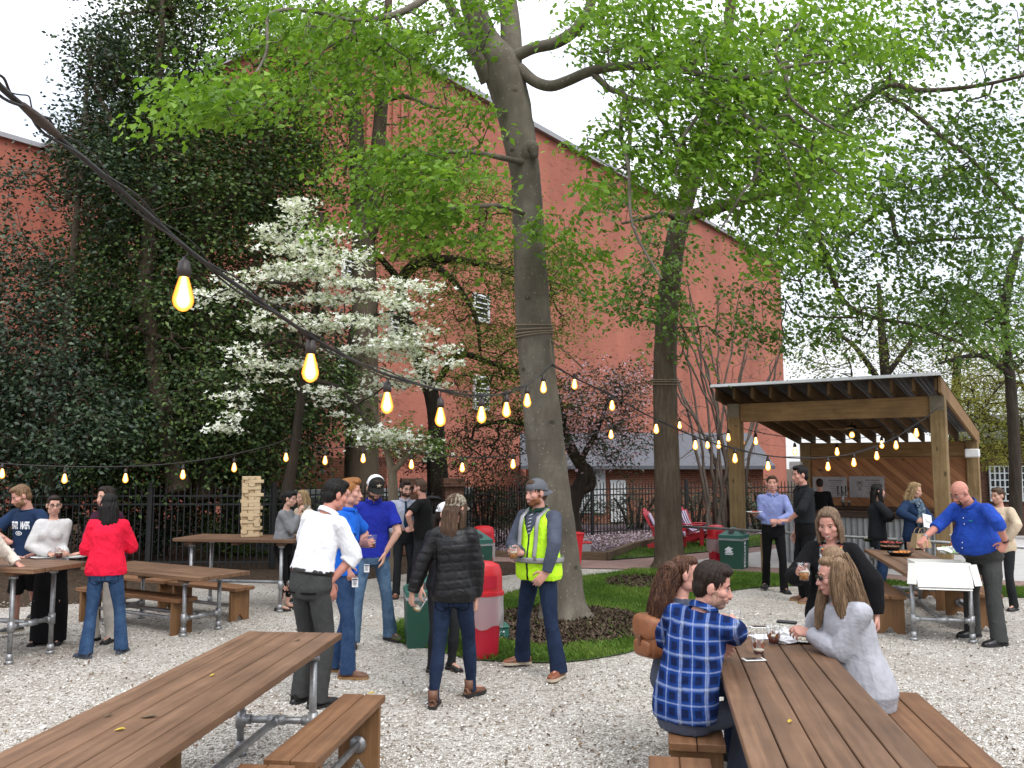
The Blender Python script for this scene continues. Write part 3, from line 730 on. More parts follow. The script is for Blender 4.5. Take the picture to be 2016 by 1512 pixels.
    def blossoms(s,cent,m,n=8,spread=.16,size=.075,name='blossom',flat=.4):
        r=s.rng; S=len(cent); c=np.repeat(cent,n,0)+r.normal(0,spread,(S*n,3))*np.array([1.3,1.3,flat])
        K=len(c); nr=r.normal(0,.55,(K,3))+np.array([0,-.25,1.0]); nr/=np.linalg.norm(nr,axis=1,keepdims=True)
        a=np.cross(nr,r.normal(0,1,(K,3))); a/=np.linalg.norm(a,axis=1,keepdims=True); b=np.cross(nr,a); sz=size*(.7+.6*r.random((K,1)))
        ps=[]
        for k in range(8):
            t=k*math.pi/4; rad=.5 if k%2==0 else .24; ps.append(c+(a*math.cos(t)+b*math.sin(t))*sz*rad+nr*sz*(.10 if k%2==0 else 0))
        V=np.stack([c-nr*sz*.05]+ps,1).reshape(-1,3); base=np.arange(K)[:,None]*9
        Fq=np.concatenate([base+np.array([[0,1+((2*k-1)%8),1+2*k,1+2*k+1]]) for k in range(4)])
        rn=np.repeat(r.random(K),9); me=mesh_np(name,V-s.base,Fq,False); at=me.attributes.new('rnd','FLOAT','POINT'); at.data.foreach_set('value',rn.astype(np.float32))
        return link(name,me,m,s.o)
def sprays(r,cent,dirs,n,L,size,asp,droop,flat,up,rndbias=0,spread=.1):
    cent=np.asarray(cent);S=len(cent); d=np.array(dirs,dtype=float)+r.normal(0,.45,(S,3)); d[:,2]*=flat
    d/=np.maximum(np.linalg.norm(d,axis=1,keepdims=True),1e-6)
    Ls=L*(.6+.8*r.random((S,1,1))); t=np.linspace(-.3,1,n)[None,:,None]
    P=cent[:,None,:]+d[:,None,:]*Ls*t; P[:,:,2]-= (np.clip(t[:,:,0],0,1)**2*Ls[:,:,0])*.35*droop
    P=P+r.normal(0,spread*L,P.shape)
    h=np.cross(d,np.array([0,0,1.])); h/=np.maximum(np.linalg.norm(h,axis=1,keepdims=True),1e-6)
    sg=np.where(np.arange(n)%2==0,1,-1)[None,:,None]
    ld=h[:,None,:]*sg*.9+d[:,None,:]*.55+r.normal(0,.35,P.shape); ld[:,:,2]-=droop*(.4+.8*r.random(P.shape[:2]))
    ld/=np.linalg.norm(ld,axis=2,keepdims=True)
    nn=np.array([0,0,1.])*up+r.normal(0,.5,P.shape); w=np.cross(ld,nn); w/=np.maximum(np.linalg.norm(w,axis=2,keepdims=True),1e-6)
    nn=np.cross(w,ld); sz=size*(.65+.6*r.random(P.shape[:2]))[:,:,None]
    B=P; T=P+ld*sz; Mx=P+ld*sz*.42; W1=Mx+w*sz*asp*.5+nn*sz*.10; W2=Mx-w*sz*asp*.5+nn*sz*.10
    V=np.stack([B,W1,T,W2],2).reshape(-1,3); K=S*n; base=np.arange(K)[:,None]*4
    Fq=np.concatenate([base+np.array([[0,2,1]]),base+np.array([[0,3,2]])])
    shade=np.clip(r.normal(.42+rndbias,.23,(S,1))+r.normal(0,.20,(S,n)),0,1)
    return V,Fq,np.repeat(shade.reshape(-1),4)
def blobs(rng,L,kn=1.0):
    """rows: px,py,dist,rx px,ry px,rdepth m,n -> world points"""
    out=[]
    for (px,py,d,rx,ry,rd,n) in L:
        k=0; n=int(n*kn)
        while k<n:
            u=rng.uniform(-1,1,3)
            if (u*u).sum()>1: continue
            k+=1; dd=d+u[2]*rd; out.append(D(px+u[0]*rx,py+u[1]*ry,max(2.5,dd)))
    return np.array(out)
# ---- main tree ----
t=Tree('shade_tree','tall grey smooth barked tree forking high above the man in the safety vest',11)
t.limb([(1110,1216,11.2,46),(1108,1185,11.2,43.5),(1103,1120,11.2,41),(1092,1030,11.2,39.5),(1080,930,11.2,38.5),(1068,820,11.2,37),(1056,700,11.2,36),(1046,560,11.2,33.5),(1040,430,11.2,31),(1034,340,11.2,30),(1024,280,11.2,33),(1011,210,11.2,36),(996,155,11.2,40),(986,120,11.2,39),(960,85,11.2,31),(943,45,11.15,27),(930,0,11.1,25),(914,-80,11,22),(895,-250,10.8,16)],6,24,flare=.32)
t.limb([(998,170,11.2,30),(1004,115,11.2,25),(1006,75,11.2,22),(1003,30,11.25,20),(998,-10,11.3,19),(988,-120,11.5,15)],5,14)
t.limb([(962,160,11.2,18),(946,125,11.1,15),(926,90,11.05,13),(900,38,11,11),(880,-5,10.9,9.5),(850,-100,10.7,6)],5,12)
t.limb([(1034,310,11.1,19),(1046,290,10.99,16),(1052,304,10.97,9)],4,10)
t.limb([(1022,135,11.1,13),(1052,160,11,11.5),(1085,169,10.9,11.5),(1120,158,10.8,11),(1160,141,10.6,10.5),(1210,131,10.4,9.5),(1262,130,10.2,8.5),(1320,133,10,7),(1400,150,9.8,5.5),(1480,150,9.6,4)],5,9)
t.limb([(1012,112,11.1,13),(1050,95,11,11.5),(1095,84,10.9,12),(1130,62,10.8,12),(1155,30,10.7,11.5),(1170,-20,10.6,10),(1200,-120,10.4,7)],5,9)
t.limb([(1165,142,10.6,7),(1200,175,10.4,6),(1232,190,10.3,5.5),(1240,260,10.2,4.5),(1236,330,10.1,4)],4,6)
t.limb([(1232,190,10.3,5),(1275,205,10.1,4.5),(1305,240,10,4),(1340,300,9.9,3)],4,6)
for P_ in ([(1230,190,10.3,5.5),(1222,262,9.8,4.8),(1238,333,9.1,4),(1246,445,8.9,3.4),(1302,548,8.8,2.4)],
 [(1325,133,10,6.5),(1421,155,9.5,6),(1490,150,9.2,5.4),(1556,131,9,4.2),(1640,120,8.8,2.5)],
 [(1430,155,9.46,5.5),(1462,190,9.1,5.2),(1466,226,9,4.8),(1524,262,8.8,4.2),(1596,302,8.7,3.4),(1660,350,8.6,2.2)],
 [(1490,243,8.93,4.6),(1492,333,8.8,3.8),(1460,382,8.7,2.8),(1420,450,8.6,1.8)],
 [(1545,135,9.03,4.6),(1556,190,8.9,4),(1590,222,8.8,3.5),(1627,246,8.7,2.8),(1680,270,8.6,1.8)],
 [(1400,150,9.78,5),(1385,210,9.4,4.4),(1340,280,9,3.6),(1330,350,8.9,2.6)],[(1524,262,8.8,3.6),(1570,360,8.7,3.2),(1572,372,8.8,2.8)]): t.limb(P_,5,6)
t.limb([(880,-40,10.9,11),(800,20,10.2,7),(700,40,9.4,5),(600,20,8.8,4),(530,30,8.4,4),(525,100,8.2,3),(490,160,8.0,2.5),(420,215,7.8,1.5)],4,6)
t.limb([(1030,320,11.05,7),(985,310,10.6,6),(930,300,10.2,5),(860,300,9.8,4),(770,310,9.4,3)],4,6)
t.limb([(1032,420,11.05,6),(980,405,10.5,5),(900,410,10.1,4),(800,420,9.7,3)],4,6)
bl=[(1210,60,10.2,110,90,1.5,110),(1330,200,10,140,150,1.6,140),(1220,330,10,90,90,1.2,60),(1450,120,10,160,130,1.8,145),(1400,330,9.8,130,110,1.4,100),(1560,330,9.8,110,120,1.4,100),(1480,480,9.8,70,60,1,28),
 (850,305,9.8,130,12,1.0,26),(880,352,9.8,140,14,1.0,32),(820,335,9.6,90,10,.7,12),(800,430,9.8,120,12,.8,28),(900,412,9.9,100,10,.8,18),(920,472,10,90,12,.8,22),(840,385,9.9,90,10,.8,10),(930,250,10.4,60,60,.8,22),(880,80,10.4,90,60,1,40),(760,130,10,90,80,1,42),(690,60,9.5,100,60,1,36),(480,195,8,75,55,.7,34),(440,225,7.9,50,26,.5,18),(560,60,8.6,60,50,.6,18),(1090,470,10.6,50,60,.6,22),(1120,540,10.6,40,60,.6,10),(950,20,10,70,50,.9,24),(640,170,9.5,60,70,.8,20),(1640,60,10.5,120,80,1.5,70)]
A=blobs(t.rng,bl,.95); t.grow(A,.0032,.3,.5,zfree=4.2,sag=-.02)
out=t.tippos-np.array([.3,11,6]); out[:,2]*=.2; out/=np.linalg.norm(out,axis=1,keepdims=True)
t.leaves(t.tippos,out,M['leaf_spring'],n=24,L=.74,size=.098,asp=.56,droop=.75,flat=.18,spread=.08)
t.finish(M['bark_beech'])
# ---- second tree ----
t=Tree('shade_tree','rough barked tree with a rope round its trunk beside the red chairs',12)
t.limb([(1319,1118,16.6,34),(1317,1085,16.6,29),(1315,1000,16.6,26),(1312,880,16.6,24.5),(1309,760,16.6,23.5),(1311,660,16.6,22.5),(1317,570,16.6,22),(1330,470,16.5,20),(1352,385,16.4,18),(1378,290,16.3,16.5),(1402,190,16.2,15),(1420,110,16.1,13),(1436,30,16,11),(1446,-80,15.8,8)],6,18,flare=.35)
t.limb([(1346,425,16.4,11),(1390,416,16.2,12.5),(1450,397,15.9,11.5),(1525,378,15.4,10.5),(1565,366,15.1,10),(1597,315,14.8,8.5),(1645,245,14.4,7.5),(1700,200,14,7),(1752,168,13.6,6),(1820,178,13.2,5),(1930,168,12.7,4),(2050,140,12.2,3)],5,9)
t.limb([(1560,370,15.1,7),(1600,430,14.9,5.5),(1632,520,14.7,4.5),(1660,600,14.5,3.5)],5,6)
t.limb([(1735,180,13.7,5),(1790,215,13.4,4.5),(1850,265,13.1,4),(1930,330,12.8,3),(2010,420,12.5,2)],5,6)
t.limb([(1406,175,16.2,9),(1442,235,15.9,7),(1480,300,15.5,5.5),(1550,345,15.2,4),(1600,420,14.9,3)],5,6)
t.limb([(1650,480,14.6,4),(1690,448,14.4,5),(1735,415,14.2,5),(1755,420,14.1,5),(1772,475,14,4.5),(1850,472,13.7,3),(1990,465,13.2,2)],5,6)
t.limb([(1622,500,14.8,4.5),(1660,590,14.6,4.5),(1720,625,14.4,4),(1800,640,14.2,3),(1900,680,14,2)],5,6)
t.limb([(1340,440,16.4,7),(1310,420,16,5),(1270,430,15.6,4),(1225,440,15.2,2.5)],4,6)
bl=[(1600,180,14.5,170,130,1.8,150),(1790,300,13.5,170,140,1.5,145),(1930,330,13,110,160,1.3,120),(1680,420,14.3,150,100,1.5,105),(1850,500,13.6,160,110,1.4,95),(1560,500,15,110,110,1.2,85),(1720,600,14.3,150,70,1.2,40),(1880,640,13.9,140,70,1.2,60),(1470,620,15.6,70,90,1,36),(1300,500,15.8,70,120,1,58),(1250,590,15.6,60,70,.9,36),(1335,650,15.8,50,60,.8,24),(1210,400,15.4,60,40,.8,18),(1960,90,12.6,80,110,1.2,42),(1800,70,13.5,120,90,1.4,60),(1580,640,15,70,60,1,28)]
bl=[b if b[0]<1780 else b[:6]+(b[6]*.75,) for b in bl]; A=blobs(t.rng,bl,.92); t.grow(A,.0034,.35,.5,zfree=3.6,sag=-.02)
out=t.tippos-np.array([3,17,6]); out[:,2]*=.2; out/=np.linalg.norm(out,axis=1,keepdims=True)
t.leaves(t.tippos,out,M['leaf_green'],n=22,L=.85,size=.102,asp=.64,droop=.8,flat=.25,spread=.08)
t.finish(M['bark_rough'])
q=MB()
for z,px in ((752,1309),(757,1309),(748,1309)):
    c=D(px,z,16.6); q.tube([c+np.array([.255*math.cos(a),.255*math.sin(a),.02*math.sin(a)]) for a in np.linspace(0,2*math.pi,25)],.012,5,caps=False)
M['rope']=simple('hemp_rope',(.20,.16,.11),.9,0,.2,30,.4,120)
tag(q.build('rope',M['rope'],smooth=True),'rope wound round the rough barked tree above the red chairs','rope')
q=MB()
for k,(py) in enumerate((640,648,655,661)):
    c=D(1051+k*.3,py,11.2); q.tube([c+np.array([(.253)*math.cos(a),.253*math.sin(a),.035*math.sin(a+.4*k)]) for a in np.linspace(0,2*math.pi,29)],.011,5,caps=False)
c0=D(1083,668,11.0); q.tube([c0,D(1085,690,10.95),D(1088,718,10.92)],.008,5); q.tube([c0,D(1120,698,11.5),D(1148,725,12)],.011,5)
tag(q.build('rope',M['rope'],smooth=True),'hemp rope wound several times round the big grey tree trunk','rope')
# ---- dark hollies on the left ----
def holly(label,seed,limbs,bl,leaf,n=20,size=.085,zfree=1.0,bark='bark_mid'):
    t=Tree('holly_tree',label,seed,'dark hollies on the left')
    for l in limbs: t.limb(l,5,10,wob=.012)
    bl=[(b[0],b[1],b[2]+.55)+b[3:] for b in bl]; A=blobs(t.rng,bl,1.4); t.grow(A,.0050,.4,.5,zfree=zfree,curv=.25)
    out=t.tippos-t.base-np.array([0,0,4]); out[:,2]*=.3; out/=np.linalg.norm(out,axis=1,keepdims=True)
    t.leaves(t.tippos,out,leaf,n=n+4,L=.75,size=size*1.12,asp=.60,droop=.5,flat=.5,up=.5,spread=.2); t.finish(M[bark]); return t
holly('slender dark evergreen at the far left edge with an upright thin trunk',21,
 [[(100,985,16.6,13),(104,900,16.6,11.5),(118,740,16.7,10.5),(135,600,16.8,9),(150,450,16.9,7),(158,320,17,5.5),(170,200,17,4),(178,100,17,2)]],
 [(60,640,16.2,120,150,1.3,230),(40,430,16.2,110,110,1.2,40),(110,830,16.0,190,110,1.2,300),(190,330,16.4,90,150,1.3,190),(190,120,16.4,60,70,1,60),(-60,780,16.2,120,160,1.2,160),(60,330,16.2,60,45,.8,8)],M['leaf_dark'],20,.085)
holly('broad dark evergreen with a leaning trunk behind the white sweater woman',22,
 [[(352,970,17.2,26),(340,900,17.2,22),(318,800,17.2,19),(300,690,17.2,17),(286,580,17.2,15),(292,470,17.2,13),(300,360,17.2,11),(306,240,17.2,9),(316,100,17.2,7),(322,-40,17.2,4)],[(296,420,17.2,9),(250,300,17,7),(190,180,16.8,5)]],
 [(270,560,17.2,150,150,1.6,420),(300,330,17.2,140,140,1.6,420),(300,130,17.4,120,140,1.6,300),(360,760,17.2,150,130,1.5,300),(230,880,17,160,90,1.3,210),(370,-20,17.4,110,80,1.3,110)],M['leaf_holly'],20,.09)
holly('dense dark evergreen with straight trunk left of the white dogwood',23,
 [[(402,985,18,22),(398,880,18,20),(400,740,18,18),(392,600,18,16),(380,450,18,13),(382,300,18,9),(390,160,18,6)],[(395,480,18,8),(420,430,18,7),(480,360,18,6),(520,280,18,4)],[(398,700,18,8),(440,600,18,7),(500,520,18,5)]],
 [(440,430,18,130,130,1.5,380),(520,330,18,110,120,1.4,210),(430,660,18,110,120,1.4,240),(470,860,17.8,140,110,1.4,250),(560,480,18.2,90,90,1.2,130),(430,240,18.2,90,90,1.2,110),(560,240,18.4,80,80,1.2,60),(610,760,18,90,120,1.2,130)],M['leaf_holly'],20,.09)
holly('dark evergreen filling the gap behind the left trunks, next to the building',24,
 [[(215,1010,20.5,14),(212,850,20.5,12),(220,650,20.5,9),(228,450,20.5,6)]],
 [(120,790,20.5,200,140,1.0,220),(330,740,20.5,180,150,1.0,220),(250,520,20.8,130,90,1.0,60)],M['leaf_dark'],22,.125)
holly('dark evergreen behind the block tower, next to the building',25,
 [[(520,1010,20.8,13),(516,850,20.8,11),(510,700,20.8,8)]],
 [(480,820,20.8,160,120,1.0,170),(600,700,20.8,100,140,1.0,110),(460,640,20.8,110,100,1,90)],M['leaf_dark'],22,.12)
# ---- double stemmed tall tree ----
t=Tree('tall_tree','tall dark barked twin stemmed tree rising behind the white dogwood',31)
t.limb([(716,1005,19,34),(716,900,19,30),(718,760,19,27),(718,620,19,26),(716,500,19,24),(712,430,19,22),(705,330,19,17),(698,220,19,15),(680,140,19,13),(655,60,19,11),(625,-20,19,9),(600,-140,19,6)],6,14,flare=.3)
t.limb([(724,470,19,17),(735,380,18.9,16),(745,280,18.8,14.5),(752,190,18.8,13),(758,90,18.8,10),(765,0,18.8,8),(772,-120,18.8,5)],5,10)
t.limb([(752,140,18.8,8),(790,110,18.6,7),(830,70,18.4,6),(870,50,18.2,4)],4,6)
t.limb([(752,200,18.8,6),(800,190,18.6,5),(850,210,18.4,3.5),(900,215,18.2,2)],4,6)
t.limb([(696,220,19,8),(640,150,18.8,6),(560,120,18.6,4),(500,130,18.4,3)],4,6)
t.limb([(672,105,19,7),(700,60,18.9,5),(720,0,18.8,4)],4,6)
t.limb([(690,1000,19.6,14),(692,850,19.6,13),(690,720,19.6,12),(705,600,19.6,10)],4,8)
bl=[(620,190,18.6,130,120,1.6,180),(700,60,18.6,160,90,1.6,170),(560,60,18.6,110,90,1.4,120),(820,180,18.6,110,90,1.4,70),(640,340,18.6,90,80,1.2,90),(480,50,18.6,90,60,1.2,70),(770,350,18.7,70,100,1,50)]
A=blobs(t.rng,bl,1.35); t.grow(A,.0045,.45,.5,zfree=5); out=t.tippos-t.base-np.array([0,0,8]); out[:,2]*=.2; out/=np.linalg.norm(out,axis=1,keepdims=True)
t.leaves(t.tippos,out,M['leaf_spring'],n=15,L=.8,size=.098,asp=.6,droop=.6,flat=.3,rndbias=-.08); t.finish(M['bark_rough'])
# ---- layered olive tree behind ----
t=Tree('spring_tree','yellow green tree with layered spreading branches against the brick wall',32)
t.limb([(868,1010,20.5,20),(862,900,20.5,17),(850,780,20.5,15),(800,640,20.3,13),(790,560,20.2,12),(820,520,20.1,11),(880,510,20,9),(950,520,19.8,7),(1020,545,19.6,5),(1090,590,19.4,3)],5,9)
t.limb([(792,560,20.2,9),(760,520,20,7),(720,480,19.8,5),(690,460,19.6,3)],4,6)
t.limb([(840,515,20,8),(890,550,19.9,6),(935,620,19.8,4.5),(945,690,19.7,3)],4,6)
t.limb([(850,780,20.5,9),(900,700,20.2,7),(980,720,20,5),(1060,750,19.8,3)],4,6)
bl=[(880,400,20,150,70,1.4,190),(960,520,19.9,150,60,1.4,160),(1040,620,19.6,110,90,1.2,110),(930,690,19.8,130,80,1.3,150),(790,500,20,80,70,1.2,70),(1090,520,19.6,80,80,1.1,50),(860,590,19.9,90,60,1.2,60),(980,780,19.8,110,60,1.2,90),(850,330,20,110,50,1.2,80)]
A=blobs(t.rng,bl,1.6); t.grow(A,.004,.4,.5,zfree=3); out=t.tippos-t.base-np.array([0,0,5]); out[:,2]*=.1; out/=np.linalg.norm(out,axis=1,keepdims=True)
t.leaves(t.tippos,out,M['leaf_olive'],n=18,L=.85,size=.092,asp=.52,droop=.4,flat=.2,up=1.0); t.finish(M['bark_dark'])
# ---- dogwood ----
t=Tree('dogwood_tree','white blossoming dogwood leaning over the fence in front of the brick wall',41)
t.limb([(562,985,15.2,13),(573,930,15.2,11),(582,870,15.2,9.5),(592,790,15.2,8.5),(606,700,15.2,7.5),(622,620,15.2,6.5),(630,520,15.2,5),(632,420,15.2,3)],5,9)
t.limb([(600,745,15.2,5),(660,760,15,4.5),(700,800,14.8,4.5),(740,850,14.6,4)],4,6)
t.limb([(612,680,15.2,4.5),(660,640,15,4),(740,620,14.8,3),(830,600,14.6,2)],4,6)
t.limb([(610,690,15.2,4),(560,670,15,3),(500,690,14.8,2.5),(450,720,14.6,1.5)],4,6)
t.limb([(624,600,15.2,4),(570,560,15,3),(480,560,14.8,2.5),(400,590,14.6,1.5)],4,6)
bl=[(570,425,15.1,75,45,.8,85),(640,470,15,70,50,.9,85),(560,520,15,80,35,.8,60),(640,560,14.9,110,45,.9,120),(470,560,14.8,80,25,.6,45),(400,590,14.6,40,20,.4,18),(600,625,14.9,130,40,.9,105),(770,590,14.7,110,35,.7,85),(720,660,14.7,130,35,.8,110),(800,645,14.6,80,30,.6,50),(850,715,14.6,70,40,.6,50),(760,740,14.7,80,40,.7,50),(520,700,14.8,80,25,.5,40),(480,750,14.7,50,35,.5,28),(450,830,14.6,35,35,.4,14),(770,850,14.6,90,28,.6,55),(600,730,14.9,70,30,.5,24),(650,790,14.9,60,40,.5,18),(500,630,14.8,60,25,.5,22),(700,500,15,50,30,.6,24)]
lay=[]
for (x,y,d,rx,ry,rd,n) in bl:
    k=max(1,int(round(ry/11)))*2
    for j in range(k):
        yy=y+t.rng.uniform(-1,1)*ry; w=rx*(.25+.35*t.rng.random()); lay.append((x+t.rng.uniform(-1,1)*(rx-w),yy,d+t.rng.uniform(-1,1)*rd*.6,w,8+6*t.rng.random(),rd*.5,max(2,n*.64/k)))
A=blobs(t.rng,lay); t.grow(A,.003,.3,.5,zfree=1.9,sag=.02)
t.blossoms(t.tippos,M['blossom_white'],n=12,spread=.10,size=.094,flat=.30)
out=t.tippos-t.base-np.array([0,0,3]); out[:,2]*=.1; out/=np.linalg.norm(out,axis=1,keepdims=True)
t.leaves(t.tippos,out,M['leaf_green'],n=5,L=.4,size=.06,asp=.5,droop=.3,flat=.3,rndbias=.15); t.finish(M['bark_dark'])
# ---- young tree by the tie man ----
t=Tree('young_tree','slender young tree forking low behind the man with the black and white cap',42)
t.limb([(776,1150,14.8,13),(778,1060,14.8,11),(774,980,14.8,10),(772,930,14.8,9),(765,900,14.8,7),(752,850,14.8,5),(735,800,14.8,3)],5,9)
t.limb([(773,928,14.8,7),(795,905,14.7,6),(815,880,14.6,4),(850,860,14.5,2)],4,7)
A=blobs(t.rng,[(790,870,14.7,80,30,.6,60),(740,850,14.8,60,40,.5,26),(850,885,14.6,50,25,.4,18)]); t.grow(A,.003,.25,.5,zfree=1.9)
out=t.tippos-t.base-np.array([0,0,2]); out/=np.linalg.norm(out,axis=1,keepdims=True)
t.leaves(t.tippos,out,M['leaf_green'],n=13,L=.4,size=.07,asp=.5,droop=.4,flat=.3,rndbias=.2); t.blossoms(t.tippos[::3],M['blossom_white'],n=6,spread=.13,size=.08); t.finish(M['bark_pale'])
# ---- purple / pink trees ----
t=Tree('magnolia_tree','dark leaved pink flowering tree with twisted trunk behind the safety vest man',51)
t.limb([(1126,1055,20,24),(1122,1010,20,19),(1135,970,20,15),(1150,930,20,13),(1128,890,20,11),(1110,840,20,8),(1100,780,20,5)],5,10)
t.limb([(1140,965,20,11),(1165,955,20,9),(1160,925,20,8),(1145,905,19.9,7),(1175,850,19.8,5),(1200,780,19.7,3)],4,8)
t.limb([(1128,890,20,8),(1070,850,20,6),(1000,830,20,4),(940,840,20,3)],4,6)
bl=[(1000,850,20,120,50,1.4,170),(1160,790,19.8,90,70,1.3,170),(1210,860,19.7,70,60,1.1,110),(960,930,20,80,40,1.1,80),(1080,800,20,60,60,1,70),(1240,760,19.8,50,50,.9,60),(1130,860,19.8,60,60,1,60)]
A=blobs(t.rng,bl,.85); t.grow(A,.004,.35,.5,zfree=1.7); out=t.tippos-t.base-np.array([0,0,3]); out/=np.linalg.norm(out,axis=1,keepdims=True)
t.leaves(t.tippos,out,M['leaf_bronze'],n=15,L=.55,size=.085,asp=.5,droop=.4,flat=.6); pk=t.tippos[t.tippos[:,0]>.9]
t.blossoms(pk[::1],M['blossom_pink'],n=7,spread=.2,size=.075,flat=.8); t.finish(M['bark_dark'])
t=Tree('maple_tree','purple leaved ornamental maple above the gate pillars',52)
t.limb([(850,1000,21.5,10),(848,930,21.5,8),(842,880,21.5,6),(850,830,21.5,4)],4,7)
A=blobs(t.rng,[(850,890,21.5,90,45,1,150),(790,900,21.5,40,30,.7,35)]); t.grow(A,.004,.35); out=t.tippos-t.base-np.array([0,0,1]); out/=np.linalg.norm(out,axis=1,keepdims=True)
t.leaves(t.tippos,out,M['leaf_purple'],n=18,L=.5,size=.07,asp=.4,droop=.6,flat=.5); t.finish(M['bark_dark'])
# ---- bare multi-stem tree ----
t=Tree('bare_tree','leafless many stemmed shrub tree behind the recycling bin',53)
r=random.Random(5)
for k in range(17):
    x0=1400+r.uniform(-8,60); dx=r.uniform(-140,120); h=r.uniform(250,420)
    t.limb([(x0,1050,21+r.uniform(-.5,.5),4.6),(x0+dx*.10+r.uniform(-6,6),960,21,3.4),(x0+dx*.35,960-h*.40,21,2.4),(x0+dx*.7,960-h*.72,21,2),(x0+dx,960-h,21,1)],4,6,wob=.03)
A=blobs(t.rng,[(1400,720,21,150,130,1.5,330),(1480,840,21,90,80,1.2,130),(1360,850,21,80,80,1.2,100)]); t.grow(A,.003,.4,.45,zfree=1.2,curv=.3); t.finish(M['bark_mid2'])
# ---- right side background trees ----
def bgtree(name,label,seed,limbs,bl,leaf,n=15,size=.11,L=.9,asp=.55,bark='bark_dark',grp='trees beyond the bar shelter',flat=.4,rtip=.006,up=.6,rndbias=0):
    t=Tree(name,label,seed,grp)
    for l in limbs: t.limb(l,5,9)
    A=blobs(t.rng,bl); t.grow(A,rtip,.6,.5); out=t.tippos-t.base-np.array([0,0,4]); out[:,2]*=.2; out/=np.linalg.norm(out,axis=1,keepdims=True)
    t.leaves(t.tippos,out,leaf,n=n,L=L,size=size,asp=asp,droop=.5,flat=flat,up=up,rndbias=rndbias); t.finish(M[bark])
bgtree('cedar_tree','yellow green drooping cedar overhanging the house window',61,[[(2040,1040,23,20),(2035,850,23,16),(2040,650,23,9),(2045,500,23,5)]],
 [(1990,800,22.5,120,60,1.5,330),(1900,790,23.5,70,60,1,120),(1960,870,22.5,90,50,1.2,230),(2050,700,22.8,110,90,1.5,200),(1950,720,22.8,70,50,1,70)],M['leaf_yellow'],18,.09,.7,.3,flat=.15,up=1)
bgtree('leafy_tree','dark trunked leafy tree at the right edge behind the shelter',62,[[(2000,1050,20,12),(1998,900,20,11),(1990,760,20,10),(1978,640,20,8),(1985,560,20,9),(2010,470,20,6)],[(1980,640,20,9),(1940,590,19.8,6),(1880,560,19.6,4)],[(1990,740,20,7),(1930,700,19.8,5),(1850,715,19.6,3)]],
 [(1960,560,19.8,100,80,1.3,180),(1880,620,19.6,90,60,1.2,120),(1990,680,19.8,60,60,1,70)],M['leaf_green'],15,.085,.7)
bgtree('pale_tree','sparse pale green tree seen through the gap right of the brick building',63,[[(1760,1040,34,16),(1755,850,34,13),(1740,700,34,9),(1730,560,34,4)],[(1750,780,34,7),(1690,690,34,5),(1640,650,34,3)],[(1745,740,34,6),(1810,650,34,4),(1850,600,34,3)]],
 [(1740,640,34,140,90,2.5,230),(1640,700,34,80,50,1.8,80),(1830,700,34,100,60,2,110)],M['leaf_olive'],13,.14,1.4,.5)
bgtree('olive_tree','hazy olive green tree behind the shelter roof, right of centre',64,[[(1880,1040,32,14),(1880,850,32,11),(1885,700,32,7)]],
 [(1890,760,32,90,80,2,190),(1930,640,32,70,60,1.6,80)],M['leaf_olive'],15,.13,1.2,.45,rndbias=.1)
# ---- low shrubs / hedge along the fence ----
def shrub(label,seed,px,d,w,h,leaf,n=90,size=.07,group='shrubs along the black fence',name='shrub'):
    t=Tree(name,label,seed,group,'shrub'); b=D(px,918,d); zt=h; 
    py0=918+F*(HCAM)/d; py1=918-F*(h-HCAM)/d
    for k in range(4): 
        dx=(k-1.5)*w*.18; t.limb([(px+dx*.3,py0,d,4),(px+dx*.6,(py0+py1)/2,d,3),(px+dx,py1+10,d,2)],3,5)
    A=blobs(t.rng,[(px,(py0+py1)/2-6,d,w/2,(py0-py1)/2*.95,.45,n)]); t.grow(A,.003,.3)
    out=t.tippos-t.base-np.array([0,0,h*.4]); out/=np.linalg.norm(out,axis=1,keepdims=True)
    t.leaves(t.tippos,out,leaf,n=18,L=.35,size=size,asp=.5,droop=.2,flat=.8); t.finish(M['bark_dark'])
i=0
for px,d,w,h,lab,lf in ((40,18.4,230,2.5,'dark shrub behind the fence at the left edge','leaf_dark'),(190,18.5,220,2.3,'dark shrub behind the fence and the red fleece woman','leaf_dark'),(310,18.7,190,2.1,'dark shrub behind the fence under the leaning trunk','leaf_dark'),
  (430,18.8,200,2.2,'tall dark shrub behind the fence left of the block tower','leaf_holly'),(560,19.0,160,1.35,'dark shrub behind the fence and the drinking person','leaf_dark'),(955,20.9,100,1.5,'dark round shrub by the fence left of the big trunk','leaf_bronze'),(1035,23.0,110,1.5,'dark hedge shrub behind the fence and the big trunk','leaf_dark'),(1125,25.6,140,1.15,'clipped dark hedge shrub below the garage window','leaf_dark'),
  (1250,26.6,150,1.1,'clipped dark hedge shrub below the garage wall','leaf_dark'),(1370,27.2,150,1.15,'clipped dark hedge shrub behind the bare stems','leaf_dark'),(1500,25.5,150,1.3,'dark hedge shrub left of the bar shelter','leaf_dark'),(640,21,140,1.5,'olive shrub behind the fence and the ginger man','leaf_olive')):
    shrub(lab,70+i,px,d,w,h,M[lf],170 if h<1.9 else 330,.07 if h<1.9 else .10); i+=1
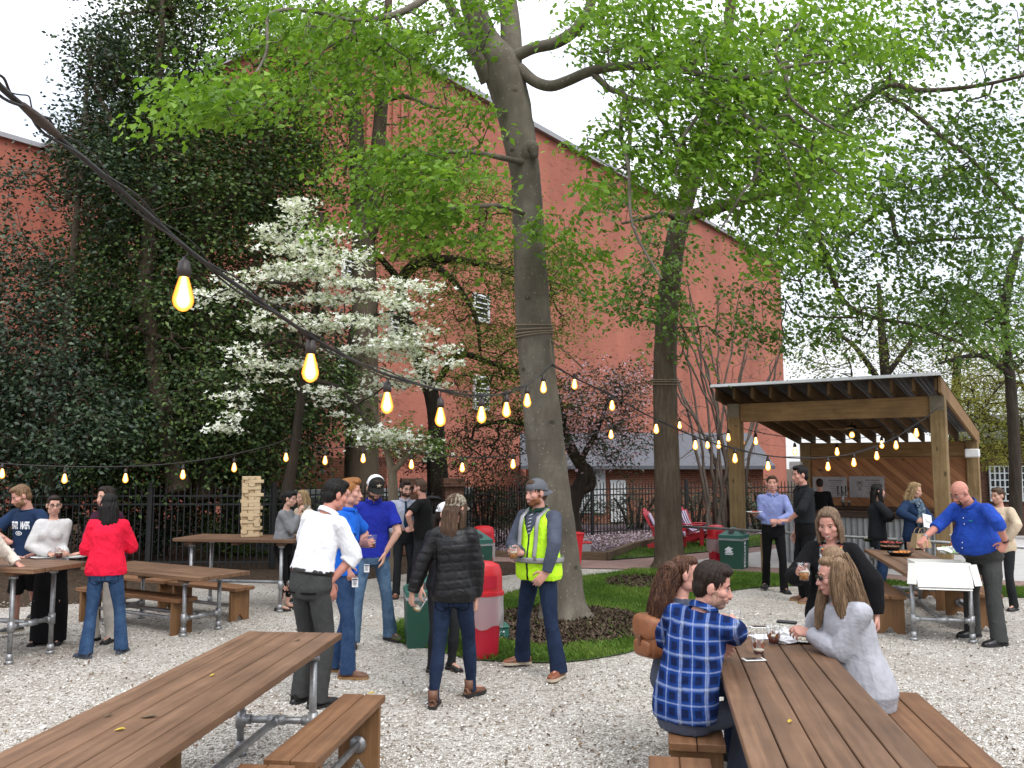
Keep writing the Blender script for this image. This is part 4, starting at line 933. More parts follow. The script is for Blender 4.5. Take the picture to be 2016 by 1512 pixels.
# ---- grass blades, leaf litter, stones ----
def in_poly(P,poly):
    x,y=P[:,0],P[:,1]; n=len(poly); ins=np.zeros(len(P),bool); j=n-1
    for i in range(n):
        xi,yi=poly[i];xj,yj=poly[j]
        with np.errstate(divide='ignore',invalid='ignore'):
            c=((yi>y)!=(yj>y))&(x<(xj-xi)*(y-yi)/(yj-yi+1e-12)+xi)
        ins^=c; j=i
    return ins
def scatter(rng,poly,n):
    lo,hi=poly.min(0),poly.max(0); lo=np.maximum(lo,[-12,3]); hi=np.minimum(hi,[13,26]); out=np.zeros((0,2))
    while len(out)<n:
        P=rng.uniform(lo,hi,(n*2,2)); out=np.concatenate([out,P[in_poly(P,poly)]])
    return out[:n]
def grass(name,polys,ns,excl,z,label_kind='stuff',h=(.03,.07),m=None):
    rng=np.random.default_rng(77); P=[]
    for poly,n in zip(polys,ns):
        p=scatter(rng,poly,n)
        for e in excl: 
            keep=~in_poly(p,e)|(rng.random(len(p))<.05); p=p[keep]
        P.append(p)
    P=np.concatenate(P); K=len(P); hh=rng.uniform(h[0],h[1],K)*(.7+.6*(np.sin(P[:,0]*2.1+1)*np.sin(P[:,1]*1.7)*.5+.5)); a=rng.uniform(0,2*math.pi,K); w=.0055
    b=np.stack([P[:,0],P[:,1],np.full(K,z)],1); s=np.stack([np.cos(a),np.sin(a),0*a],1)*w; ln=np.stack([rng.normal(0,.45,K),rng.normal(0,.45,K),np.ones(K)],1)*hh[:,None]
    V=np.stack([b-s,b+s,b+ln*.6+s*.7,b+ln+np.stack([ln[:,0],ln[:,1],0*a],1)*.35],1).reshape(-1,3); base=np.arange(K)[:,None]*4
    Fq=np.concatenate([base+np.array([[0,1,2]]),base+np.array([[0,2,3]])]); me=mesh_np(name,V,Fq,False)
    pat=np.clip(.45+.3*np.sin(P[:,0]*3+2*np.sin(P[:,1]*2))+rng.normal(0,.25,K),0,1)
    at=me.attributes.new('rnd','FLOAT','POINT'); at.data.foreach_set('value',np.repeat(pat,4).astype(np.float32)); return tag(link(name,me,m),kind='stuff')
M['grass']=m_leaf('grass_blade',(.062,.125,.017),(.125,.225,.032),.3,.6,.2,(.20,.27,.06))
grass('grass',[LAWN,LAWN2,LAWN3],[85000,9000,5000],[MUL1,MUL2,MULG],.012,m=M['grass'])
def bits(name,n,region,z,size,m,seed,flatness=.35,excl=(),poly=None):
    rng=np.random.default_rng(seed); x0,x1,y0,y1=region or (0,1,3,4)
    if poly is not None: P=scatter(rng,poly,n)
    else:
        u=rng.random(n); dd=1/(1/y0+(1/y1-1/y0)*u); P=np.stack([rng.uniform(x0,x1,n)*dd/10,dd],1)
    for e in excl: P=P[~in_poly(P,e)]
    # clumping
    K=len(P); a=rng.uniform(0,2*math.pi,K); tl=rng.normal(0,flatness,(K,2)); s=size*(.5+rng.random(K))[:,None]
    u=np.stack([np.cos(a),np.sin(a),tl[:,0]],1)*s; v=np.stack([-np.sin(a),np.cos(a),tl[:,1]],1)*s*.55
    c=np.stack([P[:,0],P[:,1],np.full(K,z)],1)+np.stack([0*a,0*a,np.abs(u[:,2])+np.abs(v[:,2])],1)
    V=np.stack([c-u,c-v,c+u,c+v],1).reshape(-1,3); Fq=np.arange(K*4).reshape(K,4); me=mesh_np(name,V,Fq,False)
    at=me.attributes.new('rnd','FLOAT','POINT'); at.data.foreach_set('value',np.repeat(rng.random(K),4).astype(np.float32)); return tag(link(name,me,m),kind='stuff')
M['litter']=m_leaf('dry_leaf',(.05,.03,.018),(.13,.08,.045),.1,.8,.2,(.24,.15,.08))
M['chip']=m_leaf('bark_chip',(.03,.02,.014),(.075,.05,.034),.0,.9,.2,(.14,.10,.07))
M['petals']=m_leaf('fallen_petal',(.30,.22,.26),(.50,.40,.45),.2,.7,.2)
bits('leaf_litter',9000,(-8,8,3.6,15),.006,.014,M['litter'],3,.3,[LAWN])
bits('bark_chips',16000,None,  .021,.017,M['chip'],4,.5,poly=MUL1); bits('bark_chips',4500,None,.019,.017,M['chip'],5,.5,poly=MUL2)
pp=np.array([G(x,y)[:2] for x,y in [(900,1092),(1140,1096),(1200,1084),(1293,1068),(1500,1052),(1500,1036),(1100,1036),(900,1048)]])
bits('fallen_petals',9000,None,.014,.03,M['petals'],6,.4,poly=pp)
def stones(n,seed,y0,y1):
    rng=np.random.default_rng(seed); u=rng.random(n); dd=1/(1/y0+(1/y1-1/y0)*u); P=np.stack([rng.uniform(-6.6,6.6,n)*dd/10,dd],1)
    P=P[~in_poly(P,LAWN)]; K=len(P); o=np.array([[1,0,0],[-1,0,0],[0,1,0],[0,-1,0],[0,0,1],[0,0,-1.]]); s=.0080*np.exp(rng.normal(0,.35,K))
    V=o[None]*(s[:,None,None]*rng.uniform(.6,1.3,(K,6,1)))
    a=rng.uniform(0,6.28,K); ca,sa=np.cos(a)[:,None],np.sin(a)[:,None]; X=V[:,:,0]*ca-V[:,:,1]*sa; Y=V[:,:,0]*sa+V[:,:,1]*ca; V=np.stack([X+.4*V[:,:,2],Y,V[:,:,2]*.75],2)
    V=V+np.stack([P[:,0],P[:,1],s*.25],1)[:,None,:]; f=np.array([[0,2,4],[2,1,4],[1,3,4],[3,0,4],[2,0,5],[1,2,5],[3,1,5],[0,3,5]])
    Fq=(np.arange(K)[:,None,None]*6+f[None]).reshape(-1,3); me=mesh_np('gravel',V.reshape(-1,3),Fq,False)
    at=me.attributes.new('rnd','FLOAT','POINT'); at.data.foreach_set('value',np.repeat(rng.random(K),6).astype(np.float32)); return tag(link('gravel',me,M['stone']),kind='stuff')
M['stone']=m_leaf('white_stone',(.24,.205,.165),(.60,.565,.51),0,.9,.2,(.86,.84,.79))
stones(75000,9,3.4,12.5)
# =================== PEOPLE ===================
def fuse(name,parts,vox,sm=3,fac=.6):
    mb=MB()
    for V,Fs in parts: mb.add(V,Fs)
    me=mb.mesh('tmp'); o=bpy.data.objects.new('tmp',me); COL.objects.link(o)
    r=o.modifiers.new('r','REMESH'); r.mode='VOXEL'; r.voxel_size=vox; r.use_smooth_shade=True
    if sm:
        s=o.modifiers.new('s','SMOOTH'); s.iterations=sm; s.factor=fac
    dg=bpy.context.evaluated_depsgraph_get(); out=bpy.data.meshes.new_from_object(o.evaluated_get(dg)); out.name=name
    bpy.data.objects.remove(o); bpy.data.meshes.remove(me); return out
def getV(me):
    V=np.empty(len(me.vertices)*3,dtype=np.float32); me.vertices.foreach_get('co',V); return V.reshape(-1,3).astype(float)
def getN(me):
    N=np.empty(len(me.vertices)*3,dtype=np.float32); me.vertices.foreach_get('normal',N); return N.reshape(-1,3).astype(float)
def setV(me,V): me.vertices.foreach_set('co',V.astype(np.float32).ravel()); me.update()
def wob(V,seed,f=(14,14,9)):
    r=np.random.default_rng(seed); out=np.zeros(len(V))
    W=V.copy()
    for k in range(3):
        a=r.normal(0,1,3)*np.array(f)*.6; W=W+.02*np.sin(V@a+r.uniform(0,6))[:,None]*r.normal(0,1,3)
    for k in range(7):
        a=r.normal(0,1,3)*np.array(f)*(1+.35*k); out+=(1-np.abs(np.sin(W@a*.5+r.uniform(0,6))))**1.5/(1+.3*k)
    return out/3.2-.75
def wrinkle(me,amp,seed,f=None):
    f=(40,40,26)
    V=getV(me); N=getN(me); setV(me,V+N*(amp*wob(V,seed,f))[:,None])
def ik(a,t,l1,l2,hint):
    a=np.array(a,float);t=np.array(t,float);d=t-a;L=np.linalg.norm(d);u=d/max(L,1e-6)
    if L>.995*(l1+l2): L=.995*(l1+l2); t=a+u*L
    L=max(L,abs(l1-l2)+.03)
    ca=(l1*l1+L*L-l2*l2)/(2*l1*L); ca=max(-1,min(1,ca)); h=np.array(hint,float); h=h-u*h.dot(u); h/=max(np.linalg.norm(h),1e-6)
    return a+u*l1*ca+h*l1*math.sqrt(1-ca*ca), t
def unit(v): v=np.array(v,float); return v/max(np.linalg.norm(v),1e-9)
CURL={'relax':(22,28,18),'grip':(22,46,38),'flat':(4,6,4),'fist':(72,84,48),'pinch':(48,46,28),'pocket':(12,18,10)}
def hand(w,f,n,u,pose,S,side):
    """tubes of palm, four fingers, thumb. f forward, n palm normal, u thumb side"""
    f=unit(f); n=unit(np.array(n)-f*np.dot(n,f)); u0=np.cross(n,f); u=u0 if np.dot(u0,u)>0 else -u0
    parts=[tube([w-f*.01*S,w+f*.03*S,w+f*.062*S,w+f*.088*S],np.array([[.027,.020],[.034,.018],[.041,.016],[.040,.013]])*S,10,side=u,round0=True,round1=True)]
    c=CURL[pose]
    for i,(l,off) in enumerate(((.074,.030),(.082,.0105),(.076,-.0095),(.060,-.0285))):
        b=w+f*(.086-.004*abs(i-1))*S+u*off*S; P=[b-f*.02*S,b]; ang=0; dirn=f
        for j,fr in enumerate((.46,.30,.24)):
            ang+=c[j]*(1+.10*(i-1)); a=R_(ang); dirn=f*math.cos(a)+n*math.sin(a)+u*(.05*(1.2-i)); P.append(P[-1]+dirn*l*fr*S)
        parts.append(tube(P,np.array([.0095,.0098,.0090,.0080,.0066])*S,8,side=u,round0=True,round1=True))
    b=w+f*.022*S+u*.026*S+n*.004*S; k={'flat':.15,'relax':.4,'grip':.75,'fist':.9,'pinch':.9,'pocket':.4}[pose]
    d=unit(f*.62+u*.75+n*.35*k); p1=b+d*.042*S; d=unit(f*.80+u*.40*(1-k*.6)+n*.75*k); p2=p1+d*.034*S; d=unit(f*.80+u*.05-u*.25*k+n*.85*k); p3=p2+d*.026*S
    parts.append(tube([b-d*.01*S,b,p1,p2,p3],np.array([.013,.0145,.0112,.0100,.0078])*S,8,round0=True,round1=True))
    return parts,w+f*.085*S+n*.052*S
SK={}
def m_skin(name,c):
    t=NT(name); v=t.co(); n=t.noise(v,22,4,.6); n2=t.noise(v,7,3,.6); col=t.ramp(n,[(.3,mul(c,.84)),(.7,mul(c,1.06))]); t.base(t.mix(t.ramp(n2,[(.45,0),(.7,.35)]),col,(c[0]*.95,c[1]*.68,c[2]*.62))); t.rough(.58); t.spec(.25); t.bump(t.noise(v,140,3),.12,.003)
    try: t.b.inputs['Subsurface Weight'].default_value=.12; t.b.inputs['Subsurface Radius'].default_value=(.012,.004,.002); t.b.inputs['Subsurface Scale'].default_value=1.0
    except Exception: pass
    return t.m
SK['fair']=m_skin('fair_skin',(.56,.33,.25)); SK['pink']=m_skin('pink_skin',(.55,.29,.23)); SK['tan']=m_skin('tan_skin',(.46,.25,.175)); SK['ruddy']=m_skin('ruddy_skin',(.52,.24,.185))
def m_hair(name,c,c2):
    t=NT(name); v=t.co((90,90,7)); n=t.noise(v,1,4,.7); t.base(t.ramp(n,[(.32,mul(c,.6)),(.5,c),(.7,c2)])); t.rough(.55); t.spec(.22); t.bump(n,.7,.008); return t.m
HA={k:m_hair(k+'_hair',a,b) for k,(a,b) in dict(black=((.006,.005,.0045),(.015,.012,.0105)),dark=((.018,.011,.008),(.042,.027,.018)),brown=((.06,.034,.02),(.13,.075,.042)),auburn=((.055,.024,.014),(.20,.09,.045)),lightbrown=((.15,.085,.045),(.30,.19,.105)),honey=((.19,.12,.07),(.38,.26,.155)),ginger=((.24,.095,.03),(.42,.20,.07)),blond=((.28,.185,.09),(.52,.38,.20)),ash=((.14,.09,.058),(.29,.20,.13)),beardred=((.14,.05,.022),(.25,.10,.05))).items()}
EYEW=simple('eye_white',(.55,.52,.49),.25,0,.02); IRIS=simple('iris',(.03,.022,.016),.2,0,.1); LIP=simple('lip',(.42,.16,.14),.45,0,.08); TEETH=simple('teeth',(.75,.72,.66),.3,0,.03); LENS=None
PPL={}
def m_beard(k,dens):
    t=NT('beard_'+k+str(dens)); v=t.co((120,120,60)); n=t.noise(v,1,3,.7); a,b=dict(dark=((.030,.018,.013),(.07,.042,.03)),lightbrown=((.15,.085,.045),(.26,.16,.09)),beardred=((.14,.05,.022),(.26,.11,.05)),stubble=((.26,.15,.11),(.42,.26,.2)))[k]
    t.base(t.ramp(n,[(.35,a),(.65,b)])); t.rough(.7); t.spec(.2); t.bump(n,.4,.004); return t.m
for k in ('dark','lightbrown','beardred','stubble'): M['beard_'+k]=m_beard(k,1)
M['beard_goatee']=M['beard_dark']
class Person: pass
def person(key,label,px=None,loc=None,yaw=0,h=1.75,sex='m',bw=1.0,belly=0,lean=(3,0,0),head=(0,0,0),hipz=None,hip=(0,0),feet=None,arms=None,skin='fair',hair=('short','brown'),beard=None,top=None,bottom=None,shoes=None,vox=.01,hs=1.03,smile=0,glasses=None,cap=None,extra=None,seat=False,group=None):
    S=h/1.76; vox=max(vox,.0065)
    if loc is None: g=G(px[0],px[1]); loc=(g[0],g[1])
    rz=R_(yaw); o=thing('person',label,'person',(loc[0],loc[1],0),rz,group or 'people at the garden party')
    ca,sa=math.cos(-rz),math.sin(-rz)
    def L(p): 
        x,y=p[0]-loc[0],p[1]-loc[1]; return np.array([ca*x-sa*y,sa*x+ca*y,p[2]])
    def W(p):
        c,s=math.cos(rz),math.sin(rz); return np.array([loc[0]+c*p[0]-s*p[1],loc[1]+s*p[0]+c*p[1],p[2]])
    def tgt(t):
        if t[0]=='p': return L(D(t[1],t[2],loc[1]+t[3]))
        if t[0]=='g': return L(G(t[1],t[2],t[3]))
        return np.array([t[0],-t[1],t[2]])
    P=Person(); P.o=o; P.L=L; P.W=W; P.S=S; P.loc=loc; P.rz=rz
    hz=hipz if hipz else .925*S
    lf,ls,lt=[R_(q) for q in lean]; SL=.555*S; n=16
    # spine
    pts=[np.array([hip[0],-hip[1],hz])]; rots=[]
    for i in range(n+1):
        s=i/n; k=(.25+.75*s) if not seat else (.55+.45*s); rots.append(rot(rx=lf*k,ry=ls*k,rz=lt*s))
        if i<n: pts.append(pts[-1]+rots[-1]@np.array([0,0,SL/n]))
    pts=np.array(pts)
    def sp(s):
        if s<0: return pts[0]+np.array([0,0,s*SL]), np.eye(3) if not seat else rots[0]
        x=min(s,1)*n; i=min(int(x),n-1); f=x-i; return pts[i]*(1-f)+pts[i+1]*f, rots[min(int(round(x)),n)]
    P.sp=sp
    m=sex=='m'; sw=(.172 if m else .143)*S*(.45+.55*bw)
    TS=[(-.20,.135,.100),(-.06,.168 if m else .172,.118),(.10,.160 if m else .150,.112),(.26,.148 if m else .128,.104),(.42,.146 if m else .126,.102),(.58,.156 if m else .138,.112),(.74,.164 if m else .146,.116 if m else .122),(.86,.150 if m else .132,.098),(.95,.105,.078),(1.0,.066,.060)]
    def radii(s,t=0,loose=0):
        xs=[q[0] for q in TS]; rx=np.interp(s,xs,[q[1] for q in TS])*S*bw; ry=np.interp(s,xs,[q[2] for q in TS])*S*(.5+.5*bw)
        lo=loose*max(0,1-abs(s-.2)/.55); by=belly*math.exp(-((s-.28)/.24)**2)
        return rx+t+lo+by*.45, ry+t+lo+by*.55, by*.5
    def torso(s0,s1,t=0,loose=0,k=14,flare=0,n=20,t0=None):
        Ps=[];Rr=[];Sd=[]
        for s in np.linspace(s0,s1,k):
            p,R=sp(s); rx,ry,by=radii(s,t,loose); fl=flare*max(0,(.35-s)); 
            if not m: 
                pass
            Ps.append(p+R@np.array([0,-by,0])); Rr.append((rx+fl,ry+fl)); Sd.append(R@np.array([1,0,0]))
        return tube(Ps,np.array(Rr),n,side=np.array(Sd))
    P.torso=torso; P.radii=radii
    # arms
    UA,FA=.285*S,.262*S; shj={};elb={};wri={};hnd={};P.cup={}
    arms=arms or {}
    for s,nm in ((1,'L'),(-1,'R')):
        p,R=sp(.86); sj=p+R@np.array([s*sw,0.005,.012*S]); a=arms.get(nm) or dict(w=(s*.26,.04,hz-.10*S))
        w=tgt(a['w']); e,w=ik(sj,w,UA,FA,a.get('e',(s*.5,.6,-.6))); shj[nm],elb[nm],wri[nm]=sj,e,w
        f=unit(w-e); 
        if 'f' in a: f=unit(np.array([a['f'][0],-a['f'][1],a['f'][2]]))
        nn=a.get('n',(-s*.9,0,-.2) if a.get('pose','relax')!='flat' else (0,0,-1)); nn=np.array([nn[0],-nn[1],nn[2]]); uu=a.get('u',(0,.5,.8) if a.get('pose') in('grip','pinch') else (0,1,.2)); uu=np.array([uu[0],-uu[1],uu[2]])
        hp,cc=hand(w,f,nn,uu,a.get('pose','relax'),S*1.02,s); hnd[nm]=hp; P.cup[nm]=W(cc)
    P.shj,P.elb,P.wri=shj,elb,wri
    # legs
    TH_,SH_=.422*S*(1.045 if seat else 1),.397*S*(1.045 if seat else 1); hj={};kn={};an={}; P.foot={}
    for s,nm in ((1,'L'),(-1,'R')):
        hj[nm]=pts[0]+np.array([s*.088*S*(.6+.4*bw),0,-.035*S]); ft=(feet or {}).get(nm,(s*.11,0,s*8))
        if ft[0]=='p': g=L(G(ft[1],ft[2])); toe=ft[3]; a=np.array([g[0],g[1],.085*S])
        else: a=np.array([ft[0],-ft[1],.085*S]); toe=ft[2]
        k,a2=ik(hj[nm],a,TH_,SH_,(s*.12,-1,.2)); kn[nm]=k; an[nm]=np.array([a2[0],a2[1],max(a2[2],.07)]); P.foot[nm]=(an[nm],R_(toe))
    P.hj,P.kn,P.an=hj,kn,an
    # head
    Nb,Rn=sp(1.0); Hp,Hy,Hr=[R_(q) for q in head]; Rh=rot(rx=Hp,ry=Hr,rz=Hy)
    Hj=Nb+Rn@np.array([0,-.012,.048])*S; HC=Hj+Rh@np.array([0,-.016,.112])*S; hS=hs*S*(1.0 if m else .96)
    def H(p): return HC+(np.asarray(p,float)*hS)@Rh.T
    P.H=H;P.HC=HC;P.Rh=Rh;P.hS=hS
    def he(c,r,R=None): 
        return ellipsoid(H(c),np.array(r)*hS,Rh if R is None else Rh@R,14,10)
    def ht(pl,r,**k): return tube(np.array([H(p) for p in pl]),np.asarray(r)*hS,10,round0=True,round1=True,**k)
    body=[he((0,.012,.03),(.0745,.093,.087)),he((0,-.02,-.03),(.061,.068,.084)),he((0,-.043,-.088),(.036 if m else .030,.036,.026)),
          he((.042,-.05,-.022),(.026,.027,.025)),he((-.042,-.05,-.022),(.026,.027,.025)),
          ht([(-.034,-.066,.018),(0,-.07,.020),(.034,-.066,.018)],[.013,.014,.013]),
          ht([(0,-.078,.006),(0,-.092,-.022),(0,-.099,-.036)],[.009,.0105,.0125]),he((.012,-.088,-.038),(.009,.011,.008)),he((-.012,-.088,-.038),(.009,.011,.008)),
          he((.047,-.005,-.065),(.022 if m else .017,.04,.035)),he((-.047,-.005,-.065),(.022 if m else .017,.04,.035)),
          he((.078,.012,-.008),(.011,.020,.031)),he((-.078,.012,-.008),(.011,.020,.031)),
          ht([(-.02,-.080,-.064),(0,-.085,-.063),(.02,-.080,-.064)],[.008,.0085,.008])]
    nr=(.054 if m else .044)*S*(.7+.3*bw)
    body.append(tube([sp(.90)[0],Nb+Rn@np.array([0,.005,.0]),H((0,.02,-.07)),H((0,.02,-.02))],[nr*1.35,nr*1.1,nr,nr],14,round0=True,round1=True))
    body.append(torso(-.15,.98,-.012*S))
    for nm in 'LR':
        body.append(tube([sp(.84)[0],shj[nm]],[.06*S,.050*S],12,round0=True,round1=True))
        ar=np.array([.050,.046,.041,.040,.038,.030,.0255])*S*(.9 if not m else 1.0)*(.6+.4*bw); a,b,c=shj[nm],elb[nm],wri[nm]
        body.append(tube([a,a*.6+b*.4,a*.15+b*.85,b,b*.75+c*.25,b*.3+c*.7,c],ar,12,round0=True,round1=True)); body+=hnd[nm]
        a,b,c=hj[nm],kn[nm],an[nm]; body.append(tube([a,a*.6+b*.4,a*.1+b*.9,b*.9+c*.1,b*.65+c*.35,b*.2+c*.8,c],np.array([.078,.068,.050,.048,.052,.036,.034])*S*(.7+.3*bw),12,round0=True,round1=True))
        toe=P.foot[nm][1]; fd=np.array([math.sin(toe),-math.cos(toe),0]); body.append(tube([c,c+fd*.04*S-np.array([0,0,.03*S]),c+fd*.13*S-np.array([0,0,.05*S])],np.array([.032,.03,.02])*S,10,round0=True,round1=True))
    me=fuse('body',body,vox*.85,2,.5)
    # head-local coordinates of verts
    V=getV(me); lh=((V-HC)@Rh)/hS
    hm=HA[hair[1]]; bmats=[SK[skin],hm,EYEW,IRIS,LIP,(M['beard_'+beard] if beard else hm),TEETH]
    if beard:
        x,y,z=lh[:,0],lh[:,1],lh[:,2]; reg=((z<-.046-.30*(y+.09).clip(0,1)*0)&(z>-.125)&(y<-.022-.9*(z+.06)*(-1)*0)&(y>-.2)&(np.abs(x)<.1)&~((z<-.105)&(y>-.045)))|((z<-.012)&(z>-.095)&(np.abs(x)>.045)&(y<-.002)&(y>-.034))
        if beard=='goatee': reg=(np.abs(x)<.036)&(y<-.055)&(z<-.043)&(z>-.125)
        mouth=(np.abs(x)<.024)&(np.abs(z+.063)<.009)&(y<-.06); reg&=~mouth
        nv=getN(me); V=V+nv*(reg*.006*hS)[:,None]; setV(me,V)
        fi=np.zeros(len(me.polygons),dtype=np.int32); lv=np.empty(len(me.loops),dtype=np.int32); me.loops.foreach_get('vertex_index',lv); ls_=np.empty(len(me.polygons),dtype=np.int32); me.polygons.foreach_get('loop_start',ls_); lt_=np.empty(len(me.polygons),dtype=np.int32); me.polygons.foreach_get('loop_total',lt_)
        for q in range(4): fi+=reg[lv[ls_+np.minimum(q,lt_-1)]].astype(np.int32)
        me.materials.clear(); me.polygons.foreach_set('material_index',np.where(fi>=3,5,0).astype(np.int32))
    bo=link('body',me,bmats,o)
    # facial details joined into the same mesh
    fm=MB()
    fm.mi=2
    for s in (1,-1):
        fm.mi=2; fm.add(*he((s*.031,-.0675,.001),(.0115,.0105,.0058 if not smile else .0042))); fm.mi=3; fm.add(*he((s*.031,-.0755,.001),(.0056,.0042,.0052)))
        fm.mi=1; fm.add(*ht([(s*.018,-.0765,.0075),(s*.031,-.0785,.0095),(s*.044,-.0725,.006)],[.0016,.0022,.0014]))
        fm.add(*ht([(s*.015,-.080,.022),(s*.032,-.0805,.0275),(s*.050,-.068,.020)],[.0036,.0042,.0022]))
    sm=.010*smile; fm.mi=4
    fm.add(*ht([(-.026-sm*.5,-.0765,-.064+sm),(-.012,-.0885,-.0615),(0,-.0915,-.0625),(.012,-.0885,-.0615),(.026+sm*.5,-.0765,-.064+sm)],[.002,.0045,.0042,.0045,.002]))
    fm.add(*ht([(-.024-sm*.5,-.0765,-.066+sm),(0,-.0905,-.0715-sm*.6),(.024+sm*.5,-.0765,-.066+sm)],[.002,.0058,.002]))
    if smile>1: fm.mi=6; fm.add(*ht([(-.018,-.084,-.064),(0,-.0925,-.068),(.018,-.084,-.064)],[.003,.0042,.003]))
    bm=bmesh.new(); bm.from_mesh(me); m2=fm.mesh('f',True); bm.from_mesh(m2); bm.to_mesh(me); bm.free(); bpy.data.meshes.remove(m2)
    me.polygons.foreach_set('use_smooth',np.ones(len(me.polygons),dtype=bool))
    # ---- hair ----
    if hair[0]!='bald':
        st=hair[0]; hp=[he((0,.020,.040),(.0825,.0945,.089)),he((0,.052,-.015),(.073,.056,.072))]
        if st=='short': hp+=[he((0,-.032,.090),(.060,.052,.034))]
        if st=='quiff': hp+=[he((0,-.045,.098),(.058,.045,.034)),he((.02,-.02,.105),(.05,.06,.03))]
        if st=='crop': hp=[he((0,.017,.038),(.0795,.0925,.086)),he((0,.045,-.012),(.070,.056,.066)),he((0,-.03,.088),(.058,.05,.032))]
        if st in('long','longback','bob','verylong','curly','pony','shell'): hp=[he((0,.030,.046),(.0835,.089,.086)),he((0,.052,-.015),(.073,.056,.072))]
        def fall(path,rad): hp.append(tube(np.array([H(p) for p in path]),np.array(rad)*hS,14,side=Rh@np.array([1,0,0]),round0=True,round1=True))
        if st in('long','longback','bob','verylong','curly'):
            b={'long':-.30,'longback':-.36,'bob':-.135,'verylong':-.44,'curly':-.25}[st]; w=1.25 if st=='curly' else 1.0
            fall([(0,.045,.06),(0,.085,-.03),(0,.10,(b-.03)*.5),(0,.095,b*.8),(0,.085,b)],np.array([[.075,.05],[.085,.05],[.09*w,.045*w],[.082*w,.036],[.05*w,.02]]))
            for s in (1,-1):
                fr=hair[2] if len(hair)>2 else .0
                fall([(s*.045,-.035,.085),(s*.074,-.022,.03),(s*.083,.005+fr*.2,-.05),(s*.084,.012+fr,max(b,-.16)),(s*.07,.03+fr,max(b*.9,-.28))],np.array([[.018,.026],[.016,.034],[.019*w,.04],[.02*w,.04],[.014,.025]]))
            hp+=[he((0,-.022,.094),(.060,.052,.034))]
        if st=='shell': hp+=[he((0,-.022,.094),(.060,.052,.034)),he((.0,.075,-.05),(.066,.045,.075))]
        if st=='pony':
            fall([(0,.085,.02),(0,.118,-.04),(0,.118,-.15),(0,.10,-.26)],np.array([[.03,.03],[.04,.032],[.045,.03],[.02,.014]])); hp+=[he((0,-.03,.088),(.060,.052,.033))]
        if st=='bun': hp+=[he((0,.115,.02),(.042,.036,.042)),he((0,-.03,.086),(.060,.052,.033))]
        hme=fuse('hair',hp,vox*.8,2,.5); V=getV(hme);N=getN(hme); q=((V-HC)@Rh)/hS
        am=.0035 if st in('short','crop','bun','quiff') else .006
        if st=='curly': am=.012
        ang=np.arctan2(q[:,0],q[:,1]+.02); am=am*np.clip((q[:,1]+.10)/.07,.15,1); dsp=np.sin(ang*23+q[:,2]*(14 if st!='curly' else 60)+2*np.sin(q[:,2]*20))+.7*np.sin(ang*41-q[:,2]*25+1)+.5*np.sin(q[:,2]*30+ang*7)
        setV(hme,V+N*(am*.5*dsp)[:,None]*hS); link('hair',hme,hm,o)
    # ---- glasses ----
    if glasses:
        g=MB()
        for s in (1,-1):
            g.tube([H((s*.032+.021*math.cos(a),-.091+.004*abs(math.cos(a)),.0+.015*math.sin(a))) for a in np.linspace(0,2*math.pi,17)],.0021*hS,6,caps=False)
            g.tube([H((s*.052,-.088,.003)),H((s*.076,-.05,.004)),H((s*.080,.01,.004))],.002*hS,6)
        g.tube([H((-.011,-.093,.003)),H((.011,-.093,.003))],.0018*hS,6)
        if glasses=='shades':
            for s in (1,-1): g.add(*he((s*.032,-.091,.0),(.023,.004,.017)))
        if glasses=='thick':
            for s in (1,-1): g.tube([H((s*.012,-.092,.010)),H((s*.052,-.088,.013))],.004*hS,6)
        g.build('glasses',M['frame_black'] if glasses!='wire' else M['frame_wire'],o,True)
    # ---- cap ----
    if cap:
        cp=[he((0,.012,.052),(.089,.104,.083)),he((0,.06,.02),(.084,.06,.05))]; bd=cap.get('dir',-1)
        me=fuse('crown',cp,vox*.9,2,.5); bmm=bmesh.new(); bmm.from_mesh(me); dl=[]
        for f in bmm.faces:
            c=((np.array(f.calc_center_median()[:])-HC)@Rh)/hS
            if c[2]<.036+.25*max(0,-c[1]-.05)*(1 if bd<0 else -1.3)-(.012 if c[1]>0 else 0)*(1 if bd<0 else 1): dl.append(f)
        bmesh.ops.delete(bmm,geom=dl,context='FACES'); bmm.to_mesh(me); bmm.free()
        co_=link('cap',me,cap['mat'] if isinstance(cap['mat'],list) else [cap['mat']],o)
        if 'front' in cap:
            me.materials.append(cap['front']); 
            for pl in me.polygons:
                c=((np.array(pl.center[:])-HC)@Rh)/hS
                if c[1]<-.012: pl.material_index=1
        V=[];Fs=[];nb=13
        for zz in (0,-.004):
            for j in range(4):
                for i in range(nb):
                    a=math.pi*(i/(nb-1)); x=math.cos(a)*(.080+.002*j); y=math.sin(a)*(.088 if j==0 else .094+.026*j)*bd if 0<i<nb-1 else -.01*bd*0; 
                    V.append(H((x,y+ (.01 if bd<0 else .012),.045-.012*j*.9-.020*(x/.08)**2+zz+ (.0 if bd<0 else -.012))))
        for k in range(2):
            for j in range(3):
                for i in range(nb-1):
                    q=k*4*nb+j*nb+i; f=(q,q+1,q+nb+1,q+nb); Fs.append(f if k else f[::-1])
        b=MB(); b.add(np.array(V),Fs); b.build('brim',cap.get('brim',cap['mat']),co_,True)
    # ---- clothes ----
    sd=abs(hash(key))%1000 if False else sum(ord(q) for q in key)
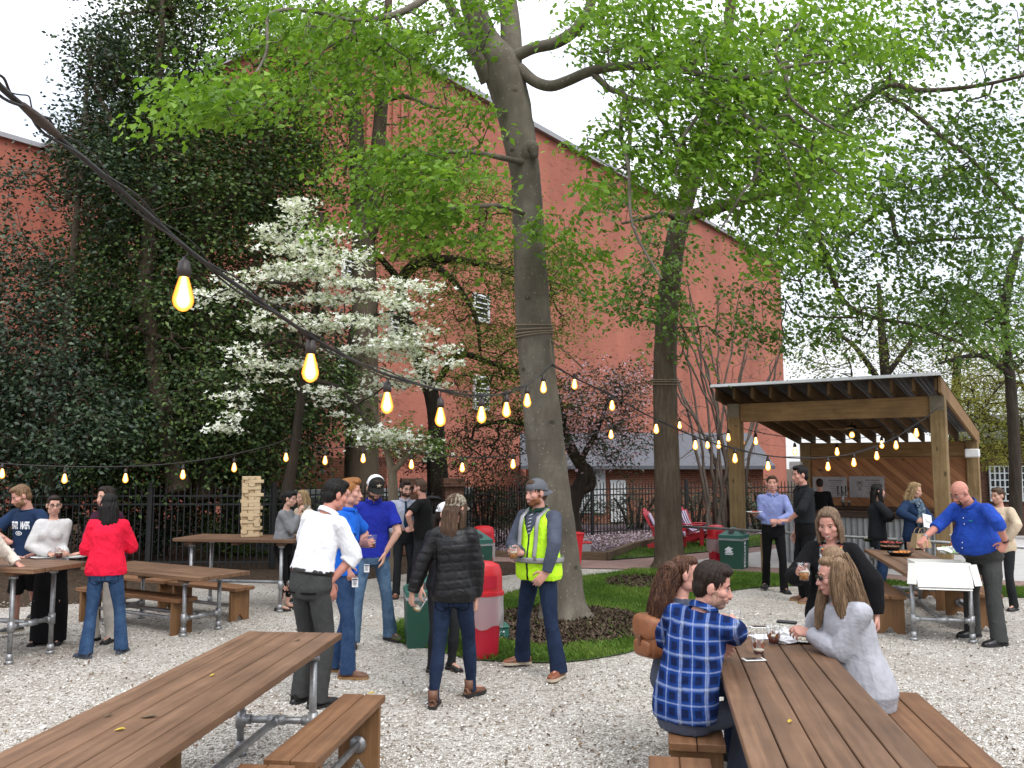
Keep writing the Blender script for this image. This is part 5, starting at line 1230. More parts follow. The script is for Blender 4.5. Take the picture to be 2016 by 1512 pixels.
    def sleeve(nm,kind,t,loose=0):
        a,b,c=shj[nm],elb[nm],wri[nm]; r0=.056*S*(.6+.4*bw)*(1 if m else .92)
        if kind=='short': pp=[a,a*.6+b*.4,a*.25+b*.75]; rr=[r0+t,r0+t*1.2,r0*1.0+t*1.6+loose]
        elif kind=='rolled': pp=[a,a*.6+b*.4,a*.12+b*.88,b,b*.88+c*.12,b*.70+c*.30]; rr=[r0+t,r0*.95+t,r0*.88+t+loose,r0*.86+t+loose,r0*.84+t+loose,r0*.80+t+loose]
        elif kind=='34': pp=[a,a*.6+b*.4,a*.12+b*.88,b,b*.88+c*.12,b*.40+c*.60]; rr=[r0+t,r0*.95+t,r0*.88+t+loose,r0*.86+t+loose,r0*.8+t+loose,r0*.66+t+loose]
        else: pp=[a,a*.6+b*.4,a*.12+b*.88,b,b*.88+c*.12,b*.4+c*.6,b*.02+c*.98]; rr=[r0+t,r0*.95+t,r0*.86+t+loose,r0*.84+t+loose,r0*.80+t+loose,r0*.68+t+loose*.8,r0*.58+t]
        return tube(pp,rr,14,round0=True)
    def cloth(name,parts,mt,amp,v=None,f=(14,14,10),cut=None,seed=0):
        me=fuse(name,parts,v or vox,7,.6); 
        if amp: wrinkle(me,amp,sd+seed,f)
        if cut is not None:
            bmm=bmesh.new(); bmm.from_mesh(me); dl=[q for q in bmm.faces if cut(np.array(q.calc_center_median()[:]))]; bmesh.ops.delete(bmm,geom=dl,context='FACES'); bmm.to_mesh(me); bmm.free()
        return link(name,me,mt,o)
    P.cloth=cloth; P.sleeve=sleeve
    def chestlocal(p,s=.62):
        c,R=sp(s); return (p-c)@R
    P.cl=chestlocal
    def make_top(tp,name=None):
        t=tp.get('t',.013); sl=tp.get('sleeve','long'); hem=tp.get('hem',-.05); lo=tp.get('loose',.006)
        if tp.get('tuck'):
            parts=[torso(.16,.975,t,lo),torso(.10,.2,t*.4,0)]
        else: parts=[torso(hem,.975,t,lo,flare=tp.get('flare',0))]
        for nm in 'LR':
            if sl=='none': parts.append(tube([sp(.86)[0],sp(.86)[0]*.28+shj[nm]*.72],[.070*S+t,.052*S+t],12,round0=True)); continue
            parts.append(tube([sp(.85)[0],shj[nm]],[.070*S*(1 if m else .88)+t,.055*S*(.6+.4*bw)*(1 if m else .90)+t],12,round0=True,round1=True))
            if sl!='none': parts.append(sleeve(nm,sl,t,tp.get('sl_loose',.004)))
        if tp.get('bust') or not m:
            b=tp.get('bust',.012); c,R=sp(.66)
            for s in (1,-1): parts.append(ellipsoid(c+R@np.array([s*.062*S,-.085*S,0]),np.array([.062,.05+b,.065])*S+t,R))
        cut=None
        if tp.get('cut'): cut=lambda p: tp['cut'](chestlocal(p),p)
        ob=cloth(name or tp.get('name','shirt'),parts,tp['mat'],tp.get('amp',.006)*1.0,cut=cut)
        if tp.get('collar'):
            q=MB(); R=Rn; a0=[]
            for (dz,rr) in ((.0,1.62),(.032,1.42)):
                pass
            ring=[Nb+R@np.array([nr*1.50*math.sin(a),-.004-nr*1.5*math.cos(a),.012+.010*math.cos(a)*-1]) for a in np.linspace(R_(14),R_(346),21)]
            q.tube(ring,np.array([[.020,.0055]]*21)*S,8,side=R@np.array([0,0,1]))
            for s in (1,-1):
                b=Nb+R@np.array([s*.010,-nr*1.5-.004,.006])*1.0; q.tube([b,b+R@np.array([s*.030,-.014,-.034])*S],np.array([[.014,.004],[.006,.003]])*S,6,side=R@np.array([1,0,0]))
            q.build('collar',tp.get('collarmat',tp['mat']),ob,True)
        if tp.get('crew'):
            q=MB(); R=Rn; ring=[Nb+R@np.array([nr*1.42*math.sin(a),-.004-nr*1.42*math.cos(a),-.008]) for a in np.linspace(0,2*math.pi,25)]; q.tube(ring,.008*S,6,caps=False); q.build('neckband',tp.get('collarmat',tp['mat']),ob,True)
        return ob
    P.make_top=make_top
    if top: P.top=make_top(top)
    if bottom:
        bt=bottom; t=.012; k=bt.get('kind','trousers'); fitw=bt.get('fit',1.0); up=bt.get('up',.19)
        parts=[torso(-.20,up,t+.002,bt.get('loose',.004))]; c0,_=sp(-.12); parts.append(ellipsoid(c0,np.array([.15*S*bw,.11*S,.07*S]),None))
        if k=='skirt':
            zb=bt['len']; ce=(an['L']+an['R'])/2; ce=np.array([ce[0]*.8+pts[0][0]*.2,ce[1]*.8+pts[0][1]*.2,zb]); parts.append(tube([sp(.05)[0],sp(-.15)[0],(sp(-.15)[0]*.5+ce*.5),ce],np.array([[.165*S*bw,.12*S],[.17*S*bw,.13*S],[bt.get('w',.15),bt.get('w',.15)*.8],[bt.get('w',.15)*1.0,bt.get('w',.15)*.8]]),18,side=np.array([1.,0,0])))
        else:
            for nm in 'LR':
                a,b,c=hj[nm],kn[nm],an[nm]; lw=bt.get('hemw',.066)*S; g=fitw*(.7+.3*bw)
                if k=='shorts': pp=[a,a*.6+b*.4,a*.05+b*.95]; rr=[.088*S*g,.092*S*g,.088*S*g]
                elif k=='capri': pp=[a,a*.6+b*.4,a*.1+b*.9,b*.9+c*.1,b*.6+c*.4,b*.22+c*.78]; rr=np.array([.084,.074,.056,.054,.054,.042])*S*g
                else:
                    e=np.array([c[0],c[1],max(.035,c[2]-.05)]); pp=[a,a*.6+b*.4,a*.1+b*.9,b*.9+c*.1,b*.6+c*.4,b*.15+c*.85,e]; rr=np.array([.086,.080*fitw,.064*fitw,.062*fitw,.066*fitw,.0,.0])*S*(.7+.3*bw); rr[5]=lw*.97; rr[6]=lw*1.03
                parts.append(tube(pp,rr,14,round0=True))
        bo2=cloth({'skirt':'skirt','shorts':'shorts'}.get(k,'trousers'),parts,bt['mat'],bt.get('amp',.007),f=(12,12,16),seed=5)
        if bt.get('belt'):
            s=up-.02; p,R=sp(s); rx,ry,by=radii(s,.018,bt.get('loose',.004)); q=MB(); ring=[p+R@np.array([rx*math.sin(a),-by-ry*math.cos(a),0]) for a in np.linspace(0,2*math.pi,37)]; q.tube(ring,np.array([[.018,.004]]*37)*S,6,side=R@np.array([0,0,1]),caps=False); be=q.build('belt',M['leather_black'],o,True)
            if bt.get('buckle'): q=MB(); q.bbox(p+R@np.array([0,-by-ry-.006,0]),(.05*S,.008,.036*S)); q.build('buckle',M['pipe'],be)
    # ---- shoes ----
    if shoes:
        for nm in 'LR':
            a,toe=P.foot[nm]; q=MB(); hb=shoes.get('boot',0); ln=shoes.get('len',1.0)*S*(1 if m else .92); lift=a[2]-.085*S
            ys=[.082,.070,.03,-.03,-.09,-.14,-.172,-.186]; hw=[.026,.034,.036,.038,.047,.046,.034,.014]; ht_=[.070,.085,.094,.090,.066,.054,.045,.032]
            if shoes.get('flat'): ht_=[.045,.05,.035,.03,.03,.033,.03,.022]
            def ring(y,w,z0,z1,k=12):
                return [(w*math.copysign(abs(math.cos(b))**.7,math.cos(b)),y,z0+(z1-z0)*(max(0,math.sin(b))**.75)) for b in np.linspace(0,math.pi,k)]
            Vr=[];k=12
            for y,w,hh in zip(ys,hw,ht_): Vr+=ring(y,w,.012,hh)
            Fs=[]
            for i in range(len(ys)-1):
                for j in range(k-1): Fs.append((i*k+j,i*k+j+1,(i+1)*k+j+1,(i+1)*k+j))
                Fs.append((i*k+k-1,i*k,(i+1)*k,(i+1)*k+k-1))
            Fs.append(tuple(range(k))); Fs.append(tuple(range((len(ys)-1)*k,len(ys)*k))[::-1])
            c,s_=math.cos(toe),math.sin(toe); Rt=np.array([[c,-s_,0],[s_,c,0],[0,0,1]]); q.add(np.array(Vr)*ln,Fs)
            if hb: q.tube([np.array([0,.03,.06])*ln,np.array([0,.028,.10])*ln,np.array([0,.03,.10+hb])*ln],np.array([.043,.042,.044])*S,12)
            q.xf(Rt,(a[0],a[1],lift)); sh_=q.build('shoe',shoes['mat'],o,True)
            q=MB(); pl=[(w*1.10*sx,y) for y,w in zip(ys,hw) for sx in (1,)]; outl=[(w*1.1+.002,y) for y,w in zip(ys,hw)]+[(-(w*1.1+.002),y) for y,w in list(zip(ys,hw))[::-1]]
            outl=[(x,y*1.03) for x,y in outl][::-1]; q.prism([(x*ln,y*ln) for x,y in outl],.0,.022*ln); q.xf(Rt,(a[0],a[1],lift)); q.build('sole',shoes.get('sole',M['dark']),sh_)
    if extra: extra(P)
    PPL[key]=P; return P
# ---------- fabrics ----------
M['frame_black']=simple('black_spectacle_frame',(.01,.01,.01),.3); M['frame_wire']=simple('wire_spectacle_frame',(.25,.22,.2),.3,.8)
M['leather_black']=simple('black_leather',(.012,.011,.011),.35,0,.2,12,.1); M['leather_brown']=simple('brown_leather',(.13,.055,.028),.5,0,.3,14,.2); M['leather_dk']=simple('dark_brown_leather',(.05,.028,.02),.5,0,.3,14,.2); M['leather_tan']=simple('tan_leather',(.30,.11,.04),.5,0,.22,9,.3,90); M['leather_red']=simple('red_brown_leather',(.20,.065,.028),.42,0,.25,14,.2)
M['sole_pale']=simple('pale_rubber',(.45,.38,.28),.7); M['sole_gum']=simple('gum_rubber',(.30,.17,.07),.7)
M['canvas_grey']=simple('grey_canvas_shoe',(.06,.065,.07),.8,0,.3,20,.3); 
FB={}
for k,c in dict(white=(.78,.79,.83),whiteknit=(.52,.51,.505),cream=(.66,.60,.52),navy=(.012,.028,.07),red=(.72,.012,.045),maroon=(.035,.008,.02),grey=(.20,.205,.215),greyl=(.36,.365,.40),royal=(.012,.115,.55),blue=(.012,.022,.26),shirtgrey=(.40,.42,.50),blacktee=(.006,.006,.0065),black=(.0045,.0045,.0055),lavender=(.22,.26,.50),charcoal=(.013,.0145,.017),cobalt=(.018,.062,.36),beige=(.55,.44,.32),khaki=(.50,.46,.40),slate=(.065,.075,.105),trgrey=(.046,.047,.046),tie=(.012,.035,.06),green=(.01,.04,.025),teal=(.02,.25,.28),trdark=(.016,.017,.019),skin_b=(.50,.30,.22)).items(): FB[k]=fabric('fabric_'+k,c)
FB['jean']=denim('mid_blue_denim',(.014,.035,.088),(.05,.10,.19)); FB['jeand']=denim('dark_blue_denim',(.007,.012,.030),(.020,.034,.070)); FB['jeanl']=denim('worn_blue_denim',(.035,.075,.14),(.11,.18,.27)); FB['jeanr']=denim('indigo_denim',(.012,.03,.085),(.04,.08,.165))
def m_plaid():
    t=NT('blue_plaid_flannel'); v=t.co((1,1,1)); s=t.sep(v); y=t.math('ADD',s[0],t.math('MULTIPLY',s[1],.55)); wz=t.math('ADD',s[2],t.math('MULTIPLY',t.noise(v,5,2),.02)); wy=t.math('ADD',y,t.math('MULTIPLY',t.noise(v,4,2),.03))
    def band(c,per,w,ph):
        f=t.math('FRACT',t.math('ADD',t.math('DIVIDE',c,per),ph)); d=t.math('ABSOLUTE',t.math('SUBTRACT',f,.5)); return t.ramp(d,[(max(0,w*.5-.04),1),(w*.5+.05,0)])
    base=(.007,.014,.055); bl=(.012,.050,.235)
    h=band(wz,.085,.48,0); vv=band(wy,.085,.48,.2); col=t.mix(t.math('MULTIPLY',h,.6),base,bl); col=t.mix(t.math('MULTIPLY',vv,.6),col,bl)
    dk=t.math('MULTIPLY',band(wz,.17,.20,.30),band(wy,.17,.20,.4)); col=t.mix(t.math('MULTIPLY',dk,.8),col,(.004,.006,.02))
    l1=band(wz,.085,.07,0); l2=band(wy,.085,.06,.2); l3=band(wz,.17,.035,.27); l4=band(wy,.17,.035,.41); wl=t.math('MAXIMUM',t.math('MULTIPLY',t.math('ADD',l1,l2),.36),t.math('MULTIPLY',t.math('ADD',l3,l4),.30)); wl=t.math('MINIMUM',wl,.95)
    col=t.mix(wl,col,(.50,.60,.85)); t.base(col); t.rough(.95); t.spec(.1); t.bump(t.math('ADD',t.noise(v,15,3),t.math('MULTIPLY',t.noise(v,300,2),.2)),.5,.012); return t.m
FB['plaid']=m_plaid()
def m_camo(name,cs,scale=14,stretch=(1,1,1.6)):
    t=NT(name); v=t.co(stretch); a=t.noise(v,scale,3,.6); b=t.noise(v,scale*2.1,3,.6); c=t.ramp(a,[(.0,cs[0]),(.42,cs[1]),(.52,cs[2]),(.60,cs[3])],'CONSTANT'); c=t.mix(t.ramp(b,[(.55,0),(.6,.8)]),c,cs[1]); t.base(c); t.rough(.9); t.spec(.15); return t.m
FB['camo']=m_camo('camo_cap_cloth',[(.055,.045,.03),(.30,.27,.21),(.15,.125,.09),(.045,.04,.028)],30)
FB['floral']=m_camo('black_and_white_print',[(.02,.02,.022),(.62,.62,.62),(.25,.25,.26),(.035,.035,.04)],34,(1,1,1))
FB['scarf']=m_camo('patterned_blue_scarf',[(.012,.015,.03),(.10,.16,.22),(.02,.04,.08),(.30,.30,.28)],26,(1,1,1))
def m_puffer():
    t=NT('black_puffer_nylon'); v=t.co(); t.base((.0055,.0055,.0065)); t.rough(.42); t.spec(.35); t.bump(t.noise(v,26,4),.6,.012); return t.m
FB['puffer']=m_puffer()
def m_vest():
    t=NT('hi_vis_lime'); v=t.co(); s=t.sep(v); lime=(.52,.90,.02)
    n=t.noise(v,10,3); t.base(t.mix(.5,t.ramp(n,[(.3,mul(lime,.92)),(.7,mul(lime,1.08))]),lime)); t.rough(.6); t.spec(.3)
    t.bump(t.noise(v,13,3),.4,.012); return t.m
FB['lime']=m_vest(); FB['reflect']=simple('reflective_tape',(.30,.30,.31),.35,.3,.1,20)
FB['meshw']=simple('white_cap_mesh',(.72,.73,.75),.8); FB['capblack']=fabric('black_cap_cloth',(.015,.016,.015)); FB['capgrey']=fabric('grey_cap_cloth',(.11,.115,.13))
# =================== THE GUESTS ===================
from mathutils.bvhtree import BVHTree
FONT_OBJ={}
def text_mesh(txt,size,bold=0,align='CENTER',mirror=False,ext=0.0,space=1.0):
    cu=bpy.data.curves.new('txt','FONT'); cu.body=txt; cu.size=size; cu.align_x=align; cu.align_y='CENTER'; cu.offset=bold; cu.extrude=ext; cu.space_character=space; cu.resolution_u=3
    o=bpy.data.objects.new('txt',cu); COL.objects.link(o); dg=bpy.context.evaluated_depsgraph_get(); me=bpy.data.meshes.new_from_object(o.evaluated_get(dg)); bpy.data.objects.remove(o)
    V=getV(me); 
    if mirror: V[:,0]*=-1; me.flip_normals()
    Fs=[tuple(p.vertices) for p in me.polygons]; bpy.data.meshes.remove(me); return V,Fs
def project_front(ob,pts2,cx,cz,off=.003):
    """put flat (x,z) points on the front (-Y) of a mesh object in person space"""
    bm=bmesh.new(); bm.from_mesh(ob.data); bv=BVHTree.FromBMesh(bm); bm.free(); out=[]
    for x,y in pts2:
        h=bv.ray_cast(Vector((cx+x,-1,cz+y)),Vector((0,1,0)))
        p=h[0] if h[0] else Vector((cx+x,-.12,cz+y)); out.append((cx+x,p.y-off,cz+y))
    return out
SH_BLK=dict(mat=M['leather_black']); SH_BRN=dict(mat=M['leather_brown'],sole=M['sole_gum'],boot=.05); SH_RED=dict(mat=M['leather_red'],sole=M['sole_pale'],boot=.03); SH_GRY=dict(mat=M['canvas_grey'],sole=M['sole_pale'])
SHIRT=lambda c,**k: dict(dict(mat=FB[c],sleeve='long',tuck=1,loose=.02,collar=1,amp=.011,name='shirt'),**k)
POLO=lambda c,**k: dict(dict(mat=FB[c],sleeve='short',hem=-.04,loose=.016,collar=1,amp=.009,name='polo_shirt'),**k)
TROU=lambda c,**k: dict(dict(mat=FB[c],kind='trousers'),**k)
# --- left bar table group ---
person('p1','person in a cream jacket at the left edge resting a hand on the bar table',loc=D(-42,918,8.40)[:2],yaw=112,h=1.68,lean=(13,0,0),head=(8,-30,0),hair=('crop','lightbrown'),glasses='wire',skin='pink',
  top=dict(mat=FB['cream'],t=.02,loose=.02,hem=-.05,amp=.012,collar=1,name='jacket'),bottom=TROU('navy'),shoes=SH_BLK,
  arms=dict(R=dict(w=('g',26,1106,.985),e=(-.6,-.2,-.7),pose='flat',f=(.2,1,-.08)),L=dict(w=(.15,.36,.98),e=(.6,-.2,-.6),pose='flat')),vox=.0085)
def penn(P):
    ob=P.top; q=MB()
    for txt,cx in (('PENN',.074),('STATE',-.058)):
        V,Fs=text_mesh(txt,.085,.004,mirror=True,space=.92); V[:,0]*=.47; V[:,1]*=1.25; V[:,1]*=1+abs(cx)*.5; pts=project_front(ob,[(a[0],a[1]) for a in V],cx,P.sp(.66)[0][2]); q.add(pts,Fs)
    a=np.linspace(0,2*math.pi,25); ring=[(math.cos(t)*.046,math.sin(t)*.024) for t in a]; inr=[(math.cos(t)*.036,math.sin(t)*.016) for t in a]; pts=project_front(ob,ring+inr,0,P.sp(.66)[0][2]-.085); n=len(a); q.add(pts,[(i,i+1,n+i+1,n+i) for i in range(n-1)])
    pts=project_front(ob,[(-.022,-.006),(.018,-.010),(.026,.004),(.0,.010),(-.020,.006)],0,P.sp(.66)[0][2]-.085); q.add(pts,[(0,1,2,3,4)])
    o=q.build('lettering',M['print_white'],ob)
M['print_white']=simple('white_print',(.75,.77,.80),.8,0,.05)
person('p2','bearded person in a navy tee with white lettering looking down at the bar table',loc=D(64,918,9.85)[:2],yaw=-16,h=1.75,head=(22,-30,0),hair=('short','lightbrown'),beard='lightbrown',skin='pink',bw=1.06,lean=(8,0,0),
  top=dict(mat=FB['navy'],sleeve='short',hem=-.10,loose=.016,amp=.008,crew=1,name='tee_shirt',sl_loose=.012),bottom=dict(kind='shorts',mat=FB['black']),shoes=SH_GRY,
  arms=dict(R=dict(w=('p',20,1068,-.15),e=(-.7,-.5,-.5),pose='grip',f=(-1,.3,-.1),n=(.2,1,.3),u=(0,.2,1)),L=dict(w=('g',74,1089,.985),e=(.9,-.1,-.2),pose='flat',f=(-.7,.7,-.2))),
  feet=dict(R=('p',30,1250,-20),L=('p',76,1240,15)),extra=penn,vox=.009)
person('p3','person in a white sweater and dark glasses holding a cup over the bar table',loc=D(112,918,9.62)[:2],yaw=8,h=1.63,sex='f',bw=1.06,head=(3,28,0),hair=('crop','dark'),glasses='thick',skin='fair',
  top=dict(mat=FB['whiteknit'],hem=.0,t=.014,loose=.012,amp=.005,name='sweater',bust=.006),bottom=dict(kind='skirt',mat=FB['black'],len=.03,w=.19,up=.2),shoes=SH_BLK,
  arms=dict(L=dict(w=('g',130,1090,1.0),e=(.10,-.4,-.95),pose='grip',f=(-.8,.5,-.1),n=(-.3,.9,.1),u=(0,.1,1)),R=dict(w=('g',98,1091,.99),e=(-.10,-.4,-.95),pose='flat',f=(.9,.3,-.05))),vox=.009)
person('p4','dark haired person in a bright red fleece seen from behind by the bar table',loc=(lambda a,b:((a[0]+b[0])/2,(a[1]+b[1])/2))(G(163,1296),G(238,1286)),yaw=-166,h=1.66,sex='f',bw=1.12,lean=(3,0,0),head=(4,18,0),hair=('longback','black'),skin='fair',
  top=dict(mat=FB['red'],t=.022,loose=.026,hem=-.10,amp=.015,name='fleece',collar=1,sl_loose=.012),bottom=TROU('jean',hemw=.078),shoes=dict(mat=FB['slate'],sole=M['canvas_grey']),
  arms=dict(L=dict(w=('p',196,1064,.22),e=(.15,-.4,-.9),pose='fist',f=(.1,.5,.8),n=(-.6,.5,0)),R=dict(w=(-.14,.34,1.06),e=(-.25,-.4,-.85),pose='fist')),
  feet=dict(L=('p',168,1296,48),R=('p',238,1286,-10)),vox=.008)
person('p5','person in a maroon top and pale trousers hidden behind the red fleece',loc=D(217,918,9.75)[:2],yaw=-14,h=1.72,sex='f',head=(2,-15,0),hair=('bob','dark'),skin='fair',
  top=dict(mat=FB['maroon'],t=.018,hem=-.1,name='sweater'),bottom=TROU('khaki'),shoes=SH_BLK,arms=dict(R=dict(w=('g',162,1094,.985),e=(-.9,-.2,-.3),pose='flat',f=(-1,.3,-.1))),vox=.010)
# --- by the block tower ---
person('p6','short dark haired person in a grey blouse sipping a drink beside the block tower',loc=D(562,918,11.85)[:2],yaw=84,h=1.62,sex='f',lean=(6,0,0),head=(10,-6,0),hair=('bun','black'),skin='fair',
  top=dict(mat=FB['grey'],tuck=1,loose=.03,t=.016,amp=.012,name='blouse',sl_loose=.014),bottom=dict(kind='capri',mat=FB['black'],up=.26),shoes=dict(mat=M['leather_black'],flat=1),
  arms=dict(R=dict(w=('p',588,1012,-.07),e=(-.2,.3,-.9),pose='grip',f=(0,.3,.9),n=(.6,.4,0),u=(0,-.6,.5)),L=dict(w=(.17,-.04,.98),e=(.8,-.9,0),pose='relax')),feet=dict(R=(-.08,.0,0),L=(.08,.04,5)),vox=.010)
person('p7','fair haired person half hidden behind the grey blouse by the block tower',loc=D(601,918,12.6)[:2],yaw=-35,h=1.60,sex='f',head=(0,-10,0),hair=('long','blond'),skin='fair',top=dict(mat=FB['beige'],name='top'),bottom=TROU('trdark'),shoes=SH_BLK,vox=.012)
# --- centre left group ---
person('p8','person in a white shirt and grey trousers leaning over, seen from behind',loc=(lambda a,b:((a[0]+b[0])/2,(a[1]+b[1])/2))(G(592,1384),G(628,1392)),yaw=146,h=1.87,bw=1.07,lean=(22,-7,0),head=(14,-22,0),hip=(.0,-.02),hair=('short','black'),skin='ruddy',
  top=SHIRT('white',sleeve='rolled',loose=.026,amp=.016,sl_loose=.016,t=.015),bottom=TROU('trgrey',belt=1,fit=1.08,hemw=.075,loose=.012),shoes=SH_BLK,
  arms=dict(R=dict(w=('p',650,1146,-.05),e=(-.4,-.9,-.2),pose='pocket',f=(-.1,.25,-1),n=(.9,0,0)),L=dict(w=('p',662,1072,.42),e=(.8,-.2,-.6),pose='grip',f=(-.3,.9,.1),n=(-.9,-.3,0),u=(0,0,1))),
  feet=dict(L=('p',590,1382,10),R=('p',626,1393,-12)),vox=.0075)
def badge(P,px,py,dd=-.14,key='x'):
    q=MB(); c=P.L(D(px,py,P.loc[1]+dd)); q.bbox((0,0,0),(.058,.004,.085)); o=q.build('badge',M['white'],P.o,loc=c); o.rotation_euler=(0,0,-P.rz)
    t=MB(); 
    for k,z in enumerate((.016,.004,-.008,-.020)): t.box((-.002,-.0035,z),(.036-.008*(k%2),.001,.005))
    t.box((0,-.0035,.031),(.05,.001,.012)); t.build('lettering',FB['slate'],o)
    s=MB(); s.tube([(0,0,.04),(0,.015,.085)],.003,5); s.build('clip',M['frame_black'],o)
person('p9','ginger haired person in a bright blue polo and jeans holding a beer',loc=(lambda a,b:((a[0]+b[0])/2,(a[1]+b[1])/2))(G(682,1334),G(662,1322)),yaw=82,h=1.83,lean=(4,0,0),head=(2,6,0),hair=('quiff','ginger'),skin='pink',
  top=POLO('royal',hem=-.06),bottom=TROU('jeanr',hemw=.074),shoes=dict(mat=M['leather_brown'],sole=M['sole_gum'],boot=.04),
  arms=dict(R=dict(w=('p',676,1116,-.14),e=(-.6,-.9,0),pose='pocket',f=(.1,.6,-.8),n=(.8,0,-.3)),L=dict(w=('p',712,1072,.12),e=(.6,-.3,-.8),pose='grip',f=(-.5,.8,.15),n=(.4,.8,.2),u=(0,0,1))),
  feet=dict(R=('p',684,1336,4),L=('p',660,1322,12)),extra=lambda P:badge(P,699,1147,-.20),vox=.0075)
def cap_star(P):
    V=[P.H((0,-.108,.075))]; n=5
    for k in range(10):
        r=.026 if k%2==0 else .010; a=math.pi/2+k*math.pi/5; V.append(P.H((r*math.cos(a)*1.3,-.104+.004*abs(math.cos(a)),.075+r*math.sin(a))))
    q=MB(); q.add(V,[(0,1+k,1+(k+1)%10) for k in range(10)]); q.build('emblem',M['sole_pale'],P.o)
person('p10','person in a royal blue polo and black and white trucker cap looking down',loc=(lambda a,b:((a[0]+b[0])/2,(a[1]+b[1])/2))(G(766,1262),G(694,1272)),yaw=12,h=1.86,bw=1.03,lean=(5,0,0),head=(26,14,0),hair=('crop','dark'),beard='dark',skin='fair',
  top=POLO('blue',hem=-.06,amp=.010),bottom=TROU('jeanl',hemw=.078),shoes=dict(mat=M['leather_dk'],sole=M['dark'],boot=.03),cap=dict(mat=FB['meshw'],front=FB['capblack'],brim=FB['capblack'],dir=-1),
  arms=dict(R=dict(w=('p',701,1094,-.02),e=(-.9,-.5,0),pose='pocket',f=(.25,.4,-.8),n=(.8,0,-.3)),L=dict(w=('p',757,1090,-.06),e=(.9,-.4,0),pose='pocket',f=(-.2,.35,-.9),n=(-.8,0,-.3))),
  feet=dict(L=('p',768,1261,38),R=('p',694,1274,-5)),extra=lambda P:(badge(P,722,1119,-.18),cap_star(P)),vox=.0085)
def tie(P):
    q=MB(); pts=[];sd=[]
    for s in np.linspace(.97,.24,8):
        p,R=P.sp(s); rx,ry,by=P.radii(s,.020,.02); pts.append(p+R@np.array([0,-by-ry-.004,0])); sd.append(R@np.array([1,0,0]))
    q.tube(pts,np.array([[.017,.006],[.014,.005],[.018,.004],[.024,.004],[.029,.004],[.033,.004],[.036,.004],[.010,.003]]),8,side=np.array(sd)); q.build('tie',FB['tie'],P.o,True)
person('p11','bearded person in a grey shirt and dark tie with glasses, by the gate pillars',loc=D(797,918,13.0)[:2],yaw=18,h=1.72,head=(0,20,0),hair=('quiff','dark'),beard='dark',glasses='thick',skin='fair',
  top=SHIRT('shirtgrey'),bottom=TROU('trdark',belt=1),shoes=dict(mat=M['leather_brown']),arms=dict(R=dict(w=('p',775,1048,-.16),e=(-.8,-.3,-.6),pose='grip',f=(-.3,.9,.1),n=(.8,.2,0),u=(0,0,1)),L=dict(w=(.26,.05,.9),pose='pocket',e=(.9,-.5,-.2))),
  feet=dict(R=(-.12,.05,-18),L=(.1,0,10)),extra=tie,vox=.010)
person('p12','red bearded person in a black tee facing the man with the tie',loc=D(834,918,12.75)[:2],yaw=-104,h=1.75,bw=1.05,head=(3,-4,0),hair=('crop','brown'),beard='beardred',skin='pink',
  top=dict(mat=FB['blacktee'],sleeve='short',hem=-.08,loose=.014,crew=1,name='tee_shirt'),bottom=TROU('trdark'),shoes=SH_BLK,arms=dict(L=dict(w=('p',811,1043,-.22),e=(.7,-.3,-.8),pose='fist',f=(-.2,1,0)),R=dict(w=(-.1,.30,1.05),e=(-.6,-.2,-.7),pose='fist')),vox=.010)
# --- puffer jacket, white cap, vest ---
def puff_ribs(P): pass
def puffer(P):
    # quilting channels pressed into the jacket
    ob=P.top; me=ob.data; V=getV(me); N=getN(me); z=V[:,2]
    ph=(z+.012*np.sin(V[:,0]*9))/.072; g=np.abs(np.sin(math.pi*ph)); setV(me,V+N*(.0045*(g**.5-.75))[:,None])
person('p13','person in a black quilted jacket and camo cap standing with their back turned',loc=(lambda a,b:((a[0]+b[0])/2,(a[1]+b[1])/2))(G(852,1394),G(930,1374)),yaw=172,h=1.71,sex='f',bw=1.0,lean=(2,0,0),head=(4,-26,0),hair=('longback','brown'),skin='fair',
  top=dict(mat=FB['puffer'],t=.022,loose=.018,hem=-.13,amp=.006,name='jacket',sl_loose=.010,collar=1,bust=.0),bottom=TROU('jeand',fit=.98,hemw=.05,amp=.006),shoes=dict(mat=M['leather_brown'],sole=M['dark'],boot=.05),cap=dict(mat=FB['camo'],dir=-1),
  arms=dict(L=dict(w=('p',806,1182,.02),e=(.9,-.4,0),pose='grip',f=(.2,.25,-1),n=(-.6,.7,-.1),u=(-.3,.8,.2)),R=dict(w=('p',938,1180,.04),e=(-.9,-.4,0),pose='relax')),
  feet=dict(L=('p',853,1393,4),R=('p',928,1372,-32)),extra=puffer,vox=.0075)
person('p14','person in a white cap mostly hidden behind the black quilted jacket',loc=D(872,918,8.35)[:2],yaw=34,h=1.60,sex='f',head=(6,30,0),hair=('pony','dark'),skin='fair',
  top=dict(mat=FB['charcoal'],sleeve='34',hem=-.06,name='top'),bottom=TROU('trdark',hemw=.05),shoes=SH_BLK,cap=dict(mat=FB['meshw'],dir=-1),arms=dict(L=dict(w=('p',930,1090,-.14),e=(.9,-.2,-.5),pose='fist',f=(-.8,.5,0))),vox=.010)
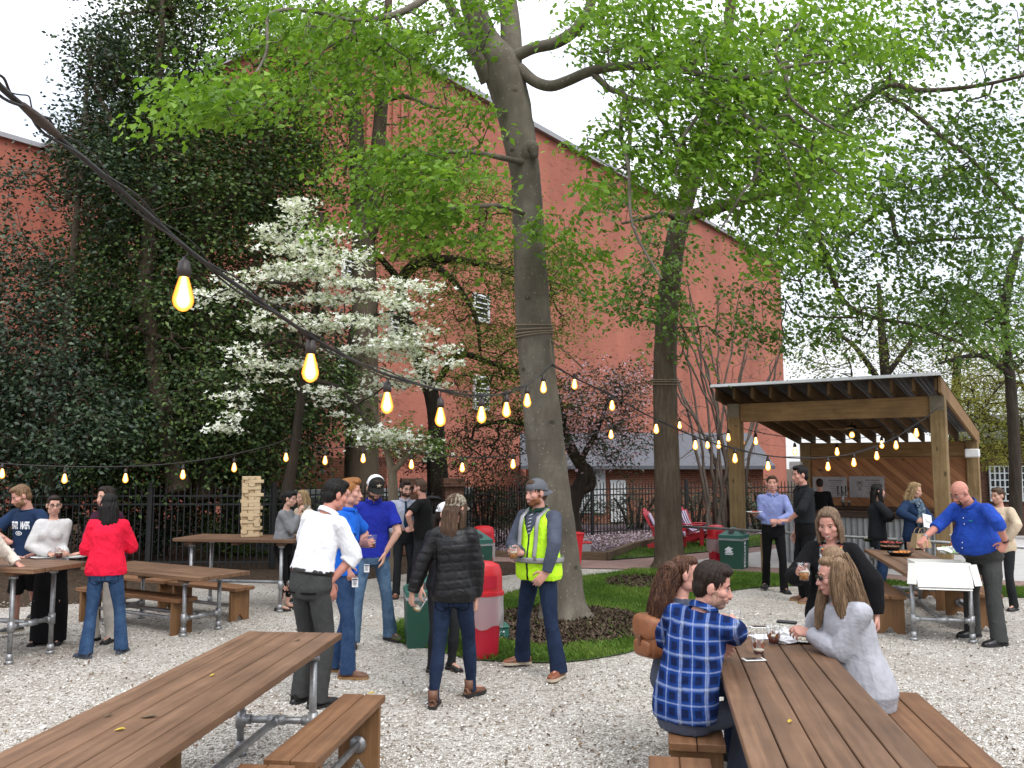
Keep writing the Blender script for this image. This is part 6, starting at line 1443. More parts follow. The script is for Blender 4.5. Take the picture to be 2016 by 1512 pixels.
def vest(P):
    ob=P.make_top(dict(mat=FB['lime'],sleeve='none',t=.030,hem=-.14,loose=.018,amp=.013,name='safety_vest',flare=.05,cut=lambda c,p:(c[1]<-.02 and abs(c[0])<.012+max(0,(c[2]+.01))*.50) or c[2]>.165 and abs(c[0])<.062))
    q=MB(); 
    for s,(dz) in ((.20,0),):
        p,R=P.sp(s); rx,ry,by=P.radii(s,.050,.026); rx+=.004; ring=[p+R@np.array([rx*math.sin(a),-by-ry*math.cos(a),0]) for a in np.linspace(0,2*math.pi,41)]
        q.tube(ring,np.array([[.026,.003]]*41),6,side=R@np.array([0,0,1]),caps=False)
    for sx in (1,-1):
        pts=[];sd=[]
        for s in np.linspace(.20,.90,9):
            p,R=P.sp(s); rx,ry,by=P.radii(s,.044,.026); x=.098; pts.append(p+R@np.array([sx*x,-by-ry*math.sqrt(max(.05,1-(x/(rx+.02))**2))-.007,0])); sd.append(R@np.array([1,0,0]))
        for s in np.linspace(.93,.93,1):
            p,R=P.sp(.90); pts.append(p+R@np.array([sx*.105,0,.075*P.S])); sd.append(R@np.array([1,0,0]))
        for s in np.linspace(.86,.20,8):
            p,R=P.sp(s); rx,ry,by=P.radii(s,.044,.026); x=.098; pts.append(p+R@np.array([sx*x,-by+ry*math.sqrt(max(.05,1-(x/(rx+.02))**2))+.007,0])); sd.append(R@np.array([1,0,0]))
        q.tube(pts,np.array([[.025,.003]]*len(pts)),6,side=np.array(sd))
    q.build('reflective_stripe',FB['reflect'],ob,True)
    # dark placket with laces at the neck of the shirt under the vest
    w=MB(); 
    for k,s in enumerate(np.linspace(.92,.62,6)):
        p,R=P.sp(s); rx,ry,by=P.radii(s,.020,.01); a=p+R@np.array([-.018,-by-ry-.008,0]); b=p+R@np.array([.018,-by-ry-.008,.012]); w.tube([a,b],.003,5)
    w.build('laces',M['white'],P.top,True)
person('p15','bearded person in a lime safety vest and backward grey cap holding a beer',loc=(lambda a,b:((a[0]+b[0])/2,(a[1]+b[1])/2))(G(1026,1312),G(1101,1338)),yaw=-40,h=1.82,bw=1.10,belly=.03,lean=(1,0,0),head=(4,-16,0),hair=('short','brown'),beard='beardred',skin='pink',smile=2,
  top=dict(mat=FB['slate'],t=.016,hem=-.06,loose=.014,amp=.007,name='shirt',collar=1,collarmat=FB['green']),bottom=TROU('jeand',hemw=.080,fit=1.05),shoes=SH_RED,cap=dict(mat=FB['capgrey'],dir=1),
  arms=dict(R=dict(w=('p',1026,1089,-.16),e=(-.5,-.2,-.9),pose='grip',f=(-.55,.75,.1),n=(.5,.8,0),u=(0,0,1)),L=dict(w=('p',1076,1128,-.30),e=(.8,-.6,-.2),pose='pocket',f=(-.55,.45,-.7),n=(-.6,-.3,-.4))),
  feet=dict(R=('p',1028,1311,-38),L=('p',1101,1338,10)),extra=vest,vox=.0075)
# --- by the bar ---
person('p16','person in a lavender shirt and black trousers holding a white plate',loc=(lambda a,b:((a[0]+b[0])/2,(a[1]+b[1])/2))(G(1508,1162),G(1544,1168)),yaw=-8,h=1.80,head=(-4,-8,0),hair=('short','brown'),skin='pink',
  top=SHIRT('lavender'),bottom=TROU('black',belt=1,buckle=1),shoes=SH_BLK,arms=dict(R=dict(w=('p',1490,1012,-.22),e=(-.2,-.5,-.9),pose='flat',f=(-.3,.9,.0),n=(0,0,1),u=(-1,0,0)),L=dict(w=('p',1530,1025,-.26),e=(.3,-.5,-.9),pose='fist',f=(-.9,.3,-.1),n=(0,-.6,-.4))),
  feet=dict(R=('p',1508,1160,-22),L=('p',1544,1167,14)),vox=.010)
person('p17','tall dark haired person in a black shirt turned towards the lavender shirt',loc=D(1582,918,12.55)[:2],yaw=-84,h=1.96,head=(4,0,0),hair=('short','black'),skin='pink',
  top=SHIRT('charcoal',sleeve='rolled'),bottom=TROU('black',hemw=.07),shoes=dict(mat=M['leather_brown'],sole=M['sole_gum'],boot=.04),arms=dict(L=dict(w=('p',1552,1025,-.12),e=(.4,-.6,-.8),pose='relax',f=(0,1,.05),n=(-.3,0,-.9),u=(-.9,.1,.2))),vox=.010)
person('p18','person in a dark shirt tending bar with their back turned, behind the counter',loc=PL(.95,2.6,0)[:2],yaw=168,h=1.68,head=(6,0,0),hair=('crop','dark'),skin='tan',top=dict(mat=FB['black'],name='shirt'),bottom=TROU('black'),shoes=SH_BLK,vox=.012)
person('p19','black haired person in a long dark sweater with a glass by the bar',loc=D(1722,918,13.6)[:2],yaw=80,h=1.67,sex='f',bw=1.04,head=(-3,4,0),hair=('longback','black',-.02),skin='fair',
  top=dict(mat=FB['charcoal'],t=.022,hem=-.38,loose=.01,amp=.006,name='sweater',sl_loose=.01),bottom=TROU('jeanr',hemw=.05),shoes=SH_BLK,arms=dict(R=dict(w=('p',1745,1023,-.10),e=(-.3,-.5,-.8),pose='grip',f=(.1,1,.15),n=(.9,.1,0),u=(0,0,1))),vox=.010)
def scarf(P):
    q=[]; Nb,R=P.sp(.97)
    q.append(tube([Nb+R@np.array([.085*math.sin(a),-.015-.085*math.cos(a),.022*math.cos(2*a)]) for a in np.linspace(0,2*math.pi,17)],.042,10))
    for s in (1,-1):
        pts=[]
        for t in np.linspace(.95,.30,7):
            p,Rr=P.sp(t); rx,ry,by=P.radii(t,.03,0); pts.append(p+Rr@np.array([s*.045,-ry-by-.012,0]))
        q.append(tube(pts,np.array([[.045,.022]]*7),10,side=np.array([1.,0,0]),round0=True,round1=True))
    P.cloth('scarf',q,FB['scarf'],.008,v=.009)
person('p20','blond curly haired person in a dark coat and patterned scarf reading a leaflet',loc=D(1792,918,13.25)[:2],yaw=26,h=1.70,sex='f',head=(10,18,0),hair=('curly','blond'),skin='fair',
  top=dict(mat=FB['navy'],t=.022,hem=-.22,name='coat',sl_loose=.012),bottom=dict(kind='skirt',mat=FB['black'],len=.50,w=.155),shoes=dict(mat=M['leather_tan'],flat=1),
  arms=dict(R=dict(w=('p',1806,1026,-.34),e=(-.8,-.4,-.5),pose='pinch',f=(.5,.8,.1)),L=dict(w=('p',1822,1032,-.28),e=(.8,-.3,-.6),pose='pinch',f=(-.4,.8,.2))),extra=scarf,vox=.010)
def hair_locks(P,col,paths,wave=0,seed=1):
    r=np.random.default_rng(seed); parts=[]; st=MB(); sd=P.L(np.array([P.loc[0]+1,P.loc[1],0]))-P.L(np.array([P.loc[0],P.loc[1],0]))
    for path in paths:
        C=smooth_path(np.array([P.L(D(a,b,d)) for a,b,d,_,_ in path]),4); W=smooth_path(np.array([[w*PXM(d),w2*PXM(d)] for a,b,d,w,w2 in path]),4); parts.append(tube(C,W*.86,14,side=sd,round0=True,round1=True))
        _,T,A,B=frames(C,sd); n=len(C); k=np.arange(n)
        for q in range(130):
            a=r.uniform(0,6.283); rr=r.uniform(.82,1.0); ph=r.uniform(0,6.28); i0=0; i1=int(n*r.uniform(.75,1.0)) if q%3 else n
            aa=a+.25*np.sin(k*.25+ph)+wave*np.sin(k*.8+ph); X=C+A*(W[:,0]*np.cos(aa)*rr)[:,None]+B*(W[:,1]*np.sin(aa)*rr)[:,None]; X=X[i0:i1]
            if len(X)>3: st.tube(X,np.linspace(.0026,.0012,len(X)),4,caps=False)
    me=fuse('hair_locks',parts,.007,3,.5); bm=bmesh.new(); bm.from_mesh(me); m2=st.mesh('s',True); bm.from_mesh(m2); bm.to_mesh(me); bm.free(); bpy.data.meshes.remove(m2)
    me.polygons.foreach_set('use_smooth',np.ones(len(me.polygons),dtype=bool)); link('hair_locks',me,HA[col],P.o)
# --- right foreground ---
def necklace(P):
    Nb,R=P.sp(1.0); cols=[M['bead_red'],M['bead_blue'],M['bead_gold']]; q=MB(); n=19
    for k in range(n):
        a=R_(-72+144*k/(n-1)); c=Nb+R@np.array([.082*math.sin(a),-.046-.062*math.cos(a),.004-.085*math.cos(a)])*P.S; q.mi=k%3; q.ell(c,(.0105,)*3,None,8,6)
    q.build('necklace',cols,P.o,True); e=MB()
    for s in (1,-1): e.ell(P.H((s*.082,.010,-.055)),(.007,.007,.010),None,8,6); e.ell(P.H((s*.082,.010,-.075)),(.010,.010,.013),None,8,6)
    e.build('earrings',M['bead_blue'],P.o,True)
for k,c in (('bead_red',(.35,.05,.05)),('bead_blue',(.05,.18,.22)),('bead_gold',(.50,.32,.06))): M[k]=simple(k,c,.3)
def cardi(P):
    P.make_top(dict(mat=FB['black'],t=.026,hem=-.42,loose=.014,amp=.008,name='cardigan',sl_loose=.012,bust=.004,flare=.07,cut=lambda c,p:(c[1]<-.03 and abs(c[0]-.0)<.082+max(0,-c[2])*.03) or (c[2]>.215 and abs(c[0])<.055))); necklace(P)
person('p21','smiling person with shoulder length hair, black cardigan, bead necklace and a beer',loc=D(1632,918,6.6)[:2],yaw=-24,h=1.63,sex='f',bw=1.03,belly=.02,lean=(3,0,0),head=(15,-10,-3),hair=('bob','ash',-.012),skin='pink',smile=2,hs=1.10,
  top=dict(mat=FB['floral'],t=.016,hem=-.26,loose=.02,amp=.006,name='blouse',sleeve='long',bust=.018,cut=lambda c,p:c[2]>.115 and c[1]<.03 and abs(c[0])<.075),bottom=TROU('black'),shoes=SH_BLK,
  arms=dict(R=dict(w=('p',1586,1128,-.22),e=(-.5,-.5,-.8),pose='grip',f=(-.45,.7,.25),n=(.3,.9,0),u=(0,0,1)),L=dict(w=(.30,.08,.86),e=(.9,-.4,-.2),pose='relax')),extra=cardi,vox=.0075)
def baldx(P):
    q=MB(); a,b=P.elb['L'],P.wri['L']; u=unit(b-a); q.tube([b-u*.035,b-u*.015],.036,14); q.build('wristband',M['leather_black'],P.o,True)
    q=MB(); a,b=P.elb['R'],P.wri['R']; u=unit(b-a); q.tube([b-u*.03,b-u*.012],.035,14); q.build('watch',M['pipe'],P.o,True)
    q=MB(); 
    for s in np.linspace(.85,.25,6):
        p,R=P.sp(s); rx,ry,by=P.radii(s,.035,.02); q.ell(p+R@np.array([0,-by-ry-.002,0]),(.007,.004,.007),None,8,6)
    q.build('buttons',M['white'],P.top,True)
    p,R=P.sp(.78); rx,ry,by=P.radii(.78,.030,.02); q=MB(); q.box((p+R@np.array([.075,-ry*.92,0])),(.045,.006,.012),R=R); q.build('embroidery',FB['teal'],P.top)
person('p22','bald person in a cobalt blue shirt and grey trousers reaching over the food table',loc=(lambda a,b:((a[0]+b[0])/2,(a[1]+b[1])/2))(G(1912,1256),G(1968,1272)),yaw=-68,h=1.86,bw=1.20,belly=.13,lean=(33,0,0),hip=(0,-.05),head=(30,-8,0),hair=('bald','dark'),beard='goatee',glasses='wire',skin='ruddy',
  top=SHIRT('cobalt',sleeve='rolled',loose=.026,amp=.012,t=.018),bottom=TROU('trgrey',belt=1,fit=1.2,hemw=.086,loose=.010),shoes=dict(mat=M['leather_black'],len=1.05),
  arms=dict(R=dict(w=('p',1812,1066,-.02),e=(-.6,-.1,-.8),pose='pinch',f=(.1,.8,-.5),n=(0,-.3,-1),u=(.9,.2,0)),L=dict(w=('p',1980,1068,-.40),e=(.8,-.6,-.2),pose='fist',f=(-.3,.4,-.85),n=(-.8,-.3,0))),
  feet=dict(R=('p',1916,1254,-8),L=('p',1968,1272,-8)),extra=baldx,vox=.0085)
person('p23','curly haired person in a beige top behind the bald man in blue',loc=D(1966,918,11.9)[:2],yaw=-62,h=1.66,sex='f',head=(6,-10,0),hair=('bun','brown'),skin='fair',smile=1,top=dict(mat=FB['beige'],t=.02,hem=-.2,name='jacket'),bottom=TROU('trdark'),shoes=SH_BLK,arms=dict(L=dict(w=(.2,.2,.95),e=(.9,-.4,-.3),pose='relax')),vox=.012)
# seated
def seatlegs(z=.50): pass
person('p24','person with very long light brown hair and a grey cardigan seated at the foreground table',loc=(2.21,5.56),yaw=-72,h=1.72,sex='f',bw=1.12,seat=True,hipz=.575,lean=(17,0,0),head=(6,-22,0),hair=('shell','honey',.0),glasses='shades',skin='pink',hs=1.08,
  top=dict(mat=FB['greyl'],t=.022,hem=-.24,loose=.03,amp=.007,name='cardigan',sl_loose=.014,flare=.10,bust=-.012),bottom=TROU('black'),shoes=SH_BLK,
  arms=dict(L=dict(w=('g',1594,1247,.865),e=(.3,-.1,-.9),pose='pinch',f=(-.1,1,.25),n=(-.6,.2,-.6),u=(-.4,.1,.9)),R=dict(w=('g',1600,1243,.79),e=(-.7,-.1,-.6),pose='flat',f=(.3,1,0))),
  feet=dict(L=(.12,.50,5),R=(-.10,.44,-5)),extra=lambda P:hair_locks(P,'honey',[[(1642,1098,5.56,26,30),(1658,1130,5.53,30,28),(1676,1170,5.50,27,22),(1696,1215,5.50,23,17),(1712,1255,5.49,10,8)],[(1634,1120,5.62,10,16),(1622,1165,5.62,11,14),(1614,1202,5.60,10,11),(1610,1236,5.58,5,6)],[(1650,1108,5.47,14,14),(1648,1138,5.45,16,14),(1650,1168,5.44,16,12),(1658,1202,5.43,12,9),(1668,1234,5.42,5,5)]]),vox=.0065)
person('p25','person in a blue plaid flannel shirt seated at the foreground table looking right',loc=(.985,5.03),yaw=132,h=1.79,bw=1.03,seat=True,hipz=.565,lean=(20,-5,0),head=(14,-54,-6),hair=('short','dark'),beard='stubble',skin='pink',hs=1.10,
  top=dict(mat=FB['plaid'],t=.020,hem=-.09,loose=.024,amp=.011,name='flannel_shirt',sl_loose=.014,collar=1),bottom=TROU('slate'),shoes=SH_BLK,
  arms=dict(R=dict(w=('p',1452,1238,.50),e=(-.75,-.15,-.75),pose='fist',f=(.5,.5,.5)),L=dict(w=(.13,.44,.84),e=(.9,-.3,-.6),pose='relax')),
  feet=dict(L=(.20,.30,5),R=(-.05,.42,-5)),vox=.0065)
person('p26','person with wavy auburn hair seated behind the plaid shirt with a tan backpack',loc=(1.06,5.80),yaw=118,h=1.66,sex='f',seat=True,hipz=.56,lean=(14,0,0),head=(2,-40,0),hair=('shell','auburn',.0),skin='pink',hs=1.08,
  top=dict(mat=FB['slate'],t=.016,hem=-.15,name='top'),bottom=TROU('jeand'),shoes=SH_BLK,
  arms=dict(R=dict(w=(-.05,.46,.86),e=(-.7,-.1,-.7),pose='relax'),L=dict(w=(.13,.46,.86),e=(.9,-.3,-.6),pose='relax')),feet=dict(L=(.12,.42,5),R=(-.1,.42,-5)),extra=lambda P:hair_locks(P,'auburn',[[(1318,1125,5.80,22,26),(1306,1160,5.74,24,22),(1298,1198,5.70,22,18),(1286,1240,5.68,10,9)],[(1306,1140,5.86,12,14),(1286,1185,5.84,11,12),(1276,1225,5.82,6,7)]],.25),vox=.007)
# =================== OBJECTS ===================
def m_clear(name,c=(1,1,1),gl=.12,dens=0.0):
    t=NT(name); tr=t.n('ShaderNodeBsdfTransparent'); tr.inputs[0].default_value=c+(1,); g=t.n('ShaderNodeBsdfGlossy'); g.inputs['Roughness'].default_value=.08
    d=t.n('ShaderNodeBsdfDiffuse'); d.inputs[0].default_value=(.7,.7,.72,1)
    lw=t.n('ShaderNodeLayerWeight'); lw.inputs[0].default_value=.35; m1=t.n('ShaderNodeMixShader'); t.l(t.math('ADD',t.math('MULTIPLY',lw.outputs['Fresnel'],.30),gl*.15),m1.inputs[0]); t.l(tr.outputs[0],m1.inputs[1]); t.l(g.outputs[0],m1.inputs[2])
    m2=t.n('ShaderNodeMixShader'); m2.inputs[0].default_value=gl; t.l(m1.outputs[0],m2.inputs[1]); t.l(d.outputs[0],m2.inputs[2]); t.l(m2.outputs[0],t.out.inputs[0]); return t.m
M['cupclear']=m_clear('clear_plastic_cup',(.97,.97,.98),.05); M['bag']=m_clear('clear_bin_bag',(.93,.93,.95),.38); M['tub']=m_clear('frosted_tub',(.9,.9,.92),.55)
def m_beer(name,c):
    t=NT(name); t.base(c); t.rough(.08); t.spec(.5); 
    tr=t.n('ShaderNodeBsdfTransparent'); tr.inputs[0].default_value=(c[0]*2.2,c[1]*1.8,c[2]*1.5,1); ms=t.n('ShaderNodeMixShader'); ms.inputs[0].default_value=.15; t.l(t.b.outputs[0],ms.inputs[1]); t.l(tr.outputs[0],ms.inputs[2]); t.l(ms.outputs[0],t.out.inputs[0]); return t.m
M['amber']=m_beer('amber_beer',(.42,.17,.025)); M['redbeer']=m_beer('red_ale',(.13,.022,.010)); M['gold']=m_beer('golden_beer',(.55,.30,.05)); M['stout']=m_beer('dark_beer',(.03,.008,.006))
M['foam']=simple('beer_foam',(.72,.66,.52),.8); M['print_brown']=simple('brown_print',(.22,.07,.03),.6)
M['redpl']=simple('red_plastic',(.52,.012,.035),.42,0,.08,3,.1,40); M['redpl2']=simple('bright_red_plastic',(.60,.018,.028),.4,0,.08,3); M['greenpl']=simple('green_plastic',(.010,.065,.042),.5,0,.12,3,.1,40); M['greenpl2']=simple('light_green_plastic',(.022,.115,.088),.45,0,.1,3)
M['adir']=simple('red_chair_paint',(.55,.03,.045),.45,0,.1,6); M['whitepl']=simple('white_plastic',(.72,.72,.70),.4,0,.03); M['paper']=simple('white_paper',(.74,.74,.74),.85,0,.05,10); M['card']=simple('white_card',(.78,.77,.73),.7,0,.04,5); M['blackpl']=simple('black_plastic',(.012,.012,.013),.25)
M['pine']=m_wood('pale_pine_block',(.60,.45,.27),(.74,.60,.40),0,.6,0); M['cable']=simple('black_cable',(.016,.013,.012),.6,0,.2,20)
def cup(label,c,liq='amber',fill=.5,tilt=(0,0),group='plastic cups of beer',prints=False,h=.120):
    o=thing('beer_cup',label,'cup',c-np.array([0,0,0]),0,group); o.rotation_euler=(tilt[0],tilt[1],0); r0,r1=.033,.046
    q=MB(); q.lathe([(0.001,0),(r0,0),(r1,h),(r1+.003,h+.002),(r1,h+.005)],n=20); q.build('cup_wall',M['cupclear'],o,True)
    if fill>0:
        z=.004+fill*(h-.01); rz=r0+(r1-r0)*z/h; q=MB(); q.lathe([(.001,.0045),(r0-.003,.0045),(rz-.003,z),(.001,z)],n=20); q.build('beer',M[liq],o,True)
        q=MB(); q.lathe([(.001,z+.001),(rz-.0032,z+.001),(rz-.0025,z+.009),(.001,z+.008)],n=20); q.build('foam',M['foam'],o,True)
    if prints:
        q=MB()
        for k in range(5):
            a=k*1.26; 
            for da,dz,s in ((0,.062,.013),(.16,.072,.009),(-.14,.056,.010),(.05,.048,.010)):
                rr=r0+(r1-r0)*dz/h+.0012; ca,sa=math.cos(a+da),math.sin(a+da); u=np.array([-sa,ca,0])*s; w_=np.array([0,0,s]); p=np.array([rr*ca,rr*sa,dz]); q.add([p-u-w_*.6,p+u*.7-w_,p+u+w_*.5,p-u*.4+w_],[(0,1,2,3)])
        q.build('printed_horses',M['print_brown'],o)
    return o
def held(key,side,label,liq,fill,tilt=(0,0),dz=-.055,**k):
    c=PPL[key].cup[side]; return cup(label,c+np.array([0,0,dz]),liq,fill,tilt,**k)
held('p2','R','amber beer held by the person in the navy lettered tee','amber',.55)
held('p3','L','cup of red ale held in both hands by the white sweater','redbeer',.5,dz=-.05)
held('p6','R','cup raised to the mouth of the person in the grey blouse','amber',.2,(0,.5))
held('p8','L','golden beer held out in front of the white shirt','gold',.55)
held('p9','L','half empty red ale held by the ginger haired person','redbeer',.4)
held('p11','R','dark beer held by the person with the tie','stout',.5)
held('p13','L','nearly empty cup hanging from the hand of the quilted jacket','gold',.12,(.25,.45),dz=-.07)
held('p15','R','amber beer held by the person in the lime safety vest','amber',.5)
held('p19','R','glass of dark beer held by the black haired person at the bar','stout',.45)
held('p21','R','amber beer held by the smiling person in the black cardigan','amber',.5)
def onT2(px,py,z=.762): return G(px,py,z)
cup('almost finished beer with brown printed horses beside the white phone',onT2(1494,1287),'redbeer',.14,prints=True); cup('half drunk red ale with brown printed horses next to the napkins',onT2(1523,1268),'redbeer',.42,prints=True)
cup('dark red ale behind the elbow of the plaid shirt',onT2(1447,1235),'redbeer',.55); cup('empty clear cup at the left end of the tall bar table',G(18,1103,.952),'gold',0)
def phone(label,c,rz):
    o=thing('phone',label,'phone',c,rz,'phones on the table'); q=MB(); q.bbox((0,0,.005),(.138,.068,.009),0,.004); q.build('case',M['whitepl'],o); q=MB(); q.box((0,0,.0103),(.105,.058,.0012)); q.build('screen',M['blackpl'],o)
phone('white phone lying nearest on the foreground table',onT2(1484,1300),.12); phone('white phone lying beyond the cups on the foreground table',onT2(1495,1236),.05)
def plate(label,c,r=.11,m='whitepl',food=None,group='paper plates',lip=.014):
    o=thing('plate',label,'plate',c,0,group); q=MB(); q.lathe([(.001,.002),(r*.68,.002),(r,lip),(r,lip+.003),(r*.68,.005),(.001,.005)],n=28); q.build('dish',M[m],o,True)
    if food:
        q=MB(); rr=random.Random(hash(label)%99 if False else len(label))
        for k in range(6): q.ell((rr.uniform(-.05,.05),rr.uniform(-.05,.05),.014),(.018,.016,.012),None,8,6)
        q.build('food',food,o,True)
    return o
M['food_o']=simple('orange_food',(.60,.22,.04),.6,0,.4,40); M['food_b']=simple('brown_food',(.20,.08,.035),.6,0,.4,40); M['food_w']=simple('pale_food',(.62,.55,.42),.7,0,.3,40); M['food_r']=simple('red_food',(.42,.06,.04),.5,0,.4,40)
plate('white plate in front of the grey cardigan with scraps of food',onT2(1584,1262),.12,food=M['food_w']); plate('white bowl edge behind the elbow of the plaid shirt',onT2(1455,1256),.06)
plate('white plate by the hand of the cream jacket on the tall table',G(84,1099,.952),.12); plate('white plate before the maroon sleeve on the tall table',G(148,1098,.952),.12)
pl16=plate('white plate balanced on the hand of the lavender shirt',PPL['p16'].cup['R']+np.array([-.02,0,-.028]),.125,food=M['food_r'])
def crumple(label,c,s,m,seed,name='napkin',cat='napkin',group='crumpled napkins'):
    r=np.random.default_rng(seed); V,Fs=ellipsoid((0,0,0),(s,s*.75,s*.34),None,16,10); V=V+r.normal(0,s*.10,V.shape); V[:,2]=np.maximum(V[:,2],-s*.3)+s*.3; q=MB(); q.add(V,Fs); return tag(q.build(name,m,None,False,c),label,cat,group)
crumple('crumpled white napkin beside the red ale',onT2(1548,1266),.07,M['paper'],1); crumple('larger white napkin heap under the hand of the grey cardigan',onT2(1555,1254),.085,M['paper'],2)
q=MB(); q.box((0,0,.002),(.20,.16,.003),.2); tag(q.build('paper_sheet',M['paper'],None,loc=onT2(1508,1254)),'flat white paper napkin under the two cups','napkin')
q=MB(); q.bbox((0,0,.012),(.15,.05,.022),-.5,.008); tag(q.build('sunglasses_case',M['blackpl'],None,loc=onT2(1549,1228)),'slim black case at the far end of the foreground table','case')
ky=thing('keys','bunch of keys with red fob beside the far phone','keys',onT2(1466,1237)); q=MB(); q.tube([(.03*math.cos(a),.022*math.sin(a),.004) for a in np.linspace(0,6.28,17)],.0022,5); q.build('ring',M['pipe'],ky,True); q=MB(); q.bbox((-.02,-.02,.006),(.035,.03,.010),.4,.003); q.build('fob',M['redpl'],ky); q=MB()
for k in range(3): q.box((.045+.01*k,.012*k,.004+.002*k),(.05,.012,.002),.5*k)
q.build('key',M['pipe'],ky)
P=PPL['p24']; c=P.cup['L']; q=MB(); q.tube([(0,0,0),(-.05,.02,.03),(-.10,.035,.04)],.0035,6); 
for k in (-1,0,1): q.tube([(-.10,.035+.005*k,.04),(-.135,.045+.008*k,.045)],.0016,5)
tag(q.build('plastic_fork',M['whitepl'],None,True,c+np.array([.02,0,.01])),'white plastic fork raised by the person in the grey cardigan','fork')
# fallen leaves on furniture
M['yl']=simple('yellow_leaf',(.45,.33,.03),.7,0,.2,30); M['bl']=simple('curled_brown_leaf',(.12,.075,.04),.8,0,.3,30)
def leaf(label,c,s,m,rz):
    V=[(-s,0,.002),(-.3*s,.42*s,.008),(.4*s,.36*s,.012),(s,0,.006),(.4*s,-.36*s,.010),(-.3*s,-.42*s,.006),(0,0,.001)]; q=MB(); q.add(V,[(0,6,1),(1,6,2),(2,6,3),(3,6,4),(4,6,5),(5,6,0)]); o=tag(q.build('fallen_leaf',m,None,False,c),label,'leaf','leaves dropped on the furniture'); o.rotation_euler=(0,0,rz)
leaf('yellow leaf on the short bench in the foreground',G(731,1366,.452),.028,M['yl'],.3); leaf('yellow leaf nearest the bottom on the left foreground table',G(236,1438,.762),.026,M['yl'],.2); leaf('olive leaf in a plank gap of the left foreground table',G(213,1410,.762),.026,M['bl'],1.1)
leaf('small tan leaf halfway along the left foreground table',G(418,1331,.762),.020,M['yl'],.9); leaf('dark curled leaf tuft on the left foreground table',G(294,1412,.762),.045,M['bl'],.1); leaf('pale leaf near the far end of the left foreground table',G(586,1262,.762),.022,M['bl'],.5); leaf('yellow leaf in a plank gap of the right foreground table',G(1555,1422,.762),.020,M['yl'],.8)
# ---- string lights ----
def m_bulb():
    t=NT('glowing_filament_bulb'); lw=t.n('ShaderNodeLayerWeight'); lw.inputs[0].default_value=.5; e=t.n('ShaderNodeEmission')
    col=t.ramp(lw.outputs['Facing'],[(0,(1.0,.86,.52)),(.10,(1.0,.70,.26)),(.30,(1.0,.44,.07)),(1,(1.0,.28,.02))]); t.l(col,e.inputs[0]); st=t.ramp(lw.outputs['Facing'],[(0,1),(.10,.62),(.30,.26),(1,.13)]); t.l(t.math('MULTIPLY',st,7.5),e.inputs[1]); t.l(e.outputs[0],t.out.inputs[0]); return t.m
M['bulb']=m_bulb(); M['socket']=simple('brown_black_socket',(.022,.014,.012),.5)
BM=MB(); BM.lathe([(.012,0),(.016,-.012),(.024,-.040),(.031,-.068),(.032,-.080),(.026,-.098),(.012,-.110),(.001,-.113)],n=16); BULB_ME=BM.mesh('bulb',True); BULB_ME.materials.append(M['bulb'])
SM=MB(); SM.lathe([(.001,.060),(.006,.058),(.008,.050),(.017,.044),(.019,.026),(.021,.022),(.021,-.004),(.012,-.006),(.001,-.006)],n=14); SOCK_ME=SM.mesh('socket',True); SOCK_ME.materials.append(M['socket'])
def string(label,path,bulbs,strands=((0,0,.006),(.012,.006,.0035)),bs=1.12,bulbc=True):
    """path rows px,py,dist ; bulbs rows px,py(bulb centre),dist"""
    S=smooth_path(np.array(path,float),8); pts=np.array([D(a,b,c) for a,b,c in S]); o=thing('string_lights',label,'string lights',pts[0],0,'festoon bulb strings'); q=MB(); r=np.random.default_rng(len(label)); base=pts[0]
    for (ox,oz,rad) in strands:
        k=np.arange(len(pts)); off=np.stack([ox*np.cos(k*.5),0*k,oz+ox*np.sin(k*.5)],1); q.tube(pts-base+off,rad,7)
    q.build('cable',M['cable'],o,True)
    for b in bulbs:
        px,py,d=b[:3]; c=D(px,py,d); sc=bs*(b[3] if len(b)>3 else 1); top=c+np.array([0,0,.055*sc])   # bulb hangs from the cable
        i=int(np.argmin(np.linalg.norm(pts[:,[0,1]]-top[[0,1]],axis=1)*1.0+.15*np.abs(pts[:,2]-top[2]))); 
        so_=link('socket',SOCK_ME,None,o); so_.location=top-base; so_.scale=(sc,)*3
        bo=link('bulb',BULB_ME,None,o); bo.location=top-base; bo.scale=(sc,)*3
        w_=MB(); w_.tube([top+np.array([0,0,.055*sc]),top*.5+pts[i]*.5+np.array([0,0,.03]),pts[i]],.004,5); w_.xf(np.eye(3),-base); w_.build('drop_wire',M['cable'],o,True)
string('thick cable of big glowing bulbs sweeping from the upper left corner to the grey trunk',
 [(-60,105,1.85),(0,170,2.0),(60,222,2.15),(120,275,2.3),(250,385,2.6),(375,495,2.95),(500,585,3.25),(612,662,3.6),(690,706,4.2),(760,737,4.9),(868,768,5.7),(948,779,6.5),(1000,772,7.2),(1045,753,8.6),(1085,718,10.85)],
 [(361,577,2.95,1.02),(611,723,3.62,1.02),(762,792,5.0,1.05),(867,820,5.7,1.05),(948,816,6.5,1.05),(997,806,7.1,1.05),(1038,788,8.2,1.08),(1070,762,9.4,1.08)],((0,0,.0085),(.010,-.010,.004),(-.012,.012,.0035),(.016,.018,.002)))
q=MB(); a=D(45,208,2.1);b=D(120,272,2.3); q.tube([a,a*.6+b*.4,a*.3+b*.7,b],[.010,.015,.013,.009],10,round0=True,round1=True); M['wrap']=simple('dark_brown_wrap',(.045,.028,.02),.7,0,.3,60,.5,150); tag(q.build('cable_wrap',M['wrap'],None,True),'bulky brown wrapping tied round the nearest cable at upper left','cable wrap')
